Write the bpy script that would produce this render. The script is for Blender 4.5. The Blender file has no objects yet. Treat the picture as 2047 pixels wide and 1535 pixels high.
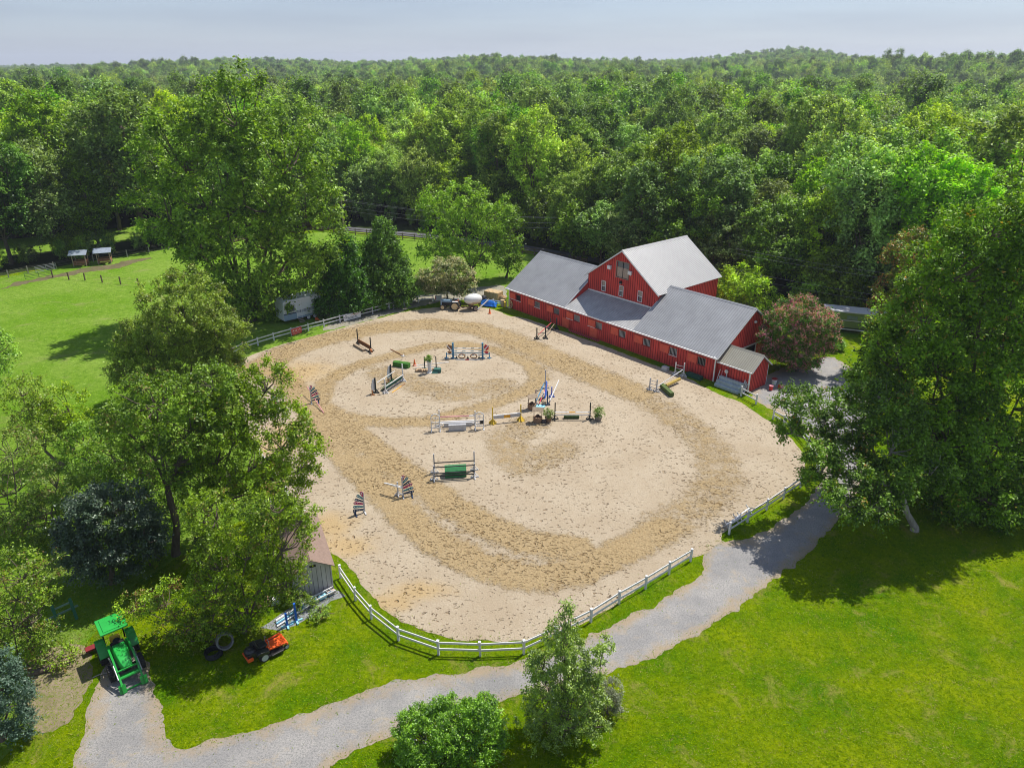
import bpy, bmesh, math, random
import numpy as np
from mathutils import Vector, Matrix, noise as mnoise
from mathutils.geometry import delaunay_2d_cdt

# ---------------------------------------------------------------- camera
W, HP, F, HORIZON = 2047.0, 1535.0, 1421.0, 135.0
CAMH = 30.0
PITCH = math.atan((HP / 2 - HORIZON) / F)
scene = bpy.context.scene
cam_data = bpy.data.cameras.new('camera')
cam = bpy.data.objects.new('camera', cam_data)
scene.collection.objects.link(cam)
cam.location = (0, 0, CAMH)
cam.rotation_euler = (math.radians(90) - PITCH, 0, 0)
cam_data.sensor_width = 36.0
cam_data.lens = F / W * 36.0
cam_data.clip_start = 0.5
cam_data.clip_end = 12000
scene.camera = cam

# ---------------------------------------------------------------- sky + sun
SUN_EL = math.radians(60)
SUN_DIR = math.radians(40)          # direction towards the sun, from +X
world = bpy.data.worlds.new('World')
scene.world = world
world.use_nodes = True
wn = world.node_tree
wn.nodes.clear()
wo = wn.nodes.new('ShaderNodeOutputWorld')
bg = wn.nodes.new('ShaderNodeBackground')
sky = wn.nodes.new('ShaderNodeTexSky')
sky.sky_type = 'NISHITA'
sky.sun_disc = False
sky.sun_elevation = SUN_EL
sky.sun_rotation = math.pi / 2 - SUN_DIR
sky.altitude = 100
sky.air_density = 1.0
sky.dust_density = 0.6
sky.ozone_density = 3.0
tc = wn.nodes.new('ShaderNodeTexCoord')
mp = wn.nodes.new('ShaderNodeMapping')
mp.inputs['Scale'].default_value = (2.2, 2.2, 26)
cn = wn.nodes.new('ShaderNodeTexNoise')
cn.inputs['Scale'].default_value = 1.6
cn.inputs['Detail'].default_value = 6
cr = wn.nodes.new('ShaderNodeValToRGB')
cr.color_ramp.elements[0].position = 0.40
cr.color_ramp.elements[0].color = (0.76, 0.76, 0.76, 1)
cr.color_ramp.elements[1].position = 0.75
cr.color_ramp.elements[1].color = (0.84, 0.84, 0.84, 1)
mx = wn.nodes.new('ShaderNodeMix'); mx.data_type = 'RGBA'
mx.inputs['B'].default_value = (1.02, 1.19, 1.66, 1)
wn.links.new(tc.outputs['Generated'], mp.inputs['Vector'])
wn.links.new(mp.outputs['Vector'], cn.inputs['Vector'])
wn.links.new(cn.outputs['Fac'], cr.inputs['Fac'])
wn.links.new(cr.outputs['Color'], mx.inputs['Factor'])
wn.links.new(sky.outputs['Color'], mx.inputs['A'])
wn.links.new(mx.outputs['Result'], bg.inputs['Color'])
bg.inputs['Strength'].default_value = 0.15
wn.links.new(bg.outputs['Background'], wo.inputs['Surface'])

sun_data = bpy.data.lights.new('sun', 'SUN')
sun_data.energy = 3.7
sun_data.angle = math.radians(0.5)
sun_data.color = (1.0, 0.95, 0.87)
sun = bpy.data.objects.new('sun', sun_data)
scene.collection.objects.link(sun)
sv = Vector((math.cos(SUN_EL) * math.cos(SUN_DIR), math.cos(SUN_EL) * math.sin(SUN_DIR), math.sin(SUN_EL)))
sun.rotation_euler = sv.to_track_quat('Z', 'Y').to_euler()
sun.location = (60, 60, 120)

scene.view_settings.view_transform = 'Standard'
scene.view_settings.look = 'None'
scene.view_settings.exposure = 0.82
scene.view_settings.gamma = 1.0
scene.view_settings.use_curve_mapping = False
scene.cycles.max_bounces = 6
scene.cycles.diffuse_bounces = 3
scene.cycles.filter_width = 1.0
scene.cycles.transparent_max_bounces = 6
scene.cycles.volume_bounces = 0

COL = scene.collection
random.seed(7)
rng = np.random.default_rng(11)

# ---------------------------------------------------------------- helpers
SP, CP = math.sin(PITCH), math.cos(PITCH)

def ray(px, py):
    a = (px - W / 2) / F
    b = (py - HP / 2) / F
    return Vector((a, CP - b * SP, -SP - b * CP))

def g(px, py, z=0.0):
    """Where the sight line through a photograph pixel meets height z."""
    r = ray(px, py)
    t = (z - CAMH) / r.z
    return Vector((r.x * t, r.y * t, z))

def at(px, py, Y):
    r = ray(px, py)
    t = Y / r.y
    return Vector((r.x * t, Y, CAMH + r.z * t))

def tag(o, label=None, cat=None, group=None, kind=None):
    if label: o['label'] = label
    if cat: o['category'] = cat
    if group: o['group'] = group
    if kind: o['kind'] = kind
    return o

def empty(name, label, cat, loc, rz=0.0, group=None):
    o = bpy.data.objects.new(name, None)
    o.empty_display_size = 0.3
    COL.objects.link(o)
    o.location = loc
    o.rotation_euler = (0, 0, rz)
    return tag(o, label, cat, group)

def copy_tree(o, parent=None):
    kids = list(o.children)
    c = o.copy()
    COL.objects.link(c)
    c.parent = parent
    for k in kids:
        copy_tree(k, c)
    return c

# ---------------------------------------------------------------- materials
_mc = {}

def mat(name, col, rough=0.7, metal=0.0, var=0.15, scale=3.0, bump=0.0, bscale=20.0, spec=0.3, col2=None, stretch=None):
    if name in _mc:
        return _mc[name]
    m = bpy.data.materials.new(name)
    m.use_nodes = True
    nt = m.node_tree
    b = nt.nodes['Principled BSDF']
    b.inputs['Roughness'].default_value = rough
    b.inputs['Metallic'].default_value = metal
    b.inputs['Specular IOR Level'].default_value = spec
    t = nt.nodes.new('ShaderNodeTexCoord')
    vec = t.outputs['Object']
    if stretch:
        mpn = nt.nodes.new('ShaderNodeMapping')
        mpn.inputs['Scale'].default_value = stretch
        nt.links.new(vec, mpn.inputs['Vector'])
        vec = mpn.outputs['Vector']
    n = nt.nodes.new('ShaderNodeTexNoise')
    n.inputs['Scale'].default_value = scale
    n.inputs['Detail'].default_value = 6
    n.inputs['Roughness'].default_value = 0.65
    nt.links.new(vec, n.inputs['Vector'])
    r = nt.nodes.new('ShaderNodeValToRGB')
    r.color_ramp.elements[0].position = 0.3
    r.color_ramp.elements[1].position = 0.7
    c = np.array(col)
    c2 = np.array(col2) if col2 else c * (1 + var)
    c1 = c * (1 - var) if not col2 else c
    r.color_ramp.elements[0].color = (*np.clip(c1, 0, 1), 1)
    r.color_ramp.elements[1].color = (*np.clip(c2, 0, 1), 1)
    nt.links.new(n.outputs['Fac'], r.inputs['Fac'])
    nt.links.new(r.outputs['Color'], b.inputs['Base Color'])
    if bump:
        n2 = nt.nodes.new('ShaderNodeTexNoise')
        n2.inputs['Scale'].default_value = bscale
        n2.inputs['Detail'].default_value = 4
        nt.links.new(vec, n2.inputs['Vector'])
        bp = nt.nodes.new('ShaderNodeBump')
        bp.inputs['Strength'].default_value = bump
        bp.inputs['Distance'].default_value = 0.05
        nt.links.new(n2.outputs['Fac'], bp.inputs['Height'])
        nt.links.new(bp.outputs['Normal'], b.inputs['Normal'])
    _mc[name] = m
    return m

def leaf_mat(name, dark, light, tip=None, tip_amt=0.0, pscale=0.5, gloss=0.12, var=0.22):
    if name in _mc:
        return _mc[name]
    dark = tuple(c * k for c, k in zip(dark, (0.75, 0.85, 0.5))); light = tuple(c * k for c, k in zip(light, (2.25, 2.45, 1.0)))
    m = bpy.data.materials.new(name)
    m.use_nodes = True
    nt = m.node_tree
    N, L = nt.nodes, nt.links
    N.clear()
    out = N.new('ShaderNodeOutputMaterial')
    geo = N.new('ShaderNodeNewGeometry')
    oi = N.new('ShaderNodeObjectInfo')
    tcn = N.new('ShaderNodeTexCoord')
    ns = N.new('ShaderNodeTexNoise')
    ns.inputs['Scale'].default_value = pscale
    ns.inputs['Detail'].default_value = 2
    L.new(tcn.outputs['Object'], ns.inputs['Vector'])
    add = N.new('ShaderNodeMath'); add.operation = 'MULTIPLY_ADD'
    L.new(geo.outputs['Random Per Island'], add.inputs[0])
    add.inputs[1].default_value = 0.8
    sub = N.new('ShaderNodeMath'); sub.operation = 'MULTIPLY_ADD'
    L.new(ns.outputs['Fac'], sub.inputs[0]); sub.inputs[1].default_value = 1.6; sub.inputs[2].default_value = -0.68
    L.new(sub.outputs[0], add.inputs[2])
    mixc = N.new('ShaderNodeMix'); mixc.data_type = 'RGBA'; mixc.clamp_factor = True
    mixc.inputs['A'].default_value = (*dark, 1)
    mixc.inputs['B'].default_value = (*light, 1)
    L.new(add.outputs[0], mixc.inputs['Factor'])
    colour = mixc.outputs['Result']
    if tip:
        n2 = N.new('ShaderNodeTexNoise')
        n2.inputs['Scale'].default_value = 0.9
        n2.inputs['Detail'].default_value = 3
        L.new(tcn.outputs['Object'], n2.inputs['Vector'])
        ad2 = N.new('ShaderNodeMath'); ad2.operation = 'MULTIPLY_ADD'
        L.new(geo.outputs['Random Per Island'], ad2.inputs[0]); ad2.inputs[1].default_value = 0.4
        L.new(n2.outputs['Fac'], ad2.inputs[2])
        th = N.new('ShaderNodeMapRange')
        th.inputs['From Min'].default_value = 0.98 - tip_amt
        th.inputs['From Max'].default_value = 1.06 - tip_amt
        L.new(ad2.outputs[0], th.inputs['Value'])
        mt = N.new('ShaderNodeMix'); mt.data_type = 'RGBA'
        L.new(th.outputs['Result'], mt.inputs['Factor'])
        L.new(colour, mt.inputs['A'])
        mt.inputs['B'].default_value = (*tip, 1)
        colour = mt.outputs['Result']
    hsv = N.new('ShaderNodeHueSaturation')
    L.new(colour, hsv.inputs['Color'])
    mh = N.new('ShaderNodeMapRange')
    mh.inputs['To Min'].default_value = 0.5 - 0.022
    mh.inputs['To Max'].default_value = 0.5 + 0.016
    L.new(oi.outputs['Random'], mh.inputs['Value'])
    L.new(mh.outputs['Result'], hsv.inputs['Hue'])
    mu = N.new('ShaderNodeMath'); mu.operation = 'MULTIPLY'; mu.inputs[1].default_value = 7.31
    L.new(oi.outputs['Random'], mu.inputs[0])
    fr = N.new('ShaderNodeMath'); fr.operation = 'FRACT'
    L.new(mu.outputs[0], fr.inputs[0])
    mv = N.new('ShaderNodeMapRange')
    mv.inputs['To Min'].default_value = 1.0 - var
    mv.inputs['To Max'].default_value = 1.0 + var
    L.new(fr.outputs[0], mv.inputs['Value'])
    L.new(mv.outputs['Result'], hsv.inputs['Value'])
    m3 = N.new('ShaderNodeMath'); m3.operation = 'MULTIPLY'; m3.inputs[1].default_value = 13.7
    L.new(oi.outputs['Random'], m3.inputs[0])
    f3 = N.new('ShaderNodeMath'); f3.operation = 'FRACT'; L.new(m3.outputs[0], f3.inputs[0])
    r3 = N.new('ShaderNodeMapRange'); r3.inputs['To Min'].default_value = 0.78 if 'wood' in name else 0.95; r3.inputs['To Max'].default_value = 1.1
    L.new(f3.outputs[0], r3.inputs['Value']); L.new(r3.outputs['Result'], hsv.inputs['Saturation'])
    colour = hsv.outputs['Color']
    df = N.new('ShaderNodeBsdfDiffuse')
    tr = N.new('ShaderNodeBsdfTranslucent')
    gl = N.new('ShaderNodeBsdfGlossy'); gl.inputs['Roughness'].default_value = 0.5
    gl.inputs['Color'].default_value = (0.8, 0.85, 0.8, 1)
    L.new(colour, df.inputs['Color'])
    tcx = N.new('ShaderNodeMix'); tcx.data_type = 'RGBA'; tcx.blend_type = 'MULTIPLY'
    tcx.inputs['Factor'].default_value = 1.0
    L.new(colour, tcx.inputs['A']); tcx.inputs['B'].default_value = (1.4, 1.4, 0.35, 1)
    L.new(tcx.outputs['Result'], tr.inputs['Color'])
    m1 = N.new('ShaderNodeMixShader'); m1.inputs['Fac'].default_value = 0.34
    L.new(df.outputs[0], m1.inputs[1]); L.new(tr.outputs[0], m1.inputs[2])
    m2 = N.new('ShaderNodeMixShader'); m2.inputs['Fac'].default_value = gloss * 0.3
    L.new(m1.outputs[0], m2.inputs[1]); L.new(gl.outputs[0], m2.inputs[2])
    L.new(m2.outputs[0], out.inputs['Surface'])
    _mc[name] = m
    return m

# ---------------------------------------------------------------- mesh builder
class MB:
    """Collects faces and links them as ONE mesh object."""
    def __init__(s):
        s.v = []; s.f = []; s.mi = []; s.cur = 0
    def add(s, vs, fs):
        n = len(s.v)
        s.v += [tuple(v) for v in vs]
        s.f += [tuple(i + n for i in f) for f in fs]
        s.mi += [s.cur] * len(fs)
        return s
    def box(s, x0, x1, y0, y1, z0, z1):
        vs = [(x, y, z) for z in (z0, z1) for y in (y0, y1) for x in (x0, x1)]
        return s.add(vs, [(0, 2, 3, 1), (4, 5, 7, 6), (0, 1, 5, 4), (2, 6, 7, 3), (0, 4, 6, 2), (1, 3, 7, 5)])
    def cbox(s, c, sz, rot=None):
        hx, hy, hz = sz[0] / 2, sz[1] / 2, sz[2] / 2
        vs = [Vector((x, y, z)) for z in (-hz, hz) for y in (-hy, hy) for x in (-hx, hx)]
        if rot is not None:
            vs = [rot @ v for v in vs]
        vs = [v + Vector(c) for v in vs]
        return s.add(vs, [(0, 2, 3, 1), (4, 5, 7, 6), (0, 1, 5, 4), (2, 6, 7, 3), (0, 4, 6, 2), (1, 3, 7, 5)])
    def bar(s, a, b, w, h, up=(0, 0, 1)):
        a, b = Vector(a), Vector(b)
        d = (b - a).normalized()
        u = Vector(up)
        if abs(d.dot(u)) > 0.98: u = Vector((0, 1, 0))
        r = d.cross(u).normalized() * (w / 2)
        t = r.cross(d).normalized() * (h / 2)
        vs = [a - r - t, a + r - t, a + r + t, a - r + t, b - r - t, b + r - t, b + r + t, b - r + t]
        return s.add(vs, [(0, 1, 2, 3), (7, 6, 5, 4), (0, 4, 5, 1), (1, 5, 6, 2), (2, 6, 7, 3), (3, 7, 4, 0)])
    def tube(s, a, b, r1, r2=None, n=8, caps=True):
        a, b = Vector(a), Vector(b)
        r2 = r1 if r2 is None else r2
        d = (b - a).normalized()
        u = Vector((0, 0, 1)) if abs(d.z) < 0.95 else Vector((1, 0, 0))
        p = d.cross(u).normalized(); q = d.cross(p)
        vs = []
        for c, r in ((a, r1), (b, r2)):
            for i in range(n):
                t = 2 * math.pi * i / n
                vs.append(c + (p * math.cos(t) + q * math.sin(t)) * r)
        fs = [(i, (i + 1) % n, n + (i + 1) % n, n + i) for i in range(n)]
        if caps:
            fs += [tuple(range(n - 1, -1, -1)), tuple(range(n, 2 * n))]
        return s.add(vs, fs)
    def path(s, pts, rs, n=6):
        for i in range(len(pts) - 1):
            r1 = rs[i] if hasattr(rs, '__len__') else rs
            r2 = rs[i + 1] if hasattr(rs, '__len__') else rs
            s.tube(pts[i], pts[i + 1], r1, r2, n, caps=True)
        return s
    def prism(s, poly, off):
        """poly: list of 3D points (planar), extruded by vector off."""
        n = len(poly)
        o = Vector(off)
        vs = [Vector(p) for p in poly] + [Vector(p) + o for p in poly]
        fs = [tuple(range(n - 1, -1, -1)), tuple(range(n, 2 * n))]
        fs += [(i, (i + 1) % n, n + (i + 1) % n, n + i) for i in range(n)]
        return s.add(vs, fs)
    def lathe(s, prof, n=16, c=(0, 0, 0), M=None):
        vs = []
        for (r, z) in prof:
            for i in range(n):
                t = 2 * math.pi * i / n
                v = Vector((r * math.cos(t), r * math.sin(t), z))
                if M is not None: v = M @ v
                vs.append(v + Vector(c))
        k = len(prof)
        fs = [(j * n + i, j * n + (i + 1) % n, (j + 1) * n + (i + 1) % n, (j + 1) * n + i) for j in range(k - 1) for i in range(n)]
        if prof[0][0] > 1e-4: fs.append(tuple(range(n - 1, -1, -1)))
        if prof[-1][0] > 1e-4: fs.append(tuple(range((k - 1) * n, k * n)))
        return s.add(vs, fs)
    def ball(s, c, rx, ry, rz, n=10, m=6, jit=0.0):
        prof = []
        vs = []
        for j in range(m + 1):
            ph = -math.pi / 2 + math.pi * j / m
            for i in range(n):
                t = 2 * math.pi * i / n
                k = 1 + random.uniform(-jit, jit)
                vs.append((c[0] + rx * k * math.cos(ph) * math.cos(t), c[1] + ry * k * math.cos(ph) * math.sin(t), c[2] + rz * k * math.sin(ph)))
        fs = [(j * n + i, j * n + (i + 1) % n, (j + 1) * n + (i + 1) % n, (j + 1) * n + i) for j in range(m) for i in range(n)]
        return s.add(vs, fs)
    def build(s, name, material, parent=None, bevel=0.0, smooth=False):
        me = bpy.data.meshes.new(name)
        me.from_pydata(s.v, [], s.f)
        ms = material if isinstance(material, (list, tuple)) else [material]
        for m in ms: me.materials.append(m)
        if len(ms) > 1: me.polygons.foreach_set('material_index', s.mi)
        bm = bmesh.new(); bm.from_mesh(me)
        bmesh.ops.recalc_face_normals(bm, faces=bm.faces)
        bm.to_mesh(me); bm.free()
        if smooth:
            me.polygons.foreach_set('use_smooth', [True] * len(me.polygons))
            try: me.set_sharp_from_angle(angle=math.radians(40))
            except Exception: pass
        o = bpy.data.objects.new(name, me)
        COL.objects.link(o)
        if parent: o.parent = parent
        if bevel:
            b = o.modifiers.new('bevel', 'BEVEL'); b.width = bevel; b.segments = 2; b.limit_method = 'ANGLE'
        return o

def quads_mesh(name, V, mats, mi=None):
    """V: (N,4,3) array -> mesh of separate quads."""
    n = len(V)
    me = bpy.data.meshes.new(name)
    me.vertices.add(4 * n); me.loops.add(4 * n); me.polygons.add(n)
    me.vertices.foreach_set('co', V.reshape(-1).astype(np.float32))
    me.loops.foreach_set('vertex_index', np.arange(4 * n, dtype=np.int32))
    me.polygons.foreach_set('loop_start', np.arange(0, 4 * n, 4, dtype=np.int32))
    me.polygons.foreach_set('loop_total', np.full(n, 4, dtype=np.int32))
    for m in mats: me.materials.append(m)
    if mi is not None: me.polygons.foreach_set('material_index', mi.astype(np.int32))
    me.update(calc_edges=True)
    return me

def link_mesh(name, me, parent=None):
    o = bpy.data.objects.new(name, me)
    COL.objects.link(o)
    if parent: o.parent = parent
    return o

def unit(a):
    return a / np.maximum(np.linalg.norm(a, axis=-1, keepdims=True), 1e-9)

def rdir(n, r):
    return unit(r.normal(size=(n, 3)))
# ================================================================ GROUND
def sm(a, b, x):
    t = np.clip((x - a) / (b - a), 0, 1)
    return t * t * (3 - 2 * t)

SKX = [-400, 0, 150, 300, 450, 700, 950, 1150, 1350, 1450, 1540, 1620, 1700, 2050, 2500]
SKY = [136, 134, 131, 125, 118, 120, 112, 120, 114, 108, 101, 110, 118, 121, 124]

def terrain(x, y):
    x = np.asarray(x, float); y = np.asarray(y, float)
    d = np.maximum(y, 50.0)
    a = np.clip(x / d * F + W / 2, -400, 2500)
    skyl = np.interp(a, SKX, SKY)
    top = 30 + (HORIZON - skyl) / F * 1500 - 34
    h = sm(450, 1500, y) * top
    h = h - sm(1550, 2400, y) * (top * 0.7)
    h = h + sm(2600, 3700, y) * 8
    h = h + 15 * np.exp(-((x - 400) / 120) ** 2 - ((y - 680) / 170) ** 2)
    h = h + 3 * np.exp(-((x - 20) / 160) ** 2 - ((y - 900) / 200) ** 2)
    h = h + sm(260, 500, y) * (3.0 * np.sin(x * 0.013 + 1) + 3.5 * np.sin(y * 0.017 + x * 0.006) + 2 * np.sin(y * 0.031 - x * 0.01) - 3)
    return h

def mat_ground(name, c1, c2, c3, patch=0.12, fine=6.0, dry=None, bumpd=0.08, streak=None):
    m = bpy.data.materials.new(name); m.use_nodes = True
    nt = m.node_tree; N, L = nt.nodes, nt.links
    b = N['Principled BSDF']; b.inputs['Roughness'].default_value = 0.95; b.inputs['Specular IOR Level'].default_value = 0.0
    t = N.new('ShaderNodeTexCoord')
    def nz(scale, detail=5, rough=0.6, vec=None, dist=0.0):
        n = N.new('ShaderNodeTexNoise'); n.inputs['Scale'].default_value = scale
        n.inputs['Detail'].default_value = detail; n.inputs['Roughness'].default_value = rough
        n.inputs['Distortion'].default_value = dist
        L.new(vec or t.outputs['Object'], n.inputs['Vector']); return n
    def mixn(fac, a, bcol):
        mm = N.new('ShaderNodeMix'); mm.data_type = 'RGBA'
        L.new(fac, mm.inputs['Factor'])
        for k, v in (('A', a), ('B', bcol)):
            if isinstance(v, tuple): mm.inputs[k].default_value = (*v, 1)
            else: L.new(v, mm.inputs[k])
        return mm.outputs['Result']
    def rng_(o, lo, hi):
        r = N.new('ShaderNodeMapRange'); r.inputs['From Min'].default_value = lo; r.inputs['From Max'].default_value = hi
        L.new(o, r.inputs['Value']); return r.outputs['Result']
    big = nz(patch, 6, 0.7)
    col = mixn(rng_(big.outputs['Fac'], 0.38, 0.62), c1, c2)
    f = nz(fine, 8, 0.75)
    col = mixn(rng_(f.outputs['Fac'], 0.45, 0.72), col, c3)
    if dry:
        dn = nz(patch * 2.3, 7, 0.75, dist=0.6)
        col = mixn(rng_(dn.outputs['Fac'], 0.55, 0.72), col, dry)
    if 'grass' in name:
        sp = nz(fine * 2.6, 3, 0.6)
        col = mixn(rng_(sp.outputs['Fac'], 0.60, 0.70), col, tuple(min(1, c * 1.35 + .03) for c in c2))
        sp2 = nz(fine * 1.3, 4, 0.8)
        col = mixn(rng_(sp2.outputs['Fac'], 0.60, 0.72), col, tuple(c * .5 for c in c3))
        cl = nz(patch * 6, 5, 0.8)
        col = mixn(rng_(cl.outputs['Fac'], 0.60, 0.80), col, (0.21, 0.25, 0.08))
        c4 = nz(patch * 11, 6, 0.8)
        col = mixn(rng_(c4.outputs['Fac'], 0.56, 0.72), col, c3)
    L.new(col, b.inputs['Base Color'])
    bp = N.new('ShaderNodeBump'); bp.inputs['Strength'].default_value = 0.9; bp.inputs['Distance'].default_value = bumpd
    f2 = nz(fine * 1.7, 6, 0.8)
    L.new(f2.outputs['Fac'], bp.inputs['Height']); L.new(bp.outputs['Normal'], b.inputs['Normal'])
    return m

m_lawn = mat_ground('lawn_grass', (0.070, 0.165, 0.002), (0.200, 0.262, 0.003), (0.034, 0.088, 0.001), 0.20, 3.6, (0.26, 0.23, 0.06), 0.14)
m_pasture = mat_ground('pasture_grass', (0.135, 0.265, 0.016), (0.215, 0.325, 0.050), (0.085, 0.190, 0.010), 0.09, 1.4, (0.26, 0.27, 0.10), 0.35)
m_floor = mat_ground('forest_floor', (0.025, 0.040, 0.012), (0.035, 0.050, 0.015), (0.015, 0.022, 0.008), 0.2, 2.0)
m_gravel = mat_ground('gravel', (0.27, 0.265, 0.265), (0.36, 0.34, 0.315), (0.19, 0.19, 0.195), 0.35, 12.0, (0.38, 0.30, 0.20), 0.05)
m_road = mat_ground('asphalt_road', (0.11, 0.11, 0.12), (0.14, 0.14, 0.15), (0.09, 0.09, 0.10), 0.3, 6.0)
m_dirt = mat_ground('trodden_dirt', (0.12, 0.095, 0.065), (0.17, 0.13, 0.085), (0.08, 0.12, 0.02), 0.4, 3.0, (0.10, 0.17, 0.02))

def build_ground():
    ys = np.concatenate([np.linspace(-80, 300, 60), 300 * (7000 / 300) ** (np.linspace(0, 1, 130)[1:])])
    us = np.linspace(-1, 1, 161)
    X = []; 
    yy = np.repeat(ys, len(us)); half = 260 + np.maximum(yy, 0) * 1.15
    xx = np.tile(us, len(ys)) * half
    zz = terrain(xx, yy)
    me = bpy.data.meshes.new('ground')
    nx = len(us)
    fs = [(j * nx + i, j * nx + i + 1, (j + 1) * nx + i + 1, (j + 1) * nx + i) for j in range(len(ys) - 1) for i in range(nx - 1)]
    me.from_pydata(np.stack([xx, yy, zz], 1).tolist(), [], fs)
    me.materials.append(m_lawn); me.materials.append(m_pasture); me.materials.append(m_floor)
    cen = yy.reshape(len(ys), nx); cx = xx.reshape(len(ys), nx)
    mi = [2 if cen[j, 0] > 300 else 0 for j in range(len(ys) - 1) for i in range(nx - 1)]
    me.polygons.foreach_set('material_index', mi)
    o = link_mesh('ground', me)
    return tag(o, kind='structure')
build_ground()

def ragged(pts, step=0.35, amp=0.2, closed=True, seed=0.0):
    out = []
    n = len(pts)
    for i in range(n if closed else n - 1):
        a, b = Vector(pts[i][:2]), Vector(pts[(i + 1) % n][:2])
        L = (b - a).length
        k = max(1, int(L / step))
        nrm = Vector((-(b - a).y, (b - a).x)).normalized()
        for j in range(k):
            p = a + (b - a) * (j / k)
            w = mnoise.fractal(Vector((p.x * 0.9 + seed, p.y * 0.9, seed)), 1.0, 2.0, 4) * amp
            w += mnoise.noise(Vector((p.x * 0.25, p.y * 0.25, seed + 5))) * amp * 1.3
            out.append(p + nrm * w)
    return out

def smooth_poly(pts, it=2, closed=True):
    for _ in range(it):
        q = []
        n = len(pts)
        for i in range(n):
            a, b = Vector(pts[i][:2]), Vector(pts[(i + 1) % n][:2])
            q.append(a * 0.75 + b * 0.25); q.append(a * 0.25 + b * 0.75)
        pts = q
    return pts

def inside(px, py, poly):
    r = np.zeros(len(px), bool)
    n = len(poly)
    for i in range(n):
        x1, y1 = poly[i][0], poly[i][1]; x2, y2 = poly[(i + 1) % n][0], poly[(i + 1) % n][1]
        if y1 == y2: continue
        c = ((y1 > py) != (y2 > py)) & (px < (x2 - x1) * (py - y1) / (y2 - y1) + x1)
        r ^= c
    return r

def sheet(name, pts, z, material, amp=0.2, step=0.4, smooth=1, grid=None, attr=None, seed=1.0):
    if smooth: pts = smooth_poly(pts, smooth)
    pts = ragged(pts, step, amp, True, seed)
    P2 = [Vector((p.x, p.y)) for p in pts]
    nb = len(P2)
    edges = [(i, (i + 1) % nb) for i in range(nb)]
    if grid:
        xs = np.array([p.x for p in P2]); ys = np.array([p.y for p in P2])
        gx, gy = np.meshgrid(np.arange(xs.min(), xs.max(), grid), np.arange(ys.min(), ys.max(), grid))
        gx = gx.ravel() + rng.uniform(-.1, .1, gx.size) * grid; gy = gy.ravel() + rng.uniform(-.1, .1, gy.size) * grid
        k = inside(gx, gy, [(p.x, p.y) for p in P2])
        P2 = P2 + [Vector((a, b)) for a, b in zip(gx[k], gy[k])]
    v, e, f, _, _, _ = delaunay_2d_cdt(P2, edges, [], 1, 1e-4)
    me = bpy.data.meshes.new(name)
    me.from_pydata([(p.x, p.y, z) for p in v], [], [tuple(t) for t in f])
    me.materials.append(material)
    if attr:
        for k_, fn in attr.items():
            A = me.attributes.new(k_, 'FLOAT', 'POINT')
            A.data.foreach_set('value', fn(np.array([p.x for p in v]), np.array([p.y for p in v])).astype(np.float32))
    bm = bmesh.new(); bm.from_mesh(me)
    bmesh.ops.recalc_face_normals(bm, faces=bm.faces)
    if len(bm.faces) and sum(fc.normal.z for fc in bm.faces) < 0:
        bmesh.ops.reverse_faces(bm, faces=bm.faces)
    bm.to_mesh(me); bm.free()
    o = link_mesh(name, me)
    tag(o, kind='structure')
    return o, pts

def pxs(L_):
    return [g(a, b) for a, b in L_]

def polydist(x, y, pl):
    best = np.full(len(x), 1e9)
    for (a, b) in zip(pl[:-1], pl[1:]):
        ax, ay, bx, by = a.x, a.y, b.x, b.y
        dx, dy = bx - ax, by - ay
        t = np.clip(((x - ax) * dx + (y - ay) * dy) / (dx * dx + dy * dy + 1e-9), 0, 1)
        best = np.minimum(best, np.hypot(x - ax - t * dx, y - ay - t * dy))
    return best

# barn frame: origin at the arena-side left corner, u along the stall wall, v into the barn
BA = g(1018, 614.5)
BU = Vector((0.64925, -0.76057, 0)); BV = Vector((0.76057, 0.64925, 0))
def bp_(u, v, z=0.0):
    return BA + BU * u + BV * v + Vector((0, 0, z))

# ---- pasture (far left) and meadow behind the arena
past = [Vector((-140, 20)), Vector((-24, 20)), Vector((-24, 36)), Vector((-19, 44)), Vector((-24, 70)), Vector((-22, 84)), Vector((-10, 97)), Vector((4, 104)), Vector((14, 112)), Vector((3, 124)), Vector((-18, 135.2)), Vector((-37, 142)), Vector((-60, 131)), Vector((-80, 108)), Vector((-140, 60))]
sheet('pasture', past, 0.004, m_pasture, 0.4, 1.0, 0)
# ---- woods floor
forest = [Vector(p) for p in ((-400, 40), (-150, 56), (-96, 96), (-82, 108), (-76, 114), (-66, 124), (-58, 133), (-36, 146), (-20, 140), (3, 130), (12, 117), (20, 108), (30, 101), (38, 97), (46, 90), (56, 80), (70, 70), (100, 60), (200, 40), (400, 30), (600, 320), (-600, 320))]
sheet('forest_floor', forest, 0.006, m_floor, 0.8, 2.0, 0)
sheet('far_pasture', [Vector(p) for p in ((-150, 72), (-100, 115), (-82, 126), (-70, 136), (-60, 147), (-66, 158), (-80, 146), (-98, 134), (-150, 96))], 0.010, m_pasture, 0.4, 1.5, 0)
# ---- road beyond the meadow
rl = [(-60, 158), (-39.7, 148.5), (-32.5, 144.5), (-17.8, 138.5), (2.4, 128.5), (16, 118), (34, 106), (60, 90)]
sheet('road', [Vector((a, b + 1.9)) for a, b in rl] + [Vector((a, b - 1.9)) for a, b in reversed(rl)], 0.012, m_road, 0.06, 1.0, 0)
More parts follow.
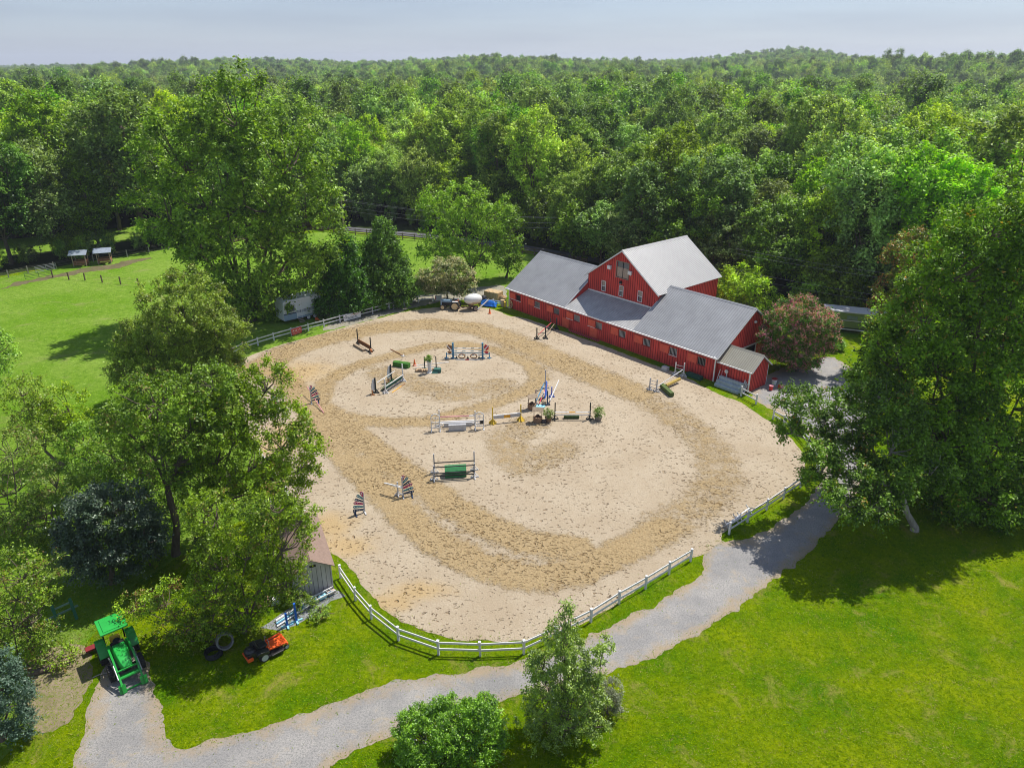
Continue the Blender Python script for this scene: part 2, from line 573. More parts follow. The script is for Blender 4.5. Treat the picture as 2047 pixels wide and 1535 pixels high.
# ---- dirt along the pasture edge and the track behind the fence
sheet('dirt_strip', pxs([(-60, 592), (20, 570), (70, 556), (110, 549), (190, 535), (250, 522), (300, 514), (300, 518), (255, 532), (190, 543), (110, 556), (60, 564), (10, 578), (-60, 600)]), 0.010, m_dirt, 0.9, 0.4, 1)
sheet('dirt_track', pxs([(640, 655), (700, 630), (790, 600), (880, 584), (960, 574), (1012, 568), (1012, 584), (1010, 600), (960, 596), (890, 602), (800, 622), (720, 645), (650, 662)]), 0.010, mat_ground('track_gravel', (0.27, 0.25, 0.22), (0.32, 0.29, 0.25), (0.16, 0.17, 0.07), 0.4, 4.0, (0.14, 0.2, 0.04)), 0.4, 0.5, 1)

# ---- driveway
def drive_edge(x, y):
    B = [Vector((p.x, p.y)) for p in smooth_poly(drive, 2)]
    return polydist(x, y, B + B[:1])
def drive_mat():
    m = mat_ground('drive_gravel', (0.26, 0.255, 0.25), (0.36, 0.345, 0.325), (0.13, 0.13, 0.135), 0.30, 11.0, (0.38, 0.32, 0.235), 0.06)
    nt = m.node_tree; N, L = nt.nodes, nt.links; b = N['Principled BSDF']
    old = b.inputs['Base Color'].links[0].from_socket
    a = N.new('ShaderNodeAttribute'); a.attribute_name = 'edge'
    t = N.new('ShaderNodeTexCoord'); n = N.new('ShaderNodeTexNoise'); n.inputs['Scale'].default_value = 0.8; n.inputs['Detail'].default_value = 7
    n.inputs['Roughness'].default_value = 0.75
    L.new(t.outputs['Object'], n.inputs['Vector'])
    s_ = N.new('ShaderNodeMath'); s_.operation = 'MULTIPLY_ADD'; s_.inputs[1].default_value = 3.2; s_.inputs[2].default_value = -1.45
    L.new(n.outputs['Fac'], s_.inputs[0])
    ad = N.new('ShaderNodeMath'); ad.operation = 'ADD'; L.new(a.outputs['Fac'], ad.inputs[0]); L.new(s_.outputs[0], ad.inputs[1])
    r = N.new('ShaderNodeMapRange'); r.inputs['From Min'].default_value = 0.15; r.inputs['From Max'].default_value = 1.0
    r.inputs['To Min'].default_value = 0.8; r.inputs['To Max'].default_value = 0.0
    L.new(ad.outputs[0], r.inputs['Value'])
    mm = N.new('ShaderNodeMix'); mm.data_type = 'RGBA'; L.new(r.outputs['Result'], mm.inputs['Factor']); L.new(old, mm.inputs['A'])
    mm.inputs['B'].default_value = (0.34, 0.265, 0.17, 1)
    L.new(mm.outputs['Result'], b.inputs['Base Color'])
    return m
drive = pxs([(60, 1700), (620, 1700), (645, 1535), (700, 1506), (800, 1457), (870, 1424), (1010, 1402), (1130, 1374), (1250, 1338), (1310, 1318), (1380, 1280), (1430, 1247), (1500, 1192), (1560, 1150), (1620, 1102), (1680, 1045), (1712, 990), (1730, 940), (1750, 860), (1740, 790), (1700, 730), (1660, 708), (1610, 722), (1545, 745), (1500, 770), (1508, 800), (1560, 825), (1600, 850), (1640, 890), (1652, 930), (1640, 965), (1600, 1010), (1560, 1048), (1500, 1080), (1455, 1084), (1436, 1078), (1400, 1100), (1410, 1130), (1396, 1156), (1363, 1174), (1304, 1206), (1218, 1252), (1130, 1296), (1021, 1330), (945, 1340), (859, 1356), (769, 1366), (699, 1392), (640, 1420), (513, 1455), (445, 1467), (372, 1500), (330, 1488), (316, 1456), (318, 1405), (308, 1371), (300, 1330), (262, 1285), (222, 1300), (196, 1340), (190, 1400), (175, 1450), (150, 1500), (120, 1600)])
_, drive_b = sheet('driveway', drive, 0.008, drive_mat(), 0.30, 0.12, 1, grid=0.5, attr={'edge': drive_edge})

# ---- riding arena: pale sand with raked damp tracks
arena = pxs([(480, 718), (520, 703), (580, 684), (640, 668), (700, 651), (760, 636), (812, 622), (880, 613), (960, 613), (1000, 622), (1020, 632)]) + [bp_(4, -1.5), bp_(10, -1.25), bp_(18, -1.1), bp_(26, -1.15), bp_(31, -1.3)] + pxs([(1440, 790), (1480, 802), (1530, 838), (1570, 864), (1600, 898), (1616, 932), (1598, 962), (1530, 1004), (1474, 1042), (1450, 1062), (1440, 1086), (1404, 1108), (1365, 1120), (1290, 1166), (1200, 1226), (1120, 1266), (1060, 1278), (980, 1283), (900, 1278), (840, 1262), (790, 1238), (752, 1200), (722, 1168), (690, 1128), (665, 1108), (640, 1070), (612, 1030), (584, 1000), (545, 955), (505, 890), (482, 820), (470, 760)])
tracksA = [pxs([(500, 745), (580, 700), (650, 678), (760, 655), (860, 648), (950, 656), (1030, 682), (1110, 718), (1190, 752), (1270, 785)])]
tracksB = [pxs([(560, 745), (600, 790), (650, 850), (690, 910), (740, 960), (800, 1020), (870, 1080), (960, 1130), (1060, 1155), (1150, 1145), (1250, 1100), (1330, 1055)]),
           pxs([(640, 815), (700, 862), (760, 910), (830, 960), (900, 1010), (970, 1050), (1050, 1085), (1150, 1095)])]
tracksC = [pxs([(640, 815), (650, 765), (700, 735), (780, 712), (860, 692), (930, 688), (1000, 702), (1060, 728), (1080, 755), (1060, 778), (990, 806), (920, 826), (850, 842), (780, 845), (720, 840), (670, 828), (640, 815)])]
tracksD = [pxs([(1270, 785), (1330, 820), (1390, 860), (1430, 910), (1440, 960), (1400, 1010), (1330, 1055)]), pxs([(1060, 850), (1010, 880), (1040, 930), (1120, 900)]), pxs([(760, 745), (900, 790), (1000, 770)])]
def damp(x, y):
    o = np.zeros(len(x))
    for T, w, k in ((tracksA, 3.0, 0.9), (tracksB, 1.9, 1.0), (tracksC, 1.5, 0.9), (tracksD, 2.8, 0.66)):
        for pl in T:
            o = np.maximum(o, k * (1 - sm(w * 0.35, w * 1.25, polydist(x, y, pl))))
    return o
blobs = [(g(655, 1050), 2.6, 2.2), (g(690, 1090), 2.6, 1.6), (g(775, 1205), 2.2, 1.2), (g(840, 1180), 2.5, 1.2), (g(560, 880), 3, 5), (g(600, 745), 5, 4)]
def wet(x, y):
    o = np.zeros(len(x))
    for c, rx, ry in blobs:
        o = np.maximum(o, np.exp(-((x - c.x) / rx) ** 2 - ((y - c.y) / ry) ** 2))
    return o

def sand_material():
    m = bpy.data.materials.new('arena_sand'); m.use_nodes = True
    nt = m.node_tree; N, L = nt.nodes, nt.links
    b = N['Principled BSDF']; b.inputs['Roughness'].default_value = 0.95; b.inputs['Specular IOR Level'].default_value = 0.1
    t = N.new('ShaderNodeTexCoord'); O = t.outputs['Object']
    def nz(scale, detail=5, rough=0.6, vec=None, dist=0.0):
        n = N.new('ShaderNodeTexNoise'); n.inputs['Scale'].default_value = scale
        n.inputs['Detail'].default_value = detail; n.inputs['Roughness'].default_value = rough; n.inputs['Distortion'].default_value = dist
        L.new(vec or O, n.inputs['Vector']); return n.outputs['Fac']
    def math_(op, a, bb=None, c=None):
        n = N.new('ShaderNodeMath'); n.operation = op
        for i, v in enumerate((a, bb, c)):
            if v is None: continue
            if isinstance(v, (int, float)): n.inputs[i].default_value = v
            else: L.new(v, n.inputs[i])
        return n.outputs[0]
    def rg(o, lo, hi, a=0.0, bb=1.0):
        r = N.new('ShaderNodeMapRange'); r.interpolation_type = 'SMOOTHSTEP'
        r.inputs['From Min'].default_value = lo; r.inputs['From Max'].default_value = hi
        r.inputs['To Min'].default_value = a; r.inputs['To Max'].default_value = bb
        L.new(o, r.inputs['Value']); return r.outputs['Result']
    def mixc(fac, a, bb):
        mm = N.new('ShaderNodeMix'); mm.data_type = 'RGBA'; L.new(fac, mm.inputs['Factor'])
        for k, v in (('A', a), ('B', bb)):
            if isinstance(v, tuple): mm.inputs[k].default_value = (*v, 1)
            else: L.new(v, mm.inputs[k])
        return mm.outputs['Result']
    ad = N.new('ShaderNodeAttribute'); ad.attribute_name = 'damp'
    aw = N.new('ShaderNodeAttribute'); aw.attribute_name = 'wet'
    # dry sand
    col = mixc(rg(nz(0.25, 6, 0.7), 0.35, 0.65), (0.380, 0.312, 0.222), (0.440, 0.375, 0.280))
    col = mixc(rg(nz(9, 6, 0.8), 0.35, 0.75), col, (0.34, 0.265, 0.185))
    # damp raked track, broken up by noise
    n1 = nz(0.9, 8, 0.75, dist=0.4)
    n2 = nz(3.4, 5, 0.7)
    f = math_('ADD', ad.outputs['Fac'], math_('MULTIPLY', math_('SUBTRACT', n1, 0.5), 1.5))
    f = math_('ADD', f, math_('MULTIPLY', math_('SUBTRACT', n2, 0.5), 1.0))
    f = rg(f, 0.34, 0.90)
    tcol = mixc(rg(nz(5.5, 6, 0.8), 0.35, 0.65), (0.300, 0.195, 0.072), (0.405, 0.295, 0.135))
    col = mixc(math_('MULTIPLY', f, 0.66), col, tcol)
    w = rg(math_('ADD', aw.outputs['Fac'], math_('MULTIPLY', math_('SUBTRACT', nz(0.7, 5), 0.5), 0.8)), 0.25, 1.0, 0.0, 0.6)
    col = mixc(w, col, (0.42, 0.285, 0.115))
    # hoof prints: little crescent dents, many in the tracks, fewer elsewhere
    mpn = N.new('ShaderNodeMapping'); mpn.inputs['Scale'].default_value = (0.85, 1.9, 1)
    dst = N.new('ShaderNodeVectorMath'); dst.operation = 'MULTIPLY_ADD'
    nv = N.new('ShaderNodeTexNoise'); nv.inputs['Scale'].default_value = 1.6; L.new(O, nv.inputs['Vector'])
    L.new(nv.outputs['Color'], dst.inputs[0]); dst.inputs[1].default_value = (0.7, 0.7, 0); L.new(O, dst.inputs[2])
    L.new(dst.outputs[0], mpn.inputs['Vector'])
    def prints(scale, dens_lo, dens_hi):
        v = N.new('ShaderNodeTexVoronoi'); v.inputs['Scale'].default_value = scale; v.inputs['Randomness'].default_value = 1.0
        L.new(mpn.outputs['Vector'], v.inputs['Vector'])
        r = N.new('ShaderNodeSeparateColor'); L.new(v.outputs['Color'], r.inputs[0])
        sz = rg(v.outputs['Distance'], 0.16, 0.34, 1.0, 0.0)
        dn = math_('ADD', math_('MULTIPLY', f, dens_hi - dens_lo), dens_lo)
        act = math_('LESS_THAN', r.outputs[0], dn)
        return math_('MULTIPLY', sz, act)
    ar = rg(nz(0.16, 4, 0.6), 0.35, 0.6, 0.2, 1.0)
    h1 = math_('MULTIPLY', prints(2.6, 0.32, 0.92), ar)
    h2 = math_('MULTIPLY', prints(4.4, 0.34, 0.92), ar)
    h = math_('MAXIMUM', h1, h2)
    col = mixc(math_('MULTIPLY', h, 0.62), col, (0.185, 0.105, 0.038))
    L.new(col, b.inputs['Base Color'])
    hh = math_('ADD', math_('MULTIPLY', h, -1.0), math_('MULTIPLY', nz(7, 6, 0.8), 0.55))
    hh = math_('ADD', hh, math_('MULTIPLY', math_('MULTIPLY', nz(4.5, 4, 0.7), f), 0.9))
    bp = N.new('ShaderNodeBump'); bp.inputs['Strength'].default_value = 1.0; bp.inputs['Distance'].default_value = 0.16
    L.new(hh, bp.inputs['Height']); L.new(bp.outputs['Normal'], b.inputs['Normal'])
    return m
_, arena_b = sheet('arena_sand', arena, 0.014, sand_material(), 0.15, 0.2, 1, grid=0.6, attr={'damp': damp, 'wet': wet})

sheet('bare_dirt', pxs([(60, 1300), (130, 1290), (175, 1320), (180, 1380), (150, 1440), (90, 1470), (40, 1440), (60, 1380)]), 0.006, mat_ground('bare_dirt', (0.24, 0.19, 0.13), (0.30, 0.24, 0.17), (0.14, 0.17, 0.03), 0.6, 4.0, (0.12, 0.19, 0.01)), 0.4, 0.2, 1)
# ---- worn ground and the lawn's mown grass blades
sheet('worn_ground', pxs([(520, 1255), (560, 1262), (592, 1250), (640, 1222), (662, 1200), (690, 1192), (676, 1180), (640, 1184), (600, 1200), (560, 1225)]), 0.005, mat_ground('rubber_mat', (0.24, 0.25, 0.27), (0.30, 0.31, 0.33), (0.18, 0.18, 0.19), 0.6, 6.0), 0.06, 0.3, 0)

def grass_blades():
    N_ = 380000
    r = np.random.default_rng(5)
    d = 18 + 50 * r.random(N_) ** 1.3
    x = (r.random(N_) * 2 - 1) * (0.78 * np.sqrt(d * d + 900) + 1)
    y = d
    ab = [(p.x, p.y) for p in arena_b[::2]]; db = [(p.x, p.y) for p in drive_b[::3]]
    k = (r.random(N_) < np.clip((68 - y) / 25, 0, 1)) & (y < 70)
    x, y = x[k], y[k]
    inn = inside(x, y, ab) | inside(x, y, db)
    e = np.zeros(len(x))
    xi, yi = x[inn], y[inn]
    dd = np.minimum(polydist(xi, yi, [Vector(p) for p in ab[::2] + ab[:1]]), polydist(xi, yi, [Vector(p) for p in db[::3] + db[:1]]))
    e[inn] = dd
    k = r.random(len(x)) < np.exp(-e / 0.22) + 0.012 * (e > 0) * (y < 40)
    x, y = x[k], y[k]
    n = len(x)
    # clumpiness
    th = r.random(n) * 2 * np.pi
    h = (0.03 + 0.05 * r.random(n) ** 2)
    w = 0.008 + 0.014 * r.random(n)
    lean = r.normal(size=(n, 2)) * 0.06
    V = np.zeros((n, 4, 3))
    c, s = np.cos(th), np.sin(th)
    V[:, 0] = np.stack([x - c * w, y - s * w, np.zeros(n)], 1)
    V[:, 1] = np.stack([x + c * w, y + s * w, np.zeros(n)], 1)
    V[:, 2] = np.stack([x + c * w * .6 + lean[:, 0], y + s * w * .6 + lean[:, 1], h], 1)
    V[:, 3] = np.stack([x - c * w * .6 + lean[:, 0], y - s * w * .6 + lean[:, 1], h * .85], 1)
    m = leaf_mat('grass_blade', (0.12, 0.21, 0.008), (0.115, 0.135, 0.008), (0.30, 0.28, 0.12), 0.14, 0.30, 0.0, 0.0)
    o = link_mesh('grass', quads_mesh('grass', V, [m]))
    tag(o, 'short mown green grass covering the lawn and verges round the arena', 'grass', kind='stuff')
grass_blades()
# ================================================================ TREES
m_bark = mat('bark', (0.13, 0.10, 0.075), 0.9, var=0.35, scale=6, bump=0.6, bscale=14, stretch=(1, 1, 0.3))
m_bark_pale = mat('pale_bark', (0.30, 0.27, 0.23), 0.9, var=0.3, scale=6, bump=0.5, bscale=14, stretch=(1, 1, 0.3))

L_OAK = leaf_mat('leaf_oak', (0.052, 0.095, 0.014), (0.160, 0.222, 0.038), (0.30, 0.32, 0.07), 0.05)
L_FEATHER = leaf_mat('leaf_feather', (0.060, 0.115, 0.018), (0.165, 0.250, 0.055), (0.22, 0.20, 0.06), 0.10)
L_LOOSE = leaf_mat('leaf_loose', (0.044, 0.090, 0.014), (0.128, 0.195, 0.036), (0.25, 0.19, 0.06), 0.07)
L_BROWN = leaf_mat('leaf_browning', (0.070, 0.100, 0.018), (0.19, 0.235, 0.045), (0.22, 0.13, 0.05), 0.15)
L_DARK = leaf_mat('leaf_dark', (0.014, 0.028, 0.03), (0.036, 0.055, 0.065), None, 0, 0.5, 0.25)
L_EVER = leaf_mat('leaf_evergreen', (0.022, 0.052, 0.014), (0.075, 0.140, 0.028), None, 0, 0.8, 0.1)
L_BLUE = leaf_mat('leaf_bluegreen', (0.035, 0.065, 0.08), (0.062, 0.090, 0.16), None, 0, 0.5)
L_MAPLE = leaf_mat('leaf_maple', (0.030, 0.070, 0.010), (0.092, 0.172, 0.022), (0.42, 0.25, 0.04), 0.03, 0.5, 0.10)
L_MAPLE2 = leaf_mat('leaf_maple_turning', (0.045, 0.090, 0.014), (0.13, 0.20, 0.032), (0.42, 0.24, 0.06), 0.24)
L_LOCUST = leaf_mat('leaf_locust', (0.060, 0.110, 0.016), (0.155, 0.235, 0.034))
L_BRIGHT = leaf_mat('leaf_bright', (0.090, 0.165, 0.016), (0.220, 0.330, 0.035))
L_YOUNG = leaf_mat('leaf_young', (0.050, 0.105, 0.018), (0.138, 0.205, 0.034), None, 0, 0.9, 0.25)
L_BUSH = leaf_mat('leaf_bush', (0.060, 0.125, 0.016), (0.135, 0.200, 0.028), None, 0, 0.9, 0.2)
L_FLOWER = leaf_mat('leaf_flowering', (0.050, 0.095, 0.022), (0.13, 0.19, 0.055), (0.50, 0.46, 0.26), 0.34)
L_GREY = leaf_mat('leaf_greyish', (0.10, 0.11, 0.12), (0.13, 0.125, 0.20))
L_PINK = leaf_mat('petal_pink', (0.62, 0.24, 0.50), (0.34, 0.195, 0.42), (0.80, 0.09, 0.30), 0.22, 0.5, 0.0, 0.0)
L_FOREST = [leaf_mat('leaf_wood_mid', (0.050, 0.098, 0.016), (0.175, 0.262, 0.030), None, 0, 0.22, 0.1, 0.42),
            leaf_mat('leaf_wood_yellow', (0.068, 0.118, 0.014), (0.225, 0.305, 0.028), None, 0, 0.22, 0.1, 0.34),
            leaf_mat('leaf_wood_dark', (0.032, 0.066, 0.016), (0.125, 0.205, 0.034), None, 0, 0.22, 0.1, 0.42)]

def leaves_on(C, Rr, K, M_, ls, r, up=0.35, droop=0.15, outward=0.5, flat=1.0, rag=1.0):
    """Sprays: each puff centre C[i] (radius Rr[i]) carries K twigs of M_ leaves."""
    n = len(C)
    D = rdir(n * K, r).reshape(n, K, 3)
    D[..., 2] += up * 0.6
    D = unit(D)
    ln = Rr[:, None] * r.uniform(0.5, 1.5, (n, K)) * rag
    tt = (np.arange(M_) + r.random((n, K, M_))) / M_
    tt = 0.22 + 0.78 * tt
    P = C[:, None, None, :] + D[:, :, None, :] * (ln[:, :, None] * tt)[..., None]
    P = P + r.normal(size=P.shape) * (ls * 0.55)
    P[..., 2] -= droop * (tt ** 2) * ln[:, :, None]
    P[..., 2] = C[:, None, None, 2] + (P[..., 2] - C[:, None, None, 2]) * flat
    P = P.reshape(-1, 3)
    Dl = np.repeat(D.reshape(-1, 3), M_, axis=0)
    N_ = unit(Dl * outward + np.array([0, 0, up]) + r.normal(size=P.shape) * 0.55)
    A = unit(Dl + r.normal(size=P.shape) * 0.6)
    A = unit(A - N_ * np.sum(A * N_, 1, keepdims=True))
    B = np.cross(N_, A)
    s = ls * r.uniform(0.6, 1.25, (len(P), 1))
    V = np.stack([P - A * s * .5, P + B * s * .34, P + A * s * .62, P - B * s * .34], 1)
    return V

def puffs_on(blobs, pr, dens, r, zmin=0.3, interior=0.22):
    C = []; Rr = []
    B = [(np.array(b[:3]), np.array(b[3:6])) for b in blobs]
    for i, (c, q) in enumerate(B):
        area = 4 * math.pi * ((q[0] * q[1]) ** 1.6 / 3 + (q[0] * q[2]) ** 1.6 / 3 + (q[1] * q[2]) ** 1.6 / 3) ** (1 / 1.6)
        n = max(4, int(area / (math.pi * pr * pr) * dens))
        d = rdir(n, r)
        rad = r.uniform(0.72, 1.02, (n, 1))
        k = int(n * interior)
        rad[:k] = r.uniform(0.3, 0.75, (k, 1))
        P = c + d * q * rad
        ok = P[:, 2] > zmin
        for j, (c2, q2) in enumerate(B):
            if j == i: continue
            ok &= (np.sum(((P - c2) / q2) ** 2, 1) > 0.5) | (r.random(n) < 0.12)
        P = P[ok]
        C.append(P); Rr.append(pr * np.exp(r.normal(size=len(P)) * 0.22))
    return np.concatenate(C), np.concatenate(Rr)

def limbs(mb, base, blobs, C, tr, r, bare=0.25, nl=7, lean=None):
    """Trunk up to each crown mass, then limbs and boughs out to the puffs."""
    z0 = min(b[2] - b[5] * 0.6 for b in blobs)
    top = np.average([b[:3] for b in blobs], axis=0, weights=[b[3] * b[5] for b in blobs])
    fork = np.array([top[0] * bare, top[1] * bare, max(0.8, z0 * 0.8)])
    w = tr
    p0 = np.array([0, 0, -0.15])
    mid = (p0 + fork) / 2 + np.array([r.normal() * tr * .6, r.normal() * tr * .6, 0])
    mb.path([p0, np.array([0, 0, .25]), mid, fork], [tr * 1.45, tr * 1.05, tr * .88, tr * .74], 9)
    hubs = []
    for b in blobs:
        c = np.array(b[:3])
        q = c - np.array([0, 0, b[5] * 0.25])
        m_ = fork + (q - fork) * 0.5 + np.array([r.normal() * .3, r.normal() * .3, r.uniform(-.1, .3) * b[5] * .3])
        k = 0.62 / max(1, len(blobs)) ** 0.3
        mb.path([fork, m_, q, c + np.array([r.normal() * .3, r.normal() * .3, b[5] * .55])], [tr * k, tr * k * .75, tr * k * .5, tr * k * .16], 7)
        hubs += [m_, q, (m_ + q) / 2]
    hubs = np.array(hubs)
    idx = r.permutation(len(C))[:nl * len(blobs)]
    for i in idx:
        c = C[i]
        dd = np.linalg.norm(hubs - c, axis=1) + (hubs[:, 2] > c[2]) * 2
        h = hubs[int(np.argmin(dd))]
        m_ = (h + c) / 2 + np.array([r.normal() * .2, r.normal() * .2, -0.1 * np.linalg.norm(c - h)])
        mb.path([h, m_, c], [tr * .2 + .01, tr * .12 + .008, .012], 5)

TREES = 0
def tree(name, label, cat, base, blobs, lmat, pr=0.9, dens=0.85, K=13, M_=9, ls=0.2, tr=0.25, seed=1, bark=None,
         group=None, up=0.7, droop=0.15, flat=1.0, extra=None, nl=7, interior=0.22, outward=0.5, bare=0.3):
    r = np.random.default_rng(seed)
    root = empty(name, label, cat, (base[0], base[1], 0), 0, group)
    C, Rr = puffs_on(blobs, pr, dens, r, interior=interior)
    V = leaves_on(C, Rr, K, M_, ls, r, up, droop, outward, flat)
    V = V[V[:, :, 2].min(1) > 0.03]
    link_mesh('crown', quads_mesh('crown', V, [lmat]), root)
    mb = MB(); limbs(mb, base, blobs, C, tr, r, nl=nl, bare=bare)
    mb.build('trunk', bark or m_bark, root, smooth=True)
    if extra:
        em, frac, els, nm = extra
        # blossom sits on the outermost, upper puffs
        k = r.random(len(C)) < frac
        V2 = leaves_on(C[k], Rr[k] * 1.15, 12, 7, els, r, 0.7, 0.0, 0.8)
        link_mesh(nm, quads_mesh(nm, V2, [em]), root)
    return root

def px_blobs(base, Y, L_, depth=0.9):
    """Crown masses given where they appear; all stand around the trunk at its own distance."""
    out = []
    for q in L_:
        px, py, rx, ry = q[:4]
        dy = q[4] if len(q) > 4 else 0.0
        c = at(px, py, Y + dy)
        s = math.hypot(c.y, CAMH - c.z) / F * 1.0
        out.append((c.x - base[0], c.y - base[1], c.z, rx * s, rx * s * depth, ry * s / 0.93))
    return out

def ptree(name, label, cat, bpx, L_, lmat, Y=None, **kw):
    if Y is None:
        b = g(*bpx); Y = b.y
    else:
        c = at(bpx[0], bpx[1], Y); b = Vector((c.x, Y, 0))
    return tree(name, label, cat, (b.x, b.y), px_blobs((b.x, b.y), Y, L_), lmat, **kw)

# ---- the single trees round the farm
ptree('shade_tree', 'tallest broad shade tree, rising above the wood beyond the parked camper', 'tree', (500, 640),
      [(478, 235, 80, 80), (375, 320, 100, 95), (570, 320, 100, 95, -1), (450, 400, 130, 120), (335, 420, 70, 85), (610, 430, 78, 88), (540, 500, 95, 90, -1), (400, 485, 45, 40), (430, 530, 60, 60), (555, 590, 60, 50, 1), (480, 585, 50, 50), (520, 605, 50, 42, -1), (606, 545, 46, 50, 2), (600, 590, 34, 22, 2), (430, 590, 32, 34, 2)],
      L_OAK, pr=1.35, dens=0.9, K=15, M_=12, ls=0.36, tr=0.75, seed=3, nl=9)
ptree('feathery_tree', 'rounded feathery green tree between the pasture and the arena corner, below the tallest tree', 'tree', (385, 800),
      [(370, 630, 92, 85), (436, 672, 58, 55), (300, 700, 65, 66), (400, 740, 80, 60), (262, 745, 42, 42)],
      L_FEATHER, pr=0.62, dens=1.35, K=14, M_=12, ls=0.17, tr=0.3, seed=4, up=0.6, droop=0.3)
ptree('walnut_tree', 'loose walnut like tree with leaning dark trunk over the pasture side, left of two', 'tree', (352, 1108),
      [(310, 800, 85, 60), (250, 850, 55, 50), (380, 850, 75, 62), (330, 920, 70, 50), (425, 765, 52, 40, 1)],
      L_LOOSE, pr=0.60, dens=1.3, K=12, M_=10, ls=0.15, tr=0.26, seed=5, up=0.5, droop=0.35, nl=14, interior=0.1)
ptree('walnut_tree', 'loose walnut like tree whose long boughs hang out over the arena sand, right of two', 'tree', (396, 1082),
      [(450, 830, 80, 65), (530, 770, 58, 45, 1), (560, 880, 80, 75), (470, 930, 80, 65), (600, 930, 40, 42), (400, 960, 55, 50), (560, 960, 50, 36)],
      L_LOOSE, pr=0.60, dens=1.3, K=12, M_=10, ls=0.15, tr=0.24, seed=6, up=0.5, droop=0.35, nl=14, interior=0.1)
ptree('holly_tree', 'low very dark green bushy tree under the loose trees, near the green wooden gate panel', 'tree', (225, 1165),
      [(225, 1010, 75, 55), (220, 1085, 98, 70), (150, 1085, 42, 48), (290, 1060, 42, 50), (170, 1030, 45, 40)],
      L_DARK, pr=0.5, dens=1.25, K=15, M_=11, ls=0.13, tr=0.2, seed=7, interior=0.3)
ptree('leaning_tree', 'thin crowned tree hiding most of the grey shed and the stacked ladders', 'tree', (487, 1262),
      [(540, 1010, 55, 45), (600, 1035, 40, 40), (430, 1030, 60, 50), (500, 1060, 70, 62), (560, 1085, 62, 58), (440, 1130, 62, 50), (520, 1160, 70, 48), (470, 1215, 62, 34), (575, 1150, 42, 44)],
      L_LOOSE, pr=0.47, dens=1.05, K=11, M_=9, ls=0.12, tr=0.17, seed=8, up=0.5, droop=0.4, nl=14, interior=0.1)
ptree('browning_tree', 'low spreading tree with yellowing tips reaching over the green tractor roof', 'tree', (432, 1285),
      [(330, 1205, 60, 28), (390, 1235, 62, 34), (430, 1175, 48, 34), (352, 1262, 44, 26), (270, 1208, 34, 14), (420, 1290, 46, 26)],
      L_BROWN, pr=0.40, dens=0.9, K=10, M_=8, ls=0.12, tr=0.12, seed=9, up=0.6, droop=0.3, nl=16, interior=0.1)
ptree('walnut_tree', 'bushy green tree between the two trunked walnut like trees and the holly', 'tree', (300, 1065),
      [(220, 900, 60, 48), (290, 955, 60, 50), (165, 885, 45, 38), (330, 1010, 50, 46), (250, 960, 44, 40)],
      L_LOOSE, pr=0.58, dens=1.0, K=12, M_=10, ls=0.15, tr=0.2, seed=205, up=0.5, droop=0.35, nl=10, interior=0.1)
ptree('scrub_tree', 'greyish green scrub tree between the thin pasture trees and the holly', 'tree', (120, 1080),
      [(110, 965, 56, 42), (165, 985, 46, 42), (90, 1030, 50, 42)], L_LOOSE, pr=0.55, dens=0.95, K=11, M_=9, ls=0.14, tr=0.14, seed=206, nl=10, interior=0.1)
ptree('vine_covered_tree', 'small vine covered tree with bare dark trunk standing in the left pasture', 'tree', (146, 915),
      [(135, 812, 40, 40), (152, 855, 28, 34), (105, 835, 36, 34)], L_FEATHER, pr=0.6, dens=1.15, K=11, M_=9, ls=0.16, tr=0.2, seed=10, up=0.5, nl=12, interior=0.1)
ptree('thin_tree', 'thin leaning tree just left of the vine covered one, its crown against bright pasture', 'tree', (128, 935),
      [(62, 850, 48, 38), (40, 785, 50, 32), (85, 875, 38, 30)], L_FEATHER, pr=0.6, dens=1.0, K=10, M_=8, ls=0.16, tr=0.14, seed=11, up=0.5, nl=12, interior=0.1, bare=0.75)
ptree('pasture_tree', 'green tree cut by the left picture edge, in front of the open pasture', 'tree', (-30, 850),
      [(-12, 700, 42, 38), (-40, 740, 50, 50)], L_FEATHER, pr=0.7, dens=0.8, K=12, M_=9, ls=0.18, tr=0.2, seed=12)
ptree('scrub_tree', 'scrubby brown and green tree at the left picture edge, below the pasture', 'tree', (22, 1060),
      [(20, 900, 58, 44), (10, 980, 60, 50), (80, 985, 46, 42), (50, 1040, 50, 40), (120, 1010, 30, 28)], L_BROWN, pr=0.6, dens=1.0, K=10, M_=9, ls=0.14, tr=0.15, seed=13, nl=14, interior=0.1)
ptree('scrub_tree', 'reddish brown scrub tree beside the parking spot, behind the tractor', 'tree', (30, 1330),
      [(40, 1150, 70, 45), (50, 1225, 70, 48), (15, 1290, 60, 42), (80, 1290, 40, 34), (100, 1370, 40, 36), (60, 1400, 50, 36), (110, 1310, 34, 30)], L_BROWN, pr=0.48, dens=1.0, K=10, M_=9, ls=0.12, tr=0.12, seed=14, nl=16, interior=0.1)
ptree('juniper', 'blue green juniper like tree in the bottom left corner of the place', 'tree', (5, 1480),
      [(0, 1400, 55, 60), (-10, 1350, 42, 50), (30, 1440, 32, 40)], L_BLUE, pr=0.35, dens=1.2, K=14, M_=10, ls=0.09, tr=0.1, seed=15)
def cone_blobs(px, y0, y1, w, n=5):
    return [(px, y0 + (y1 - y0) * (i + .5) / n, w * (0.26 + 0.86 * ((i + .5) / n) ** 0.75), (y1 - y0) / n * 0.95) for i in range(n)]
ptree('evergreen', 'darkest evergreen, the smaller left one of the pair behind the white fence', 'evergreen', (690, 626), cone_blobs(688, 490, 618, 54), L_EVER,
      pr=0.8, dens=1.9, K=14, M_=12, ls=0.27, tr=0.3, seed=16, up=0.35, droop=-0.35, outward=0.8, group='pair of evergreens behind the fence')
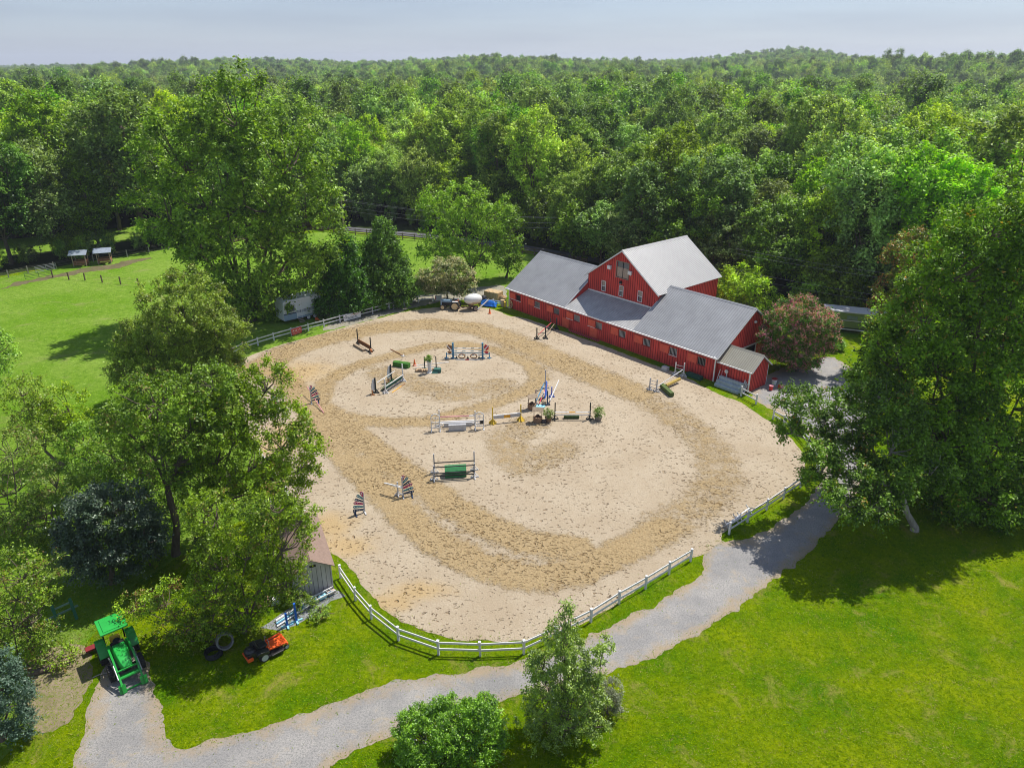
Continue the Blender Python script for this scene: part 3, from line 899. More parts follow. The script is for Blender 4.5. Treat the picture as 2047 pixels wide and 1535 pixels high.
ptree('evergreen', 'taller right evergreen of the pair behind the white fence', 'evergreen', (768, 608), cone_blobs(764, 460, 600, 66), L_EVER,
      pr=0.8, dens=1.9, K=14, M_=12, ls=0.27, tr=0.34, seed=17, up=0.35, droop=-0.35, outward=0.8, group='pair of evergreens behind the fence')
ptree('locust_tree', 'light green locust tree with several trunks in the meadow left of the barn', 'tree', (948, 562),
      [(885, 412, 48, 42), (930, 404, 48, 38), (980, 428, 46, 42), (905, 455, 62, 48), (965, 480, 54, 44), (880, 495, 44, 34), (1002, 465, 28, 32), (920, 515, 50, 28)],
      L_LOCUST, pr=1.1, dens=0.9, K=13, M_=11, ls=0.28, tr=0.28, seed=18, up=0.7, droop=0.3)
ptree('ash_tree', 'slender darker tree between the locust and the barn roof', 'tree', (1012, 556),
      [(1020, 455, 27, 38), (1015, 500, 30, 34), (1028, 530, 18, 20)], L_MAPLE, pr=0.9, dens=0.9, K=12, M_=10, ls=0.27, tr=0.2, seed=19)
ptree('flowering_tree', 'round cream flowering tree standing behind the old blue tractor', 'tree', (893, 604),
      [(892, 548, 52, 32), (862, 562, 32, 24), (922, 564, 32, 24)], L_FLOWER, pr=0.6, dens=1.2, K=13, M_=10, ls=0.2, tr=0.16, seed=20, up=0.8, flat=0.75)
ptree('boxelder_tree', 'bright yellow green young tree close behind the right barn wing', 'tree', (1500, 640),
      [(1478, 566, 42, 30), (1518, 585, 36, 24), (1455, 590, 26, 26), (1500, 600, 34, 30)], L_BRIGHT, Y=91, pr=0.9, dens=1.05, K=13, M_=10, ls=0.27, tr=0.15, seed=21)
ptree('crape_myrtle', 'pink flowering crape myrtle at the right gable end of the barn', 'tree', (1592, 742),
      [(1597, 645, 66, 46), (1556, 672, 42, 46), (1640, 665, 40, 42), (1598, 700, 60, 34)], L_MAPLE, pr=0.5, dens=1.35, K=13, M_=10, ls=0.15, tr=0.12, seed=22,
      up=0.8, extra=(L_PINK, 0.7, 0.13, 'blossom'))
ptree('maple_tree', 'spreading tree with pale trunk overhanging the gravel drive and the lawn', 'tree', (1828, 1060),
      [(1650, 830, 66, 55, 2), (1725, 830, 85, 62, 1), (1600, 800, 44, 26, 3), (1585, 860, 32, 20, 2), (1770, 800, 70, 40, 1), (1645, 930, 50, 54, -1), (1705, 955, 76, 60, -2), (1785, 890, 72, 62, -1), (1690, 1000, 42, 40, -4), (1745, 1015, 48, 34, -4), (1790, 965, 50, 34, -3), (1862, 940, 50, 40, -2)],
      L_MAPLE, pr=0.6, dens=1.1, K=12, M_=11, ls=0.17, tr=0.24, seed=23, bark=m_bark_pale, nl=10, droop=0.3, interior=0.15)
ptree('big_maple', 'largest dense dark green tree filling the right edge above the overhanging tree', 'tree', (1950, 985),
      [(1985, 450, 90, 75), (1900, 540, 95, 80), (2030, 570, 110, 100), (1850, 640, 85, 75), (1950, 690, 115, 90), (1800, 720, 66, 60), (1890, 880, 85, 70, -2), (1990, 900, 95, 90, -2), (1960, 985, 95, 52, -3), (2060, 960, 80, 90, -2), (1890, 985, 50, 44, -3), (1870, 780, 110, 76), (2060, 740, 90, 100), (2100, 480, 90, 90), (1990, 830, 90, 80), (1960, 920, 100, 70), (1850, 870, 80, 60), (1790, 800, 80, 66), (1745, 765, 46, 40, 3), (1775, 690, 50, 50, 2)],
      L_MAPLE, Y=46, pr=0.85, dens=1.25, K=14, M_=12, ls=0.22, tr=0.45, seed=24, interior=0.15)
ptree('turning_tree', 'tree with orange and yellow leaves behind the largest dark tree, near the motorhome', 'tree', (1780, 720),
      [(1812, 510, 40, 50), (1780, 590, 38, 42), (1800, 650, 40, 44), (1770, 660, 32, 34), (1840, 580, 40, 50)], L_MAPLE2, Y=72, pr=0.75, dens=1.0, K=13, M_=10, ls=0.22, tr=0.22, seed=25)
ptree('young_oak', 'young pointed tree standing alone on the near side of the gravel drive', 'tree', (1130, 1470),
      [(1130, 1228, 16, 30), (1125, 1275, 42, 32), (1122, 1330, 62, 34), (1165, 1345, 50, 22), (1135, 1390, 78, 40), (1085, 1330, 34, 28), (1100, 1440, 60, 34), (1170, 1425, 56, 38), (1205, 1290, 26, 9)],
      L_YOUNG, pr=0.3, dens=0.85, K=12, M_=9, ls=0.095, tr=0.09, seed=26, up=0.5, nl=12)
ptree('flowering_bush', 'wide leafy bush with tiny pale flowers at the drive edge, left of the young tree', 'bush', (905, 1512),
      [(850, 1468, 58, 48), (955, 1462, 52, 50), (905, 1445, 58, 38), (905, 1490, 95, 45), (965, 1420, 34, 28), (840, 1500, 46, 40)],
      L_BUSH, pr=0.24, dens=1.35, K=12, M_=8, ls=0.085, tr=0.07, seed=27, up=0.6, extra=(mat('pale_petal', (0.6, 0.5, 0.65)), 0.05, 0.03, 'blossom'))
ptree('grey_shrub', 'small greyish shrub just right of the young tree by the drive', 'shrub', (1214, 1425),
      [(1214, 1385, 28, 32), (1222, 1410, 24, 20)], L_GREY, pr=0.22, dens=0.9, K=10, M_=8, ls=0.07, tr=0.05, seed=28, nl=12)

def bush(label, px, rx, rz, lm, seed, ls=.11, pr=.32, name='scrub_bush'):
    b = g(*px)
    tree(name, label, 'bush', (b.x, b.y), [(0, 0, rz * .8, rx, rx * .8, rz), (rx * .6, .2, rz * .6, rx * .6, rx * .6, rz * .7)], lm, pr=pr, dens=1.1, K=11, M_=8, ls=ls, tr=.05, seed=seed, nl=4)
bush('leafy scrub bush at the foot of the right walnut like tree', (420, 1095), 1.1, .8, L_LOOSE, 101)
bush('scrub bush between the holly and the left walnut like trunk', (300, 1130), 1.0, .7, L_LOOSE, 102)
bush('bright scrub bush beside the vine covered tree trunk', (185, 945), 1.6, .8, L_BUSH, 103)
bush('low scrub bush on the grass behind the grey shed', (520, 1050), 1.2, .9, L_LOOSE, 104)
bush('scrub bush above the holly tree at the pasture edge', (270, 930), 1.8, 1.1, L_LOOSE, 105)
bush('scrub bush between the left scrub trees and the holly', (110, 1090), 1.3, .8, L_BROWN, 106)
bush('weedy bush growing between the shed wall and the ladder', (600, 1215), .8, .7, L_BUSH, 107, .08, .25)
bush('weed clump at the lower edge of the mat', (640, 1235), .7, .35, L_BUSH, 108, .07, .2)
bush('scrub bush in the shade behind the green hurdle', (60, 1200), 1.2, .8, L_BROWN, 109)
for i, (x, y, rr) in enumerate(((1760, 985, 1.6), (1880, 1000, 1.5), (1960, 1012, 1.8), (2035, 1020, 1.8), (2020, 930, 2.2), (1900, 930, 2.2))):
    bush(['dark undergrowth bush left of the pale maple trunk', 'dark undergrowth bush just right of the pale maple trunk', 'dark undergrowth bush further right under the maples', 'dark undergrowth bush at the right edge of the lawn', 'tall dark undergrowth bush at the right edge behind the lawn', 'tall dark undergrowth bush behind the pale maple trunk'][i], (x, y), rr, rr * .75, L_MAPLE, 120 + i, .15, .42)
bush('shrub at the left end of the camper trailer', (560, 640), 1.6, 1.3, L_OAK, 130, .2, .5)
bush('shrub in front of the camper beside the smaller evergreen', (655, 640), 1.5, 1.2, L_EVER, 131, .2, .5)
bush('rounded shrub behind the barn right of the boxelder', (1620, 620), 3.0, 2.6, L_LOCUST, 132, .28, .8)
bush('rounded shrub between the crape myrtle and the motorhome', (1665, 700), 1.2, .7, L_BUSH, 133, .16, .35)

# ---- the woods: a library of woodland trees, each individual one standing on its own
def wood_variant(H, R, seed, lm, squash=1.0, lobes=4, pr=1.05, K=12, M_=10, ls=0.38):
    r = np.random.default_rng(seed)
    bl = [(0, 0, H * 0.60, R * .80, R * .80, H * 0.36 * squash)]
    for i in range(lobes):
        t = 2 * math.pi * (i + r.random() * .6) / lobes
        rr = R * r.uniform(.40, .62)
        bl.append((math.cos(t) * rr, math.sin(t) * rr, H * r.uniform(.30, .80), R * r.uniform(.42, .60), R * r.uniform(.38, .55), H * r.uniform(.12, .2)))
    C, Rr = puffs_on(bl, pr, 0.95, r, interior=0.15)
    V = leaves_on(C, Rr, K, M_, ls, r, 0.85, 0.15)
    me = quads_mesh('crown', V, [lm])
    mb = MB(); limbs(mb, (0, 0), bl, C, H * 0.014 + 0.04, r, nl=3)
    return me, mb

VAR = []
vi = 0

for (H, R, sq, lobes) in ((19, 5.8, .92, 7), (22, 5.4, 1.0, 7), (15, 6.0, .9, 7), (20, 5.0, 1.05, 6), (17, 6.6, .82, 9), (21, 6.2, .92, 8)):
    me, mb = wood_variant(H, R, 40 + vi, L_FOREST[vi % 3], sq, lobes)
    VAR.append((me, mb, H, R)); vi += 1
for (H, R, lm) in ((9, 4.2, 0), (11, 4.6, 2), (8, 3.8, 1)):
    r = np.random.default_rng(90 + vi)
    bl = [(0, 0, H * .52, R * .8, R * .8, H * .42)] + [(math.cos(t) * R * .5, math.sin(t) * R * .5, H * r.uniform(.28, .6), R * .55, R * .55, H * .24) for t in (0.4, 1.9, 3.3, 4.9)]
    C, Rr = puffs_on(bl, 0.95, 1.0, r, interior=0.12, zmin=.5)
    me = quads_mesh('crown', leaves_on(C, Rr, 12, 10, .36, r, .85, .15), [L_FOREST[lm]])
    mb = MB(); limbs(mb, (0, 0), bl, C, .14, r, nl=2)
    VAR.append((me, mb, H, R)); vi += 1

KIND = {0: 'mid green broad', 1: 'tall yellow green', 2: 'low dark green', 3: 'narrow mid green', 4: 'wide yellow green', 5: 'large dark green', 6: 'small bushy green', 7: 'small bushy dark', 8: 'small bushy yellow green'}
WHERE = [(110, 'at the far left above the gates'), (250, 'behind the hay feeders'), (400, 'left of the tallest tree'), (560, 'hidden behind the tallest tree'), (700, 'right of the tallest tree'), (840, 'above the evergreen pair'),
         (940, 'behind the locust tree'), (1050, 'right of the locust tree'), (1180, 'above the left barn wing'), (1290, 'left of the barn loft roof'), (1420, 'behind the barn loft roof'), (1530, 'above the right barn wing'),
         (1640, 'above the crape myrtle'), (1760, 'above the motorhome'), (1880, 'behind the turning tree'), (9999, 'at the right edge above the largest tree')]
def where(x, y, s):
    px = x / y * F * .93 + W / 2
    w_ = next(t for k, t in WHERE if px < k)
    d = y - front(x)
    row = 'at the front' if d < 3.2 else 'second row' if d < 13 else 'third row' if d < 21 else 'fourth row' if d < 29 else 'deep inside'
    return f"woodland tree {w_}, {row}"
KC = {}
protos = {}
def wood_tree(x, y, v, s, zone, rz):
    key = v
    name = 'woodland_tree'
    if key not in protos:
        me, mb, H, R = VAR[v]
        root = empty(name, '', 'tree', (x, y, 0), rz)
        link_mesh('crown', me, root)
        mb.build('trunk', m_bark, root, smooth=True)
        protos[key] = root
    else:
        root = copy_tree(protos[key])
        root.location = (x, y, 0); root.rotation_euler = (0, 0, rz)
    root.scale = (s, s, s * random.uniform(.9, 1.1))
    root['label'] = (KIND[v] + ' ' + where(x, y, s)).replace('woodland tree', 'tree')
    root['group'] = 'woodland trees'
    root['category'] = 'tree'
    return root

FEDGE = [(-400, 46), (-150, 62), (-100, 104), (-84, 114), (-78, 120), (-66, 130), (-58, 139), (-44, 152), (-36, 156), (-14, 149), (4, 138), (10, 122), (16, 113), (24, 106), (31, 101), (38, 96.5), (46, 93), (56, 83), (64, 75), (74, 66), (100, 55), (200, 40)]
def front(x):
    return float(np.interp(x, [p[0] for p in FEDGE], [p[1] for p in FEDGE]))
spots = []
r = np.random.default_rng(77)
# edge row first
x = -150.0
while x < 110:
    f = front(x)
    if abs(x) < f * 0.78 + 14:
        spots.append((x + r.uniform(-1, 1), f + r.uniform(1, 3), 'e'))
        if r.random() < (.8 if x > -52 else .25): spots.append((x + r.uniform(1.5, 3.5), front(x + 2.5) - r.uniform(0, 1.5), 'u'))
    x += r.uniform(4.6, 6.6)
y = 60.0
while y < 420:
    x = -(y * 0.78 + 20)
    while x < y * 0.78 + 20:
        xx, yy = x + r.uniform(-1.8, 1.8), y + r.uniform(-1.8, 1.8)
        if yy > front(xx) + (5.5 if xx > -56 else 24):
            spots.append((xx, yy, 'i'))
        x += 7.6
    y += 7.0
indiv = [p for p in spots if p[2] in 'eu']
indiv += sorted([p for p in spots if p[2] == 'i'], key=lambda p: math.hypot(p[0], p[1]))[:296 - len(indiv)]
print('edge+individual', len(indiv))
done = set()
for (x, y, k) in indiv:
    done.add((x, y))
    zone = 'left' if x < -50 else ('road' if x < 8 else ('barn' if x < 46 else 'right'))
    if k == 'u':
        v = int(r.choice([6, 7, 8] if zone != 'left' else [7, 7, 6]))
    elif k == 'e':
        v = int(r.choice([2, 5, 0, 2, 3])) if zone in ('left',) else int(r.choice([0, 4, 1, 3, 2]))
    else:
        v = int(r.choice(6))
    s = r.uniform(.78, 1.2) * (0.85 if zone == 'barn' and k == 'e' else 1.0)
    if zone == 'left': s *= 1.12
    if k == 'u': s *= 1.0 if zone != 'left' else .6
    wood_tree(x, y, v, s, zone, r.uniform(0, 6.28))

# ---- everything farther: one wood that reads as a mass
def far_variant(seed, lm, H, R, pr, ls, K=9, M_=6):
    r = np.random.default_rng(seed)
    bl = [(0, 0, H * .66, R * .85, R * .85, H * .32)]
    for i in range(3):
        t = r.uniform(0, 6.28)
        bl.append((math.cos(t) * R * .5, math.sin(t) * R * .5, H * r.uniform(.55, .85), R * .45, R * .45, H * .16))
    C, Rr = puffs_on(bl, pr, 0.85, r, interior=0.05)
    V = leaves_on(C, Rr, K, M_, ls, r, 0.95, 0.1)
    V = V[V[:, 0, 2] > H * .3]
    return quads_mesh('far_crown', V, [lm])
FV = [far_variant(60, L_FOREST[0], 19, 4.8, 1.1, .62), far_variant(61, L_FOREST[1], 18, 4.6, 1.3, .62), far_variant(62, L_FOREST[2], 20, 4.9, 1.3, .62),
      far_variant(63, L_FOREST[0], 17, 5.4, 1.4, .62), far_variant(64, L_FOREST[2], 21, 4.4, 1.3, .62)]

pts = [(p[0], p[1], 0, r.uniform(.8, 1.15)) for p in spots if (p[0], p[1]) not in done]
y = 427.0
while y < 5200:
    step = 7.2 + (y - 420) * 0.0040
    xs = np.arange(-(y * 0.76 + 30), y * 0.76 + 30, step)
    xx = xs + r.uniform(-.32, .32, len(xs)) * step
    yy = y + r.uniform(-.32, .32, len(xs)) * step
    k = r.random(len(xs)) < 0.97
    sc = step / 7.6 * r.uniform(.78, 1.18, len(xs))
    pts += list(zip(xx[k], yy[k], np.ones(k.sum()), sc[k]))
    y += step
pts = np.array(pts)
print('far trees', len(pts))
zz = terrain(pts[:, 0], pts[:, 1])
# forest floor under the near half is flat; keep bushes along the wood's edge in the same mass
vis = np.ones(len(pts), bool)
pts = pts[vis]; zz = zz[vis]
ed_x = r.uniform(-150, 110, 220)
ed = [(x_, front(x_) - r.uniform(0.5, 4.5) if True else 0) for x_ in ed_x]
ed = [(a, b) for a, b in ed if abs(a) < b * .78 + 10 and not (4 < a < 44)]
n0 = len(pts)
P3 = np.concatenate([np.stack([pts[:, 0], pts[:, 1], zz - 0.5], 1), np.array([(a, b, -1.2) for a, b in ed])])
SC = np.concatenate([np.minimum(pts[:, 3], 2.6), r.uniform(.16, .3, len(ed))])
SZ = np.concatenate([np.minimum(pts[:, 3], 1.25) * r.uniform(.72, 1.28, n0), r.uniform(.16, .28, len(ed))])
me = bpy.data.meshes.new('distant_wood')
me.vertices.add(len(P3)); me.vertices.foreach_set('co', P3.reshape(-1).astype(np.float32))
def addattr(nm, ty, arr):
    A = me.attributes.new(nm, ty, 'POINT')
    A.data.foreach_set('vector' if ty == 'FLOAT_VECTOR' else 'value', arr.reshape(-1))
addattr('scl', 'FLOAT_VECTOR', np.stack([SC, SC, SZ], 1).astype(np.float32))
addattr('rot', 'FLOAT_VECTOR', np.stack([np.zeros(len(P3)), np.zeros(len(P3)), r.uniform(0, 6.28, len(P3))], 1).astype(np.float32))
addattr('pick', 'INT', r.integers(0, 5, len(P3)).astype(np.int32))
wood = link_mesh('distant_wood', me)
tag(wood, 'far off mass of woodland rolling to the hills on the horizon', 'forest', kind='stuff')
ng = bpy.data.node_groups.new('distant_wood', 'GeometryNodeTree')
ng.interface.new_socket('Geometry', in_out='INPUT', socket_type='NodeSocketGeometry')
ng.interface.new_socket('Geometry', in_out='OUTPUT', socket_type='NodeSocketGeometry')
gi = ng.nodes.new('NodeGroupInput'); go = ng.nodes.new('NodeGroupOutput')
iop = ng.nodes.new('GeometryNodeInstanceOnPoints')
jn = ng.nodes.new('GeometryNodeGeometryToInstance')
# the five crown shapes come in as tiny template meshes held by the node group's own join
tmpl = []
for i, fm in enumerate(FV):
    o = bpy.data.objects.new('crown_shape', fm)
    tmpl.append(o)
for o in tmpl:
    oi_ = ng.nodes.new('GeometryNodeObjectInfo'); oi_.inputs['Object'].default_value = o; oi_.inputs['As Instance'].default_value = True
    ng.links.new(oi_.outputs['Geometry'], jn.inputs[0])
def named(nm, ty):
    n = ng.nodes.new('GeometryNodeInputNamedAttribute'); n.data_type = ty; n.inputs['Name'].default_value = nm; return n.outputs['Attribute']
jn2 = ng.nodes.new('GeometryNodeJoinGeometry')
for n in [n for n in ng.nodes if n.bl_idname == 'GeometryNodeObjectInfo']:
    ng.links.new(n.outputs['Geometry'], jn2.inputs[0])
ng.nodes.remove(jn)
ng.links.new(gi.outputs[0], iop.inputs['Points'])
ng.links.new(jn2.outputs[0], iop.inputs['Instance'])
iop.inputs['Pick Instance'].default_value = True
ng.links.new(named('pick', 'INT'), iop.inputs['Instance Index'])
ng.links.new(named('rot', 'FLOAT_VECTOR'), iop.inputs['Rotation'])
ng.links.new(named('scl', 'FLOAT_VECTOR'), iop.inputs['Scale'])
ng.links.new(iop.outputs[0], go.inputs[0])
md = wood.modifiers.new('spread', 'NODES'); md.node_group = ng
# ================================================================ BARN
m_red = mat('red_board', (0.58, 0.062, 0.052), 0.65, var=0.30, scale=0.9, bump=0.15, bscale=12, stretch=(1, 1, .25))
m_red2 = mat('red_shutter', (0.70, 0.115, 0.07), 0.6, var=0.15, scale=2.0)
m_redtrim_shade = mat('red_trim_gap_shade', (0.27, 0.020, 0.020), 0.65, var=0.15, scale=2.0)  # darker than the boards: shadow lines along the battens put into their colour
m_white = mat('white_paint', (0.78, 0.78, 0.78), 0.5, var=0.06, scale=3)
m_whitew = mat('weathered_white', (0.62, 0.62, 0.62), 0.6, var=0.16, scale=5, stretch=(1, 1, 3))
m_metal_d = mat('weathered_metal_roof', (0.32, 0.325, 0.335), 0.5, 0.25, var=0.14, scale=0.5, spec=0.4, stretch=(1, 1, 1))
m_metal_l = mat('bright_metal_roof', (0.30, 0.30, 0.305), 0.5, 0.2, var=0.08, scale=0.5, spec=0.4)
m_metal_t = mat('tan_metal_roof', (0.35, 0.33, 0.27), 0.5, 0.15, var=0.08, scale=0.7, spec=0.4)
m_low = mat('low_metal_roof', (0.38, 0.38, 0.375), 0.5, 0.2, var=0.2, scale=1.0, spec=0.4)
m_dark = mat('interior_shade', (0.012, 0.012, 0.014), 0.6, var=0.2)  # near-black panels stand in for the unlit inside of stalls and aisle
m_glass = mat('window_glass', (0.10, 0.13, 0.17), 0.08, var=0.2, scale=2, spec=0.8)
m_tanw = mat('tan_shade', (0.42, 0.33, 0.27), 0.7, var=0.2, scale=4)
m_black = mat('black_paint', (0.018, 0.018, 0.020), 0.5, var=0.2)
m_steel = mat('grey_steel', (0.35, 0.36, 0.38), 0.4, 0.6, var=0.1)
m_wood = mat('weathered_wood', (0.30, 0.23, 0.16), 0.8, var=0.25, scale=6, stretch=(1, 1, .3))

def slab_wall(mb, P, u0, u1, z0, z1, th, openings=()):
    """P(u, w, z): local frame -> point; w goes into the wall. Cells are cut round the openings."""
    us = sorted({u0, u1, *[o[0] for o in openings], *[o[1] for o in openings]})
    zs = sorted({z0, z1, *[o[2] for o in openings], *[o[3] for o in openings]})
    us = [u for u in us if u0 <= u <= u1]; zs = [z for z in zs if z0 <= z <= z1]
    for a, b in zip(us[:-1], us[1:]):
        for c, d in zip(zs[:-1], zs[1:]):
            if any(o[0] - 1e-6 <= a and b <= o[1] + 1e-6 and o[2] - 1e-6 <= c and d <= o[3] + 1e-6 for o in openings):
                continue
            mb.add([P(u, w, z) for z in (c, d) for w in (0, th) for u in (a, b)],
                   [(0, 2, 3, 1), (4, 5, 7, 6), (0, 1, 5, 4), (2, 6, 7, 3), (0, 4, 6, 2), (1, 3, 7, 5)])

def battens(mb, P, u0, u1, zlo, zhi, sp=0.36, w=0.045, proud=0.028, openings=()):
    n = int((u1 - u0) / sp)
    for i in range(n + 1):
        u = u0 + 0.03 + (u1 - u0 - 0.06) * i / max(1, n)
        a, b = zlo, zhi(u) if callable(zhi) else zhi
        a = zlo(u) if callable(zlo) else zlo
        segs = [(a, b)]
        for o in openings:
            if o[0] - .04 < u < o[1] + .04:
                ns = []
                for (p, q) in segs:
                    if o[3] <= p or o[2] >= q: ns.append((p, q)); continue
                    if o[2] > p: ns.append((p, o[2] - .03))
                    if o[3] < q: ns.append((o[3] + .03, q))
                segs = ns
        for (p, q) in segs:
            if q - p < .05: continue
            mb.add([P(u + du, ww, z) for z in (p, q) for ww in (-proud, 0.01) for du in (-w / 2, w / 2)],
                   [(0, 2, 3, 1), (4, 5, 7, 6), (0, 1, 5, 4), (2, 6, 7, 3), (0, 4, 6, 2), (1, 3, 7, 5)])

def fbox(mb, P, u0, u1, w0, w1, z0, z1):
    mb.add([P(u, w, z) for z in (z0, z1) for w in (w0, w1) for u in (u0, u1)],
           [(0, 2, 3, 1), (4, 5, 7, 6), (0, 1, 5, 4), (2, 6, 7, 3), (0, 4, 6, 2), (1, 3, 7, 5)])

barn = empty('barn', 'long red board and batten barn with grey metal roofs and tall middle loft', 'barn', BA, math.atan2(BU.y, BU.x))
# barn local frame: x = u along the stall wall, y = v into the barn, z up
LEN, DEP, EAVE, RIDGE_V = 33.1, 11.8, 2.92, 5.9
SL = 0.645
WC = [1.84, 5.63, 9.25, 12.87, 16.55, 20.25, 23.9, 27.6, 31.3]
ops = [(c - .52, c + .52, 1.38 - .012 * i, 2.16) for i, c in enumerate(WC)]
PF = lambda u, w, z: (u, w, z)
mb = MB()
mb.cur = 0
slab_wall(mb, PF, 0, LEN, 0, EAVE, 0.15, ops)
PB = lambda u, w, z: (u, DEP - w, z)
slab_wall(mb, PB, 0, LEN, 0, EAVE, 0.15)
# gable ends
def gable_z(v): return EAVE + SL * (v if v < RIDGE_V else DEP - v) - 0.02
DO = (3.6, 8.2, 0.0, 2.5)
for uu, sgn, opn in ((0.0, 1, None), (LEN, -1, DO)):
    PG = (lambda uu, sgn: (lambda a, w, z: (uu + sgn * w, a, z)))(uu, sgn)
    slab_wall(mb, PG, 0.15, DEP - .15, 0, EAVE - .04, 0.15, [opn] if opn else [])
    mb.prism([(uu, 0.15, EAVE - .04), (uu, DEP - .15, EAVE - .04), (uu, RIDGE_V, gable_z(RIDGE_V) - .1)], (sgn * .15, 0, 0))
# inner gable walls that show beside the low middle roof
TU0, TU1, TV0, TV1, TE = 11.04, 22.08, 3.7, 15.5, 6.35
for uu, sgn in ((TU0, 1), (TU1, -1)):
    mb.prism([(uu, 0.2, EAVE - .1), (uu, TV0, EAVE - .1), (uu, TV0, gable_z(TV0) - .08)], (-sgn * .12, 0, 0))
# tall middle block
TA = 10.25; TM = (TU0 + TU1) / 2
TS = (TA - TE) / (TM - TU0)
tw = [(TU0 + 2.0 + .0, 0, 0, 0)]
wins = [(13.4, 13.98, 4.75, 5.95), (16.27, 16.85, 4.75, 5.95), (19.2, 19.78, 4.75, 5.95)]
loft = (15.62, 17.5, 6.95, 8.85)
PT = lambda u, w, z: (u, TV0 + w, z)
slab_wall(mb, PT, TU0, TU1, 3.6, TE, 0.15, wins)
def tz(u): return TA - TS * abs(u - TM)
# gable triangle with loft opening: strips
brk = [TU0, TM - 1.6, loft[0], TM, loft[1], TM + 1.6, TU1]
for a, b in zip(brk[:-1], brk[1:]):
    lo = TE
    if a >= loft[0] - 1e-6 and b <= loft[1] + 1e-6:
        mb.prism([(a, TV0, TE), (b, TV0, TE), (b, TV0, loft[2]), (a, TV0, loft[2])], (0, .15, 0))
        mb.prism([(a, TV0, loft[3]), (b, TV0, loft[3]), (b, TV0, tz(b) - .03), (a, TV0, tz(a) - .03)], (0, .15, 0))
    else:
        mb.prism([(a, TV0, TE), (b, TV0, TE), (b, TV0, tz(b) - .03), (a, TV0, tz(a) - .03)], (0, .15, 0))
mb.box(TU0, TU0 + .15, TV0 + .15, TV1 - .15, 0, TE - .02)
mb.box(TU1 - .15, TU1, TV0 + .15, TV1 - .15, 0, TE - .02)
mb.prism([(TU0, TV1, 0), (TU1, TV1, 0), (TU1, TV1, TE), (TM, TV1, TA - .05), (TU0, TV1, TE)], (0, -.15, 0))
mb.build('wall', m_red, barn)

bt = MB()
shut = [(c - 1.72, c - .56, 1.42 - .012 * i, 2.2) for i, c in enumerate(WC)]
battens(bt, PF, 0, LEN, 0.05, EAVE - .06, 0.34, 0.05, 0.03, [(o[0] - .06, o[1] + .06, o[2] - .1, o[3] + .06) for o in ops] + shut)
bt.build('batten', m_redtrim_shade, barn); bt = MB()
PGr = lambda a, w, z: (LEN - w, a, z)
battens(bt, PGr, 0.1, DEP - .1, lambda v: 2.62 if DO[0] < v < DO[1] else 0.05, lambda v: gable_z(v) - .12, 0.34, 0.05, 0.03, [(0.2, 3.6, 0, 3.9)])
bt.build('batten', m_redtrim_shade, barn); bt = MB()
PGl = lambda a, w, z: (w, a, z)
battens(bt, PGl, 0.1, DEP - .1, 0.05, lambda v: gable_z(v) - .12, 0.34, 0.05, 0.03)
bt.build('batten', m_redtrim_shade, barn); bt = MB()
battens(bt, PT, TU0 + .05, TU1 - .05, lambda u: 3.7, lambda u: tz(u) - .12, 0.34, 0.05, 0.03, [(a - .06, b + .06, c - .06, d + .06) for a, b, c, d in wins + [loft]])
bt.build('batten', m_redtrim_shade, barn); bt = MB()
PTr = lambda a, w, z: (TU1 - w, a, z)
battens(bt, PTr, TV0 + .1, TV1 - .1, 0.1, TE - .1, 0.34, 0.05, 0.03)
bt.build('batten', m_redtrim_shade, barn)

def rib_mat(mm):
    k = mm.name + '_rib'
    base = {'weathered_metal_roof': (.24, .245, .255), 'bright_metal_roof': (.29, .29, .30), 'tan_metal_roof': (.25, .24, .19), 'low_metal_roof': (.28, .28, .29)}[mm.name]
    return mat(k, base, .5, .2)

def roof_plane(name, p_eave0, p_eave1, p_top1, p_top0, material, th=0.06, rib=0.30, rw=0.035, rh=0.025, parent=barn):
    """eave0-eave1 along the eave, top above them."""
    a, b, c, d = [Vector(p) for p in (p_eave0, p_eave1, p_top1, p_top0)]
    nrm = (b - a).cross(d - a).normalized()
    if nrm.z < 0: nrm = -nrm
    m = MB()
    m.prism([a, b, c, d], -nrm * th)
    m.cur = 1
    L_ = (b - a).length
    n = int(L_ / rib)
    for i in range(n + 1):
        t = i / n
        p, q = a.lerp(b, t), d.lerp(c, t)
        e = (b - a).normalized() * rw / 2
        if i == 0: p, q = p + e, q + e
        if i == n: p, q = p - e, q - e
        m.add([p - e + nrm * .001, p + e + nrm * .001, q + e + nrm * .001, q - e + nrm * .001, p - e * .5 + nrm * rh, p + e * .5 + nrm * rh, q + e * .5 + nrm * rh, q - e * .5 + nrm * rh],
              [(4, 5, 6, 7), (0, 1, 5, 4), (1, 2, 6, 5), (2, 3, 7, 6), (3, 0, 4, 7)])
    return m.build(name, [material, rib_mat(material)], parent)
OV = 0.32
def rz_(v): return EAVE + 0.09 + SL * v
ridz = rz_(RIDGE_V)
for (a, b) in ((-OV, TU0 - .0), (TU1 + .0, LEN + OV)):
    rf = roof_plane('roof', (a, -OV, rz_(-OV)), (b, -OV, rz_(-OV)), (b, RIDGE_V, ridz), (a, RIDGE_V, ridz), m_metal_d)
    roof_plane('roof', (b, DEP + OV, rz_(-OV)), (a, DEP + OV, rz_(-OV)), (a, RIDGE_V, ridz), (b, RIDGE_V, ridz), m_metal_d)
    m = MB()
    m.prism([(a, RIDGE_V - .18, ridz - .085), (a, RIDGE_V, ridz + .055), (a, RIDGE_V + .18, ridz - .085)], (b - a, 0, 0))
    m.build('ridge_cap', m_metal_d, rf)
LZ0, LZ1 = rz_(-OV), 4.34
roof_plane('low_roof', (TU0 + .02, -OV, LZ0 + .003), (TU1 - .02, -OV, LZ0 + .003), (TU1 - .02, TV0 - .002, LZ1), (TU0 + .02, TV0 - .002, LZ1), m_low, rib=.34)
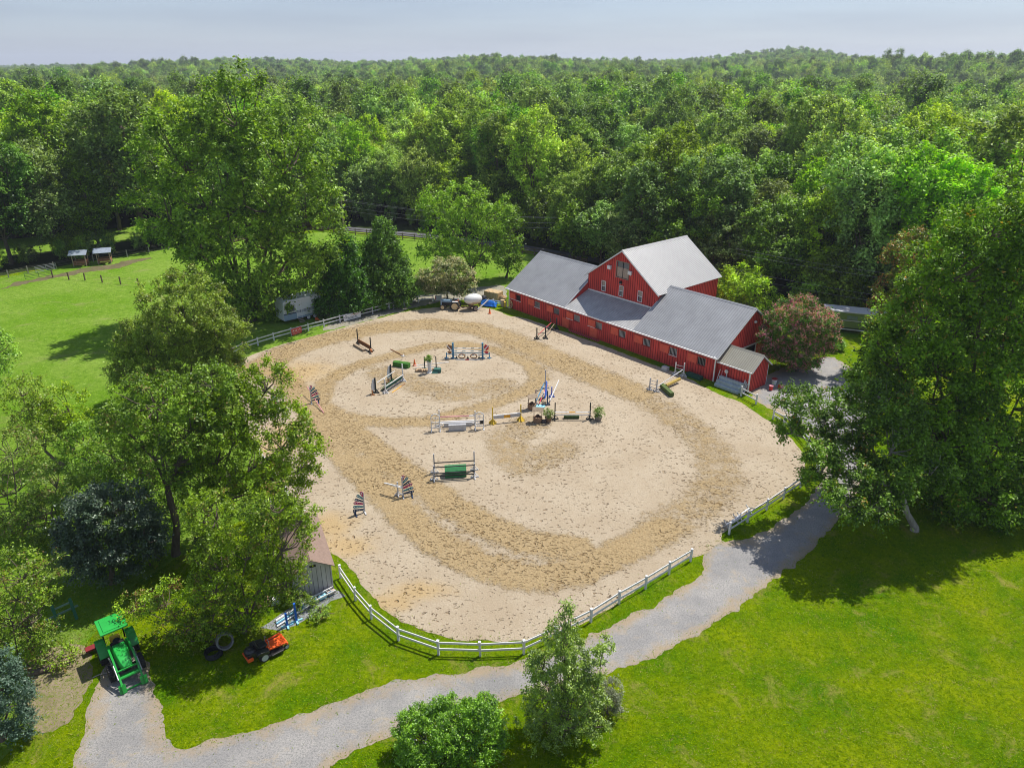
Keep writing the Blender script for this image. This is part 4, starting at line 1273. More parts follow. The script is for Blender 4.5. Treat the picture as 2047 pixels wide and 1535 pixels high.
# flashing where the low roof meets the loft wall
m = MB(); m.box(TU0 + .05, TU1 - .05, TV0 - .05, TV0 - .034, LZ1 + .0, LZ1 + .16); m.build('flashing', m_white, barn)
TO = 0.38
te = TA + .09 - TS * (TM - TU0 + TO)
trf = roof_plane('loft_roof', (TU1 + TO, TV0 - .32, te), (TU1 + TO, TV1 + .3, te), (TM, TV1 + .3, TA + .09), (TM, TV0 - .32, TA + .09), m_metal_l, rib=.26, rw=.045)
roof_plane('loft_roof', (TU0 - TO, TV1 + .3, te), (TU0 - TO, TV0 - .32, te), (TM, TV0 - .32, TA + .09), (TM, TV1 + .3, TA + .09), m_metal_l, rib=.26, rw=.045)
m = MB(); m.prism([(TM - .2, TV0 - .34, TA - .03), (TM, TV0 - .34, TA + .15), (TM + .2, TV0 - .34, TA - .03)], (0, TV1 - TV0 + .66, 0)); m.build('ridge_cap', m_metal_l, trf)
# gutters, fascia, rake trim
m = MB()
m.box(-OV, LEN + OV, -OV - .14, -OV - .004, rz_(-OV) - .17, rz_(-OV) - .03)
m.build('gutter', m_white, barn)
m = MB()
for uu in (-OV - .03, LEN + OV + .003):
    for s0, s1 in ((-OV, RIDGE_V), (DEP + OV, RIDGE_V)):
        z0, z1 = rz_(-OV) - .18, ridz - .18
        m.prism([(uu, s0, z0), (uu, s1, z1), (uu, s1, z1 + .155), (uu, s0, z0 + .155)], (.028, 0, 0))
for uu, sgn in ((TU0 + .003, 1), (TU1 - .03, 1)):
    m.prism([(uu, -OV, rz_(-OV) - .10), (uu, TV0 - .05, rz_(TV0) - .13), (uu, TV0 - .05, rz_(TV0) + .02), (uu, -OV, rz_(-OV) + .03)], (.028, 0, 0))
for s in (-1, 1):
    e = TM + s * (TM - TU0 + TO)
    m.prism([(e, TV0 - .352, te - .17), (TM, TV0 - .352, TA - .08), (TM, TV0 - .352, TA + .075), (e, TV0 - .352, te - .01)], (0, .03, 0))
m.build('rake_trim', m_white, barn)
for uu in (LEN - .12, 0.06):
    m = MB(); m.box(uu, uu + .11, -.13, -.032, 0.02, EAVE - .1); m.bar((uu + .055, -.08, EAVE - .12), (uu + .055, -.38, EAVE - .12), .1, .1); m.build('downspout', m_white, barn)
# stall windows: frame recess, bars, sliding shutter
for i, (o, c) in enumerate(zip(ops, WC)):
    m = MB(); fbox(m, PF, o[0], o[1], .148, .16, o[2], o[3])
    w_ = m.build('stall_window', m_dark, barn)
    m = MB()
    if i >= 1:
        k = 6
        for j in range(k):
            uu = o[0] + .07 + (o[1] - o[0] - .14) * j / (k - 1)
            fbox(m, PF, uu - .014, uu + .014, .03, .06, o[2] + .002, o[3] - .002)
        m.build('bars', m_white if i != 8 else m_steel, w_)
    m = MB()
    fbox(m, PF, o[0] - .05, o[1] + .05, -.05, -.002, o[2] - .07, o[2] - .002)
    m.build('sill', m_whitew if i in (1, 7, 0) else m_redtrim_shade, w_)
    s = shut[i]
    m = MB(); fbox(m, PF, s[0], s[1], -.075, -.032, s[2], s[3]); fbox(m, PF, s[0] - .1, o[1] + .06, -.1, -.032, s[3] + .02, s[3] + .07)
    m.build('shutter', m_red2, barn)
    if i in (0, 3, 4):
        m = MB(); fbox(m, PF, s[0] - .05, s[1], -.08, -.034, s[2] - .07, s[2] - .01); m.build('shutter_rail', m_whitew, barn)
# stall doors (flat boarded leaves under windows 3 and 5)
for uu in (10.4, 15.2):
    m = MB(); fbox(m, PF, uu, uu + 1.15, -.06, -.034, .1, 1.3); fbox(m, PF, uu + 1.2, uu + 1.26, -.065, -.032, .1, 1.3)
    m.build('stall_door', m_red2, barn)
# loft windows
for a, b, c, d in wins:
    m = MB()
    for q in ((a - .06, a, c - .06, d + .06), (b, b + .06, c - .06, d + .06), (a, b, c - .06, c), (a, b, d, d + .06), (a, b, (c + d) / 2 - .03, (c + d) / 2 + .03)):
        fbox(m, PT, q[0], q[1], -.045, .05, q[2], q[3])
    fr = m.build('loft_window', m_white, barn)
    m = MB(); fbox(m, PT, a, b, .08, .09, c, (c + d) / 2); m.build('pane', m_glass, fr)
    m = MB(); fbox(m, PT, a, b, .06, .07, (c + d) / 2, d); m.build('blind', m_tanw, fr)
a, b, c, d = loft
m = MB()
for q in ((a - .07, a, c - .07, d + .07), (b, b + .07, c - .07, d + .07), (a, b, c - .07, c), (a, b, d, d + .07)):
    fbox(m, PT, q[0], q[1], -.05, .05, q[2], q[3])
ld = m.build('loft_door', mat('grey_green_trim', (.25, .25, .2)), barn)
m = MB(); fbox(m, PT, a, b, .10, .12, c, c + 1.2); m.build('sheeting', m_tanw, ld)
m = MB(); fbox(m, PT, a, b, .13, .15, c, d); m.build('void', m_glass, ld)
m = MB(); fbox(m, PT, a + .9, a + .96, .06, .1, c, d); m.build('mullion', m_black, ld)
for uu, zz_ in ((14.35, 7.75), (17.62, 7.7)):
    m = MB(); fbox(m, PT, uu, uu + .5, -.32, -.05, zz_ - .05, zz_ + .38); fbox(m, PT, uu + .2, uu + .3, -.06, .0, zz_ - .2, zz_ + .1)
    m.build('floodlight', m_white, barn, bevel=.02)
m = MB(); m.lathe([(.2, -.1), (.2, .05), (.05, .22)], 12, (16.5, TV0 - .15, 6.4)); m.build('barn_lamp', m_black, barn)
m = MB(); m.lathe([(.16, 0), (.15, .03)], 12, (16.5, TV0 - .15, 6.26)); m.build('lamp_lens', m_white, barn)
m = MB(); m.ball((LEN + .15, 6.3, 5.2), .16, .2, .14); m.build('gable_lamp', m_white, barn)
# barn aisle doorway at the right end
m = MB(); fbox(m, PGr, DO[0], DO[1], .17, .19, 0, 2.5)  # solid panel coloured as the shade inside the aisle
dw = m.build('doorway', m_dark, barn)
m = MB(); fbox(m, PGr, 3.4, 9.6, -.12, -.04, 2.52, 2.66); m.build('door_track', m_whitew, dw)
m = MB(); fbox(m, PGr, 7.2, 9.5, -.1, -.035, .06, 2.5); m.build('sliding_door', m_red, barn)
m = MB(); fbox(m, PGr, 7.1, 7.2, -.11, -.03, .06, 2.5); m.build('door_trim', m_whitew, barn)

# ---- tack shed lean on the right end
SU0, SU1, SV0, SV1, SE, SR = LEN + .03, 36.95, .34, 3.46, 2.42, 3.62
SM = (SV0 + SV1) / 2
ts = (SR - SE) / (SM - SV0)
shed = empty('tack_shed', 'small red shed with tan metal roof joined to the right end of the barn', 'shed', BA, math.atan2(BU.y, BU.x))
m = MB()
m.box(SU0, SU1, SV0, SV0 + .12, 0, SE); m.box(SU0, SU1, SV1 - .12, SV1, 0, SE)
m.prism([(SU1, SV0 + .12, 0), (SU1, SV1 - .12, 0), (SU1, SV1 - .12, SE), (SU1, SM, SR - .06), (SU1, SV0 + .12, SE)], (-.12, 0, 0))
m.build('wall', m_red, shed)
m = MB()
battens(m, lambda u, w, z: (u, SV0 + w, z), SU0 + .1, SU1, .05, SE - .05, .3, .05, .03)
battens(m, lambda a, w, z: (SU1 - w, a, z), SV0, SV1, .05, lambda v: SR - ts * abs(v - SM) - .08, .3, .05, .03)
m.build('batten', m_redtrim_shade, shed)
sez = SE + .07 - ts * .25
for s in (-1, 1):
    ev = SM + s * (SM - SV0 + .25)
    roof_plane('roof', (SU0, ev, sez), (SU1 + .3, ev, sez), (SU1 + .3, SM, SR + .07), (SU0, SM, SR + .07), m_metal_t, rib=.23, parent=shed)
m = MB(); m.prism([(SU0, SM - .14, SR - .02), (SU0, SM, SR + .13), (SU0, SM + .14, SR - .02)], (SU1 + .31 - SU0, 0, 0)); m.build('ridge_cap', m_metal_t, shed)
m = MB()
for s in (-1, 1):
    ev = SM + s * (SM - SV0 + .25)
    m.prism([(SU1 + .303, ev, sez - .15), (SU1 + .303, SM, SR - .09), (SU1 + .303, SM, SR + .06), (SU1 + .303, ev, sez)], (.025, 0, 0))
m.box(SU0, SU1 + .3, SV0 - .25 - .1, SV0 - .254, sez - .13, sez - .01)
m.build('trim', m_whitew, shed)
for vv in (SV0 - .09, SV1 + .01):
    m = MB(); m.box(SU1 - .1, SU1 + .02, vv, vv + .08, 0.02, SE - .1); m.build('downspout', m_white, shed)

# ================================================================ WHITE FENCES
def rail_fence(label, pts, h=1.0, col=None, group='white rail fences round the arena', post=.12, rails=(.42, .86), rail_h=.13, name='rail_fence', rw=.045, cap=True, cat='fence'):
    col = col or m_whitew
    pts = [Vector((p[0], p[1], 0)) for p in pts]
    root = empty(name, label, cat, pts[0], 0, group)
    loc = [p - pts[0] for p in pts]
    m0 = MB(); m0.box(-post / 2, post / 2, -post / 2, post / 2, -.05, h)
    if cap: m0.prism([(-post * .65, -post * .65, h), (post * .65, -post * .65, h), (post * .65, post * .65, h), (-post * .65, post * .65, h)], (0, 0, .03))
    p0 = m0.build('post', col, root)
    for i, p in enumerate(loc):
        o = p0 if i == 0 else p0.copy()
        if i: COL.objects.link(o); o.parent = root
        q = loc[min(i + 1, len(loc) - 1)] - loc[max(0, i - 1)]
        o.location = p; o.rotation_euler = (random.uniform(-.02, .02), random.uniform(-.02, .02), math.atan2(q.y, q.x))
    for z in rails:
        for a, b in zip(loc[:-1], loc[1:]):
            m = MB(); d = (b - a).normalized() * .0
            m.bar((a.x, a.y, z + random.uniform(-.015, .015)), (b.x, b.y, z + random.uniform(-.015, .015)), rw, rail_h)
            m.build('rail', col, root)
    return root

def subdiv(pl, L_=2.6):
    out = [pl[0]]
    for a, b in zip(pl[:-1], pl[1:]):
        a, b = Vector((a[0], a[1])), Vector((b[0], b[1]))
        n = max(1, round((b - a).length / L_))
        out += [tuple(a.lerp(b, j / n)) for j in range(1, n + 1)]
    return out
front_px = [(681, 1155), (711, 1200), (743, 1237), (797, 1280), (877, 1308), (960, 1311), (1047, 1307), (1110, 1278), (1181, 1243), (1237, 1207), (1290, 1177), (1337, 1148), (1380, 1122)]
rail_fence('white two rail fence curving round the near end of the arena, between sand and drive', [g(*p)[:2] for p in front_px])
gate_px = [(1457, 1068), (1494, 1044), (1532, 1020), (1566, 997), (1600, 974), (1632, 953)]
rail_fence('short white two rail fence on the grass island at the arena gate, beside the drive', [g(*p)[:2] for p in gate_px])
rail_fence('white rail fence running from the island corner up under the overhanging tree', [g(*p)[:2] for p in [(1634, 952), (1628, 920), (1614, 893), (1592, 868), (1566, 850), (1545, 838)]])
rail_fence('single white fence panel beside the tack shed corner', [g(*p)[:2] for p in [(1481, 792), (1511, 808)]], h=1.05)
back_px = [(404, 745), (430, 730), (459, 714), (487, 701), (516, 691), (548, 681), (583, 671), (617, 662), (648, 654), (680, 645), (713, 636), (745, 628), (778, 619), (808, 611), (836, 605), (866, 603)]
rail_fence('long white two rail fence at the far arena end, before evergreens and camper', [g(*p)[:2] for p in back_px])
rail_fence('low white boards of the fence between the water tank and the barn corner', [g(*p)[:2] for p in [(968, 607), (986, 609), (1004, 612), (1012, 614)]], h=.75, rails=(.3, .6))
rail_fence('white fence seen in pieces behind the loose trees, left of the grey shed', [g(*p)[:2] for p in [(612, 1044), (590, 1022), (572, 990), (545, 955), (520, 915)]])

# wire pasture fence posts, board fence along the road, gate
m_post = mat('grey_post', (0.30, 0.27, 0.23), 0.85, var=.25, scale=5)
m_brown = mat('brown_board', (0.12, 0.085, 0.06), 0.85, var=.3, scale=5)
def wire_fence(label, P_, col):
    root = rail_fence(label, P_, h=1.2, col=col, group=None, post=.14, rails=(.5, .9, 1.1), rail_h=.012, rw=.012, name='wire_fence', cap=False)
    return root
wire_fence('pale wooden posts of the wire fence along the far edge of the left pasture', [(-86, 101), (-82.2, 105), (-78.6, 108.2), (-77.1, 110.7), (-74.5, 113.3), (-70.6, 118), (-66.7, 121.6), (-64.3, 124.6), (-61.8, 126.8), (-59.6, 129.4), (-54, 134)], m_post)
wire_fence('dark posts of the wire fence crossing the left pasture below the feeders', [(-71.7, 108.2), (-68.5, 107), (-65.8, 106.6), (-62.5, 105.4), (-59.2, 104.4), (-56, 103.4), (-52.6, 102.6)], m_brown)
rail_fence('dark brown board fence along the road behind the meadow', [(a - .6, b - 3.4) for a, b in subdiv([(-44, 149), (-39.7, 147.5), (-32.5, 143.5), (-17.8, 137.5), (-6, 132), (2.4, 127.5), (13, 119)], 2.6)], h=1.25, col=m_brown, group=None, rails=(.35, .7, 1.08), name='board_fence')
def farm_gate(label, a, b, mt):
    root = empty('farm_gate', label, 'gate', (a[0], a[1], 0), math.atan2(b[1] - a[1], b[0] - a[0]))
    L_ = math.hypot(b[0] - a[0], b[1] - a[1])
    m = MB()
    for z in (.3, .52, .74, .96, 1.18): m.tube((0, 0, z), (L_, 0, z), .025, n=6)
    m.build('gate_bar', mt, root)
    m = MB()
    for x in (0.02, L_ / 2, L_ - .02): m.bar((x, -.03, .25), (x, -.03, 1.22), .05, .03)
    m.build('gate_upright', mt, root)
farm_gate('green metal pasture gate on the worn dirt, nearest of two', (-74.9, 106.5), (-71.9, 108.6), mat('green_gate', (.05, .11, .09), .5))
farm_gate('silver metal pasture gate standing behind the green one', (-75.6, 110.3), (-73.6, 112.6), m_steel)

# hay feeders with little roofs
def feeder(label, c, rz):
    root = empty('hay_feeder', label, 'hay feeder', c, rz, 'roofed hay feeders')
    for sx in (-1, 1):
        for sy in (-1, 1):
            m = MB(); m.box(sx * .95 - .06, sx * .95 + .06, sy * .75 - .06, sy * .75 + .06, 0, 2.0); m.build('post', m_wood, root)
    m = MB()
    for s in (-1, 1):
        m.prism([(-1.35, 0, 2.55), (1.35, 0, 2.55), (1.35, s * 1.2, 1.95), (-1.35, s * 1.2, 1.95)], (0, 0, .05))
    m.build('roof', mat('feeder_tin', (.38, .43, .50), .35, .4, var=.15), root)
    m = MB()
    for sy in (-1, 1):
        for z in (.25, .5, .75): m.box(-.95, .95, sy * .75 - .03, sy * .75 + .03, z, z + .16)
    for sx in (-1, 1):
        for z in (.25, .5, .75): m.box(sx * .95 - .03, sx * .95 + .03, -.7, .7, z, z + .16)
    m.build('manger', mat('red_wood', (.28, .13, .07), .8, var=.3), root)
feeder('roofed wooden hay feeder in the pasture, left of the two', (-71.3, 115.6, 0), .25)
feeder('roofed wooden hay feeder in the pasture, right of the two', (-68.2, 117.2, 0), .35)

# utility pole and wires
pole = empty('utility_pole', 'wooden utility pole with crossarm standing in the meadow', 'utility pole', g(691, 492))
m = MB(); m.tube((0, 0, -.3), (0, 0, 8.6), .17, .12, 10); m.build('pole', m_wood, pole)
m = MB(); m.bar((-1.0, 0, 8.1), (1.0, .2, 8.1), .1, .12); m.build('crossarm', m_wood, pole)
for k in (-.9, -.3, .3, .9):
    m = MB(); m.lathe([(.04, 0), (.06, .06), (.03, .14)], 8, (k, .1 + k * .1, 8.17)); m.build('insulator', m_white, pole)
m = MB(); m.lathe([(.17, 0), (.19, .1), (.19, .55), (.1, .62)], 10, (.32, -.1, 6.9)); m.build('transformer', m_steel, pole)
def wire(label, a, b, sag, rad=.013):
    a, b = Vector(a), Vector(b)
    m = MB(); P_ = []
    for i in range(15):
        t = i / 14; p = a.lerp(b, t); p.z -= sag * 4 * t * (1 - t); P_.append(p)
    m.path(P_, rad, 4)
    tag(m.build('power_line', mat('wire_metal', (.25, .25, .26), .4, .3)), label, 'power line', 'power lines from the meadow pole')
pb = g(691, 492)
for i, (z, k) in enumerate(((8.35, -.9), (8.35, .9), (7.2, .2), (6.6, 0))):
    wire(['thin power line from the pole towards the wood, farthest of four', 'thin power line from the pole, second highest of four', 'thin power line from the pole, third from the top', 'lowest thin power line leaving the pole to the right'][i],
         (pb.x + k, pb.y, z), (14, 117 + i * .5, 7.6 - (0 if i < 2 else (i - 1) * 1.0)), 1.0)
for i, z in enumerate((7.8, 7.2, 5.0, 4.2)):
    wire(['upper power line of the pair beyond the motorhome', 'second power line of the pair beyond the motorhome', 'upper of two low service wires beyond the motorhome', 'lowest service wire beyond the motorhome'][i], (30, 94.5, z), (50, 80, z - .3), .3)
# ================================================================ JUMPS
def C3(r_, g_, b_): return (r_, g_, b_)
m_jgrey = mat('jump_grey', (.46, .46, .47), .6, var=.15, scale=6)
m_jgreen = mat('jump_green', (.035, .20, .07), .6, var=.25, scale=5)
m_jdark = mat('jump_dark', (.030, .036, .036), .6, var=.3)
m_jyel = mat('jump_yellow', (.70, .48, .045), .6, var=.12)
m_jora = mat('jump_orange', (.75, .36, .03), .6, var=.1)
m_jblue = mat('jump_blue', (.06, .20, .33), .6, var=.25)
m_jblue2 = mat('jump_bright_blue', (.02, .12, .55), .5, var=.15)
m_jsky = mat('jump_sky_blue', (.25, .55, .68), .5, var=.15)
m_jred = mat('jump_red', (.50, .045, .06), .6, var=.15)
m_jmag = mat('wing_magenta', (.36, .03, .12), .5, var=.12)
m_jteal = mat('wing_teal', (.05, .20, .24), .5, var=.12)
m_jnavy = mat('wing_navy', (.03, .05, .10), .5, var=.12)
m_jpink = mat('faded_pink', (.62, .25, .30), .6, var=.15)
m_jbrown = mat('jump_brown', (.28, .13, .055), .7, var=.25, scale=5)
m_turf = mat('brush_box_turf', (.05, .17, .025), .9, var=.35, scale=14, bump=.8, bscale=40)
m_turfd = mat('old_turf', (.055, .09, .03), .9, var=.35, scale=14, bump=.8, bscale=40)
m_cup = m_black

def jump_root(label, a, b, group=None, name='horse_jump', cat='horse jump'):
    A, B = g(*a), g(*b)
    root = empty(name, label, cat, A, math.atan2(B.y - A.y, B.x - A.x), group)
    return root, (B - A).length

def standard(root, x, y, h, mt, foot=.5, fmt=None, w=.1, brace=True, both=True):
    m = MB(); m.box(x - w / 2, x + w / 2, y - w / 2, y + w / 2, 0.02, h)
    s_ = m.build('standard', mt, root)
    m = MB()
    m.box(x - .05, x + .05, y - foot, y + foot, 0.0, .09)
    if both: m.box(x - foot * .8, x + foot * .8, y - .05, y + .05, 0.003, .085)
    if brace:
        for s in (-1, 1):
            m.bar((x, y + s * foot * .92, .08), (x, y + s * w * .4, foot * 1.05), .045, .06)
            if both: m.bar((x + s * foot * .75, y, .08), (x + s * w * .4, y, foot * .9), .06, .045)
    m.build('foot', fmt or mt, s_)
    return s_

def pole_(root, x0, x1, y, z, mt, r_=.048, stripes=None, z1=None, y1=None, name='jump_pole'):
    m = MB()
    z1 = z if z1 is None else z1; y1 = y if y1 is None else y1
    a, b = Vector((x0, y, z)), Vector((x1, y1, z1))
    if not stripes:
        m.tube(a, b, r_, n=8); return m.build(name, mt, root)
    ms, fr = stripes
    n = len(fr) - 1
    for i in range(n):
        m.cur = i % len(ms) if len(ms) < n else i
        m.tube(a.lerp(b, fr[i]), a.lerp(b, fr[i + 1]), r_, n=8)
    return m.build(name, ms, root)

def fan_wing(root, x, y, ang, mirror=1, h=1.74):
    """Fan of six rounded coloured planks on a grey post."""
    M = Matrix.Rotation(ang, 4, 'Z')
    def T(u, w, z): return Vector((x, y, 0)) + (M @ Vector((u * mirror, w, z)))
    m = MB(); m.add([T(u, w, z) for z in (.05, h) for w in (-.05, .05) for u in (-.05, .05)], [(0, 2, 3, 1), (4, 5, 7, 6), (0, 1, 5, 4), (2, 6, 7, 3), (0, 4, 6, 2), (1, 3, 7, 5)])
    post = m.build('wing_post', m_jgrey, root)
    for uu in (0, .68):
        m = MB(); m.add([T(u, w, z) for z in (0, .09) for w in (-.42, .42) for u in (uu - .05, uu + .05)], [(0, 2, 3, 1), (4, 5, 7, 6), (0, 1, 5, 4), (2, 6, 7, 3), (0, 4, 6, 2), (1, 3, 7, 5)])
        if uu: m.add([T(u, w, z) for z in (.09, .32) for w in (-.04, .04) for u in (uu - .05, uu + .05)], [(0, 2, 3, 1), (4, 5, 7, 6), (0, 1, 5, 4), (2, 6, 7, 3), (0, 4, 6, 2), (1, 3, 7, 5)])
        m.build('wing_foot', m_jgrey if not uu else m_jnavy, root)
    planks = [(1.42, .12, 1.76, m_jmag), (1.2, .38, 1.56, m_jteal), (.98, .54, 1.26, m_jnavy), (.76, .64, 1.0, m_jmag), (.52, .70, .68, m_jteal), (.28, .74, .38, m_jnavy)]
    for i, (zi, uo, zo, mt) in enumerate(planks):
        a, b = Vector((.04, 0, zi)), Vector((uo, 0, zo))
        d = (b - a).normalized(); p = Vector((-d.z, 0, d.x))
        w0, w1 = .06, .115
        poly = [a - p * w0, b - p * w1] + [b + (d * math.sin(t) - p * math.cos(t)) * w1 for t in (math.pi * .25, math.pi * .5, math.pi * .75)] + [b + p * w1, a + p * w0]
        off = .03 - .008 * i
        m = MB(); m.prism([T(q.x, off, q.z) for q in poly], M.to_3x3() @ Vector((0, .022, 0)))
        pk = m.build('wing_plank', mt, root)
        m = MB()
        for f_, rr in ((1.0, .05), (.72, .035), (.5, .025)):
            c = a.lerp(b, f_)
            for sgn, oo in ((-1, off - .004), (1, off + .026)):
                m.prism([T(c.x + rr * math.cos(t), oo, c.z + rr * math.sin(t)) for t in [k * math.pi / 4 for k in range(8)]], M.to_3x3() @ Vector((0, .002 * sgn, 0)))
        m.build('wing_dots', m_white, pk)

# --- four loose fan wings in two pairs
GW = 'peacock fan jump wings'
r_, L_ = jump_root('fan wing of red, teal and navy planks standing alone on the sand nearest the shed', (729, 1024), (709, 1029), GW, 'jump_wing', 'jump wing')
fan_wing(r_, 0, 0, 0)
r_, L_ = jump_root('peacock fan wing with white poles leaning on it, right of the lone fan wing', (806, 993), (829, 990), GW, 'jump_wing', 'jump wing')
fan_wing(r_, 0, 0, 0)
r2, L2 = jump_root('pair of white poles leaning down from the fan wing post', (806, 993), (829, 990), None, 'leaning_poles', 'poles')
pole_(r2, -.02, -1.25, -.1, .95, m_white, z1=.9, y1=.85); pole_(r2, -.02, -1.3, -.02, .78, m_white, z1=.82, y1=1.0)
standard(r2, -.35, .3, 1.2, m_jgrey, .35)
r_, L_ = jump_root('peacock fan wing with a red pole fallen against it, near the loose trees', (623, 806), (640, 804), GW, 'jump_wing', 'jump wing')
fan_wing(r_, 0, 0, 0)
r2, L2 = jump_root('thin red and white pole sloping from the fan wing to the sand', (616, 789), (647, 826), None, 'fallen_pole', 'pole')
pole_(r2, 0, L2, 0, .9, m_jpink, .04, z1=.05)
r_, L_ = jump_root('peacock fan wing half hidden by the overhanging walnut boughs', (558, 822), (545, 822), GW, 'jump_wing', 'jump wing')
fan_wing(r_, 0, 0, 0)

# --- green filler oxer in the near middle
r_, L_ = jump_root('oxer with black poles and green filler, the nearest jump on open sand', (868, 959), (949, 954))
standard(r_, 0, 0, 1.3, m_jgrey, .42, m_whitew); standard(r_, L_, 0, 1.3, m_jgrey, .42, m_whitew)
standard(r_, .05, 1.1, 1.75, m_jgrey, .42, m_whitew); standard(r_, L_ + .05, 1.1, 1.75, m_jgrey, .42, m_whitew)
for z in (1.18, .62, .38): pole_(r_, 0, L_, -.08, z, m_black, .05)
pole_(r_, .05, L_ + .05, 1.02, .95, m_black, .05)
m = MB(); xs0, xs1 = L_ * .27, L_ * .80
m.prism([(xs0, .1, .02), (xs0, .1, .62), (xs0, .35, .85), (xs0, .75, .85), (xs0, .95, .62), (xs0, .95, .02)], (xs1 - xs0, 0, 0)); m.build('filler', m_jgreen, r_)

# --- white lattice jump
r_, L_ = jump_root('white jump with arched lattice wings, pink and white poles and grey wall boxes', (880, 861), (950, 858))
def lattice(root, x0, mt):
    Wd, h = .78, 1.66
    m = MB()
    for x in (x0, x0 + Wd): m.box(x - .04, x + .04, -.04, .04, .02, 1.35)
    for z in (.3, .82): m.box(x0 + .04, x0 + Wd - .04, -.03, .03, z, z + .07)
    pa = [(x0 + Wd / 2 - Wd / 2 * math.cos(t), 0, 1.35 + .34 * math.sin(t)) for t in [math.pi * k / 8 for k in range(9)]]
    m.path(pa, .045, 6)
    c1, c2 = (x0 + Wd / 2, 0, .58), (x0 + Wd / 2, 0, 1.28)
    for k in range(8):
        t = k * math.pi / 4 + .001
        for c, rx, rz2 in ((c1, Wd / 2, .24), (c2, Wd / 2, .36)):
            s_ = 1 / max(abs(math.cos(t)) / rx, abs(math.sin(t)) / rz2)
            m.bar(c, (c[0] + math.cos(t) * s_ * .96, 0, c[2] + math.sin(t) * s_ * .96), .03, .03, (0, 1, 0))
    m.build('lattice_wing', mt, root)
    m = MB()
    for x in (x0, x0 + Wd): m.box(x - .05, x + .05, -.35, .35, 0, .08)
    m.build('foot', mt, root)
lattice(r_, -.78, m_whitew); lattice(r_, L_ + .0, m_whitew)
standard(r_, -.05, 1.0, 1.6, m_whitew, .4); standard(r_, L_ + .05, 1.0, 1.35, m_whitew, .4)
pole_(r_, 0, L_, .95, .92, m_jred, .05, ([m_jpink, m_white], [0, .84, 1]))
pole_(r_, 0, L_, .06, .72, m_white, .05); pole_(r_, .05, L_ - .05, .55, .62, m_white, .06)
m = MB(); m.box(L_ * .24, L_ * .74, -.2, .12, 0, .62); m.build('wall_box', m_jgrey, r_, bevel=.02)
m = MB(); m.box(L_ * .10, L_ * .92, .62, .86, .02, .4); m.build('wall_box', m_jgrey, r_, bevel=.02)
m = MB(); m.box(L_ + .45, L_ + .75, -.1, -.06, .55, .9); m.build('wing_panel', m_black, r_)

# --- yellow jump
r_, L_ = jump_root('yellow jump with grey plank and orange middle, between white jump and planters', (985, 846), (1041, 840))
for x in (0, L_):
    standard(r_, x, 0, 1.62, m_jyel, .45)
    m = MB(); m.prism([(x - .3, -.3, .02), (x + .3, -.3, .02), (x + .05, 0, .42), (x - .05, 0, .42)], (0, -.03, 0)); m.prism([(x - .3, .3, .02), (x + .3, .3, .02), (x + .05, 0, .42), (x - .05, 0, .42)], (0, .03, 0)); m.build('wing_panel', m_jyel, r_)
pole_(r_, .04, L_ - .04, -.08, .82, m_white, .05)
m = MB(); m.box(.06, L_ * .39, -.09, -.05, .46, .74); m.box(L_ * .62, L_ - .06, -.09, -.05, .46, .74); m.build('plank', m_jgrey, r_)
m = MB(); m.box(L_ * .39 + .002, L_ * .62 - .002, -.092, -.048, .46, .74); m.build('plank', m_jora, r_)

# --- black standard jump with planters
r_, L_ = jump_root('jump with black standards, two thin poles and low turf box, beside the shrub tubs', (1109, 838), (1179, 838))
standard(r_, 0, 0, 1.72, m_jdark, .45); standard(r_, L_, 0, 1.72, m_jdark, .45)
pole_(r_, 0, L_, -.08, .78, m_white, .045, ([m_white, m_jora, m_white], [0, .4, .58, 1])); pole_(r_, 0, L_, -.08, .5, m_jgrey, .045)
m = MB(); m.box(L_ * .26, L_ * .70, .05, .3, 0, .32); m.build('turf_box', m_turfd, r_)

def potted(label, px, r_pot, h_pot, bush_r, seed, potm, lm=None, n=160):
    c = g(*px)
    root = empty('potted_shrub', label, 'planter', c, 0)
    m = MB(); m.lathe([(r_pot * .75, 0), (r_pot, h_pot), (r_pot * .88, h_pot), (r_pot * .8, h_pot * .8)], 14); m.build('pot', potm, root)
    r2 = np.random.default_rng(seed)
    Cc, Rr = puffs_on([(0, 0, h_pot + bush_r * .75, bush_r, bush_r, bush_r * .85)], .2, 1.4, r2)
    V = leaves_on(Cc, Rr, 10, 6, .075, r2, .6)
    link_mesh('foliage', quads_mesh('foliage', V, [lm or L_YOUNG]), root)
m_barrel = mat('barrel_wood', (.20, .13, .09), .8, var=.3, scale=6)
potted('round leafy shrub in a wooden tub, left of the black jump', (1096, 843), .32, .5, .5, 1, m_barrel)
potted('spreading leafy shrub in a grey tub at the right end of the black jump', (1196, 840), .36, .45, .5, 2, mat('grey_tub', (.22, .19, .17), .8, var=.3))

def wishing_well(label, px, rz):
    root = empty('wishing_well', label, 'planter', g(*px), rz, 'wishing well planters')
    m = MB(); m.lathe([(.42, 0), (.42, .5), (.34, .5), (.34, .3)], 8); m.build('tub', mat('well_wood', (.25, .16, .10), .8, var=.3, scale=6), root)
    for s in (-1, 1):
        m = MB(); m.box(s * .36 - .03, s * .36 + .03, -.03, .03, .45, 1.3); m.build('upright', m_wood, root)
    for s in (-1, 1):
        m = MB(); m.prism([(-.5, 0, 1.5), (.5, 0, 1.5), (.5, s * .36, 1.22), (-.5, s * .36, 1.22)], (0, 0, .03)); m.build('roof', m_wood, root)
    m = MB(); m.ball((0, 0, .58), .22, .22, .16, jit=.2); m.build('flowers', mat('withered', (.08, .05, .035), .9), root)
wishing_well('wooden wishing well planter left of the blue jump', (1063, 817), .4)
wishing_well('wooden wishing well planter in front of the blue jump, nearest the shrub tub', (1075, 843), -.1)
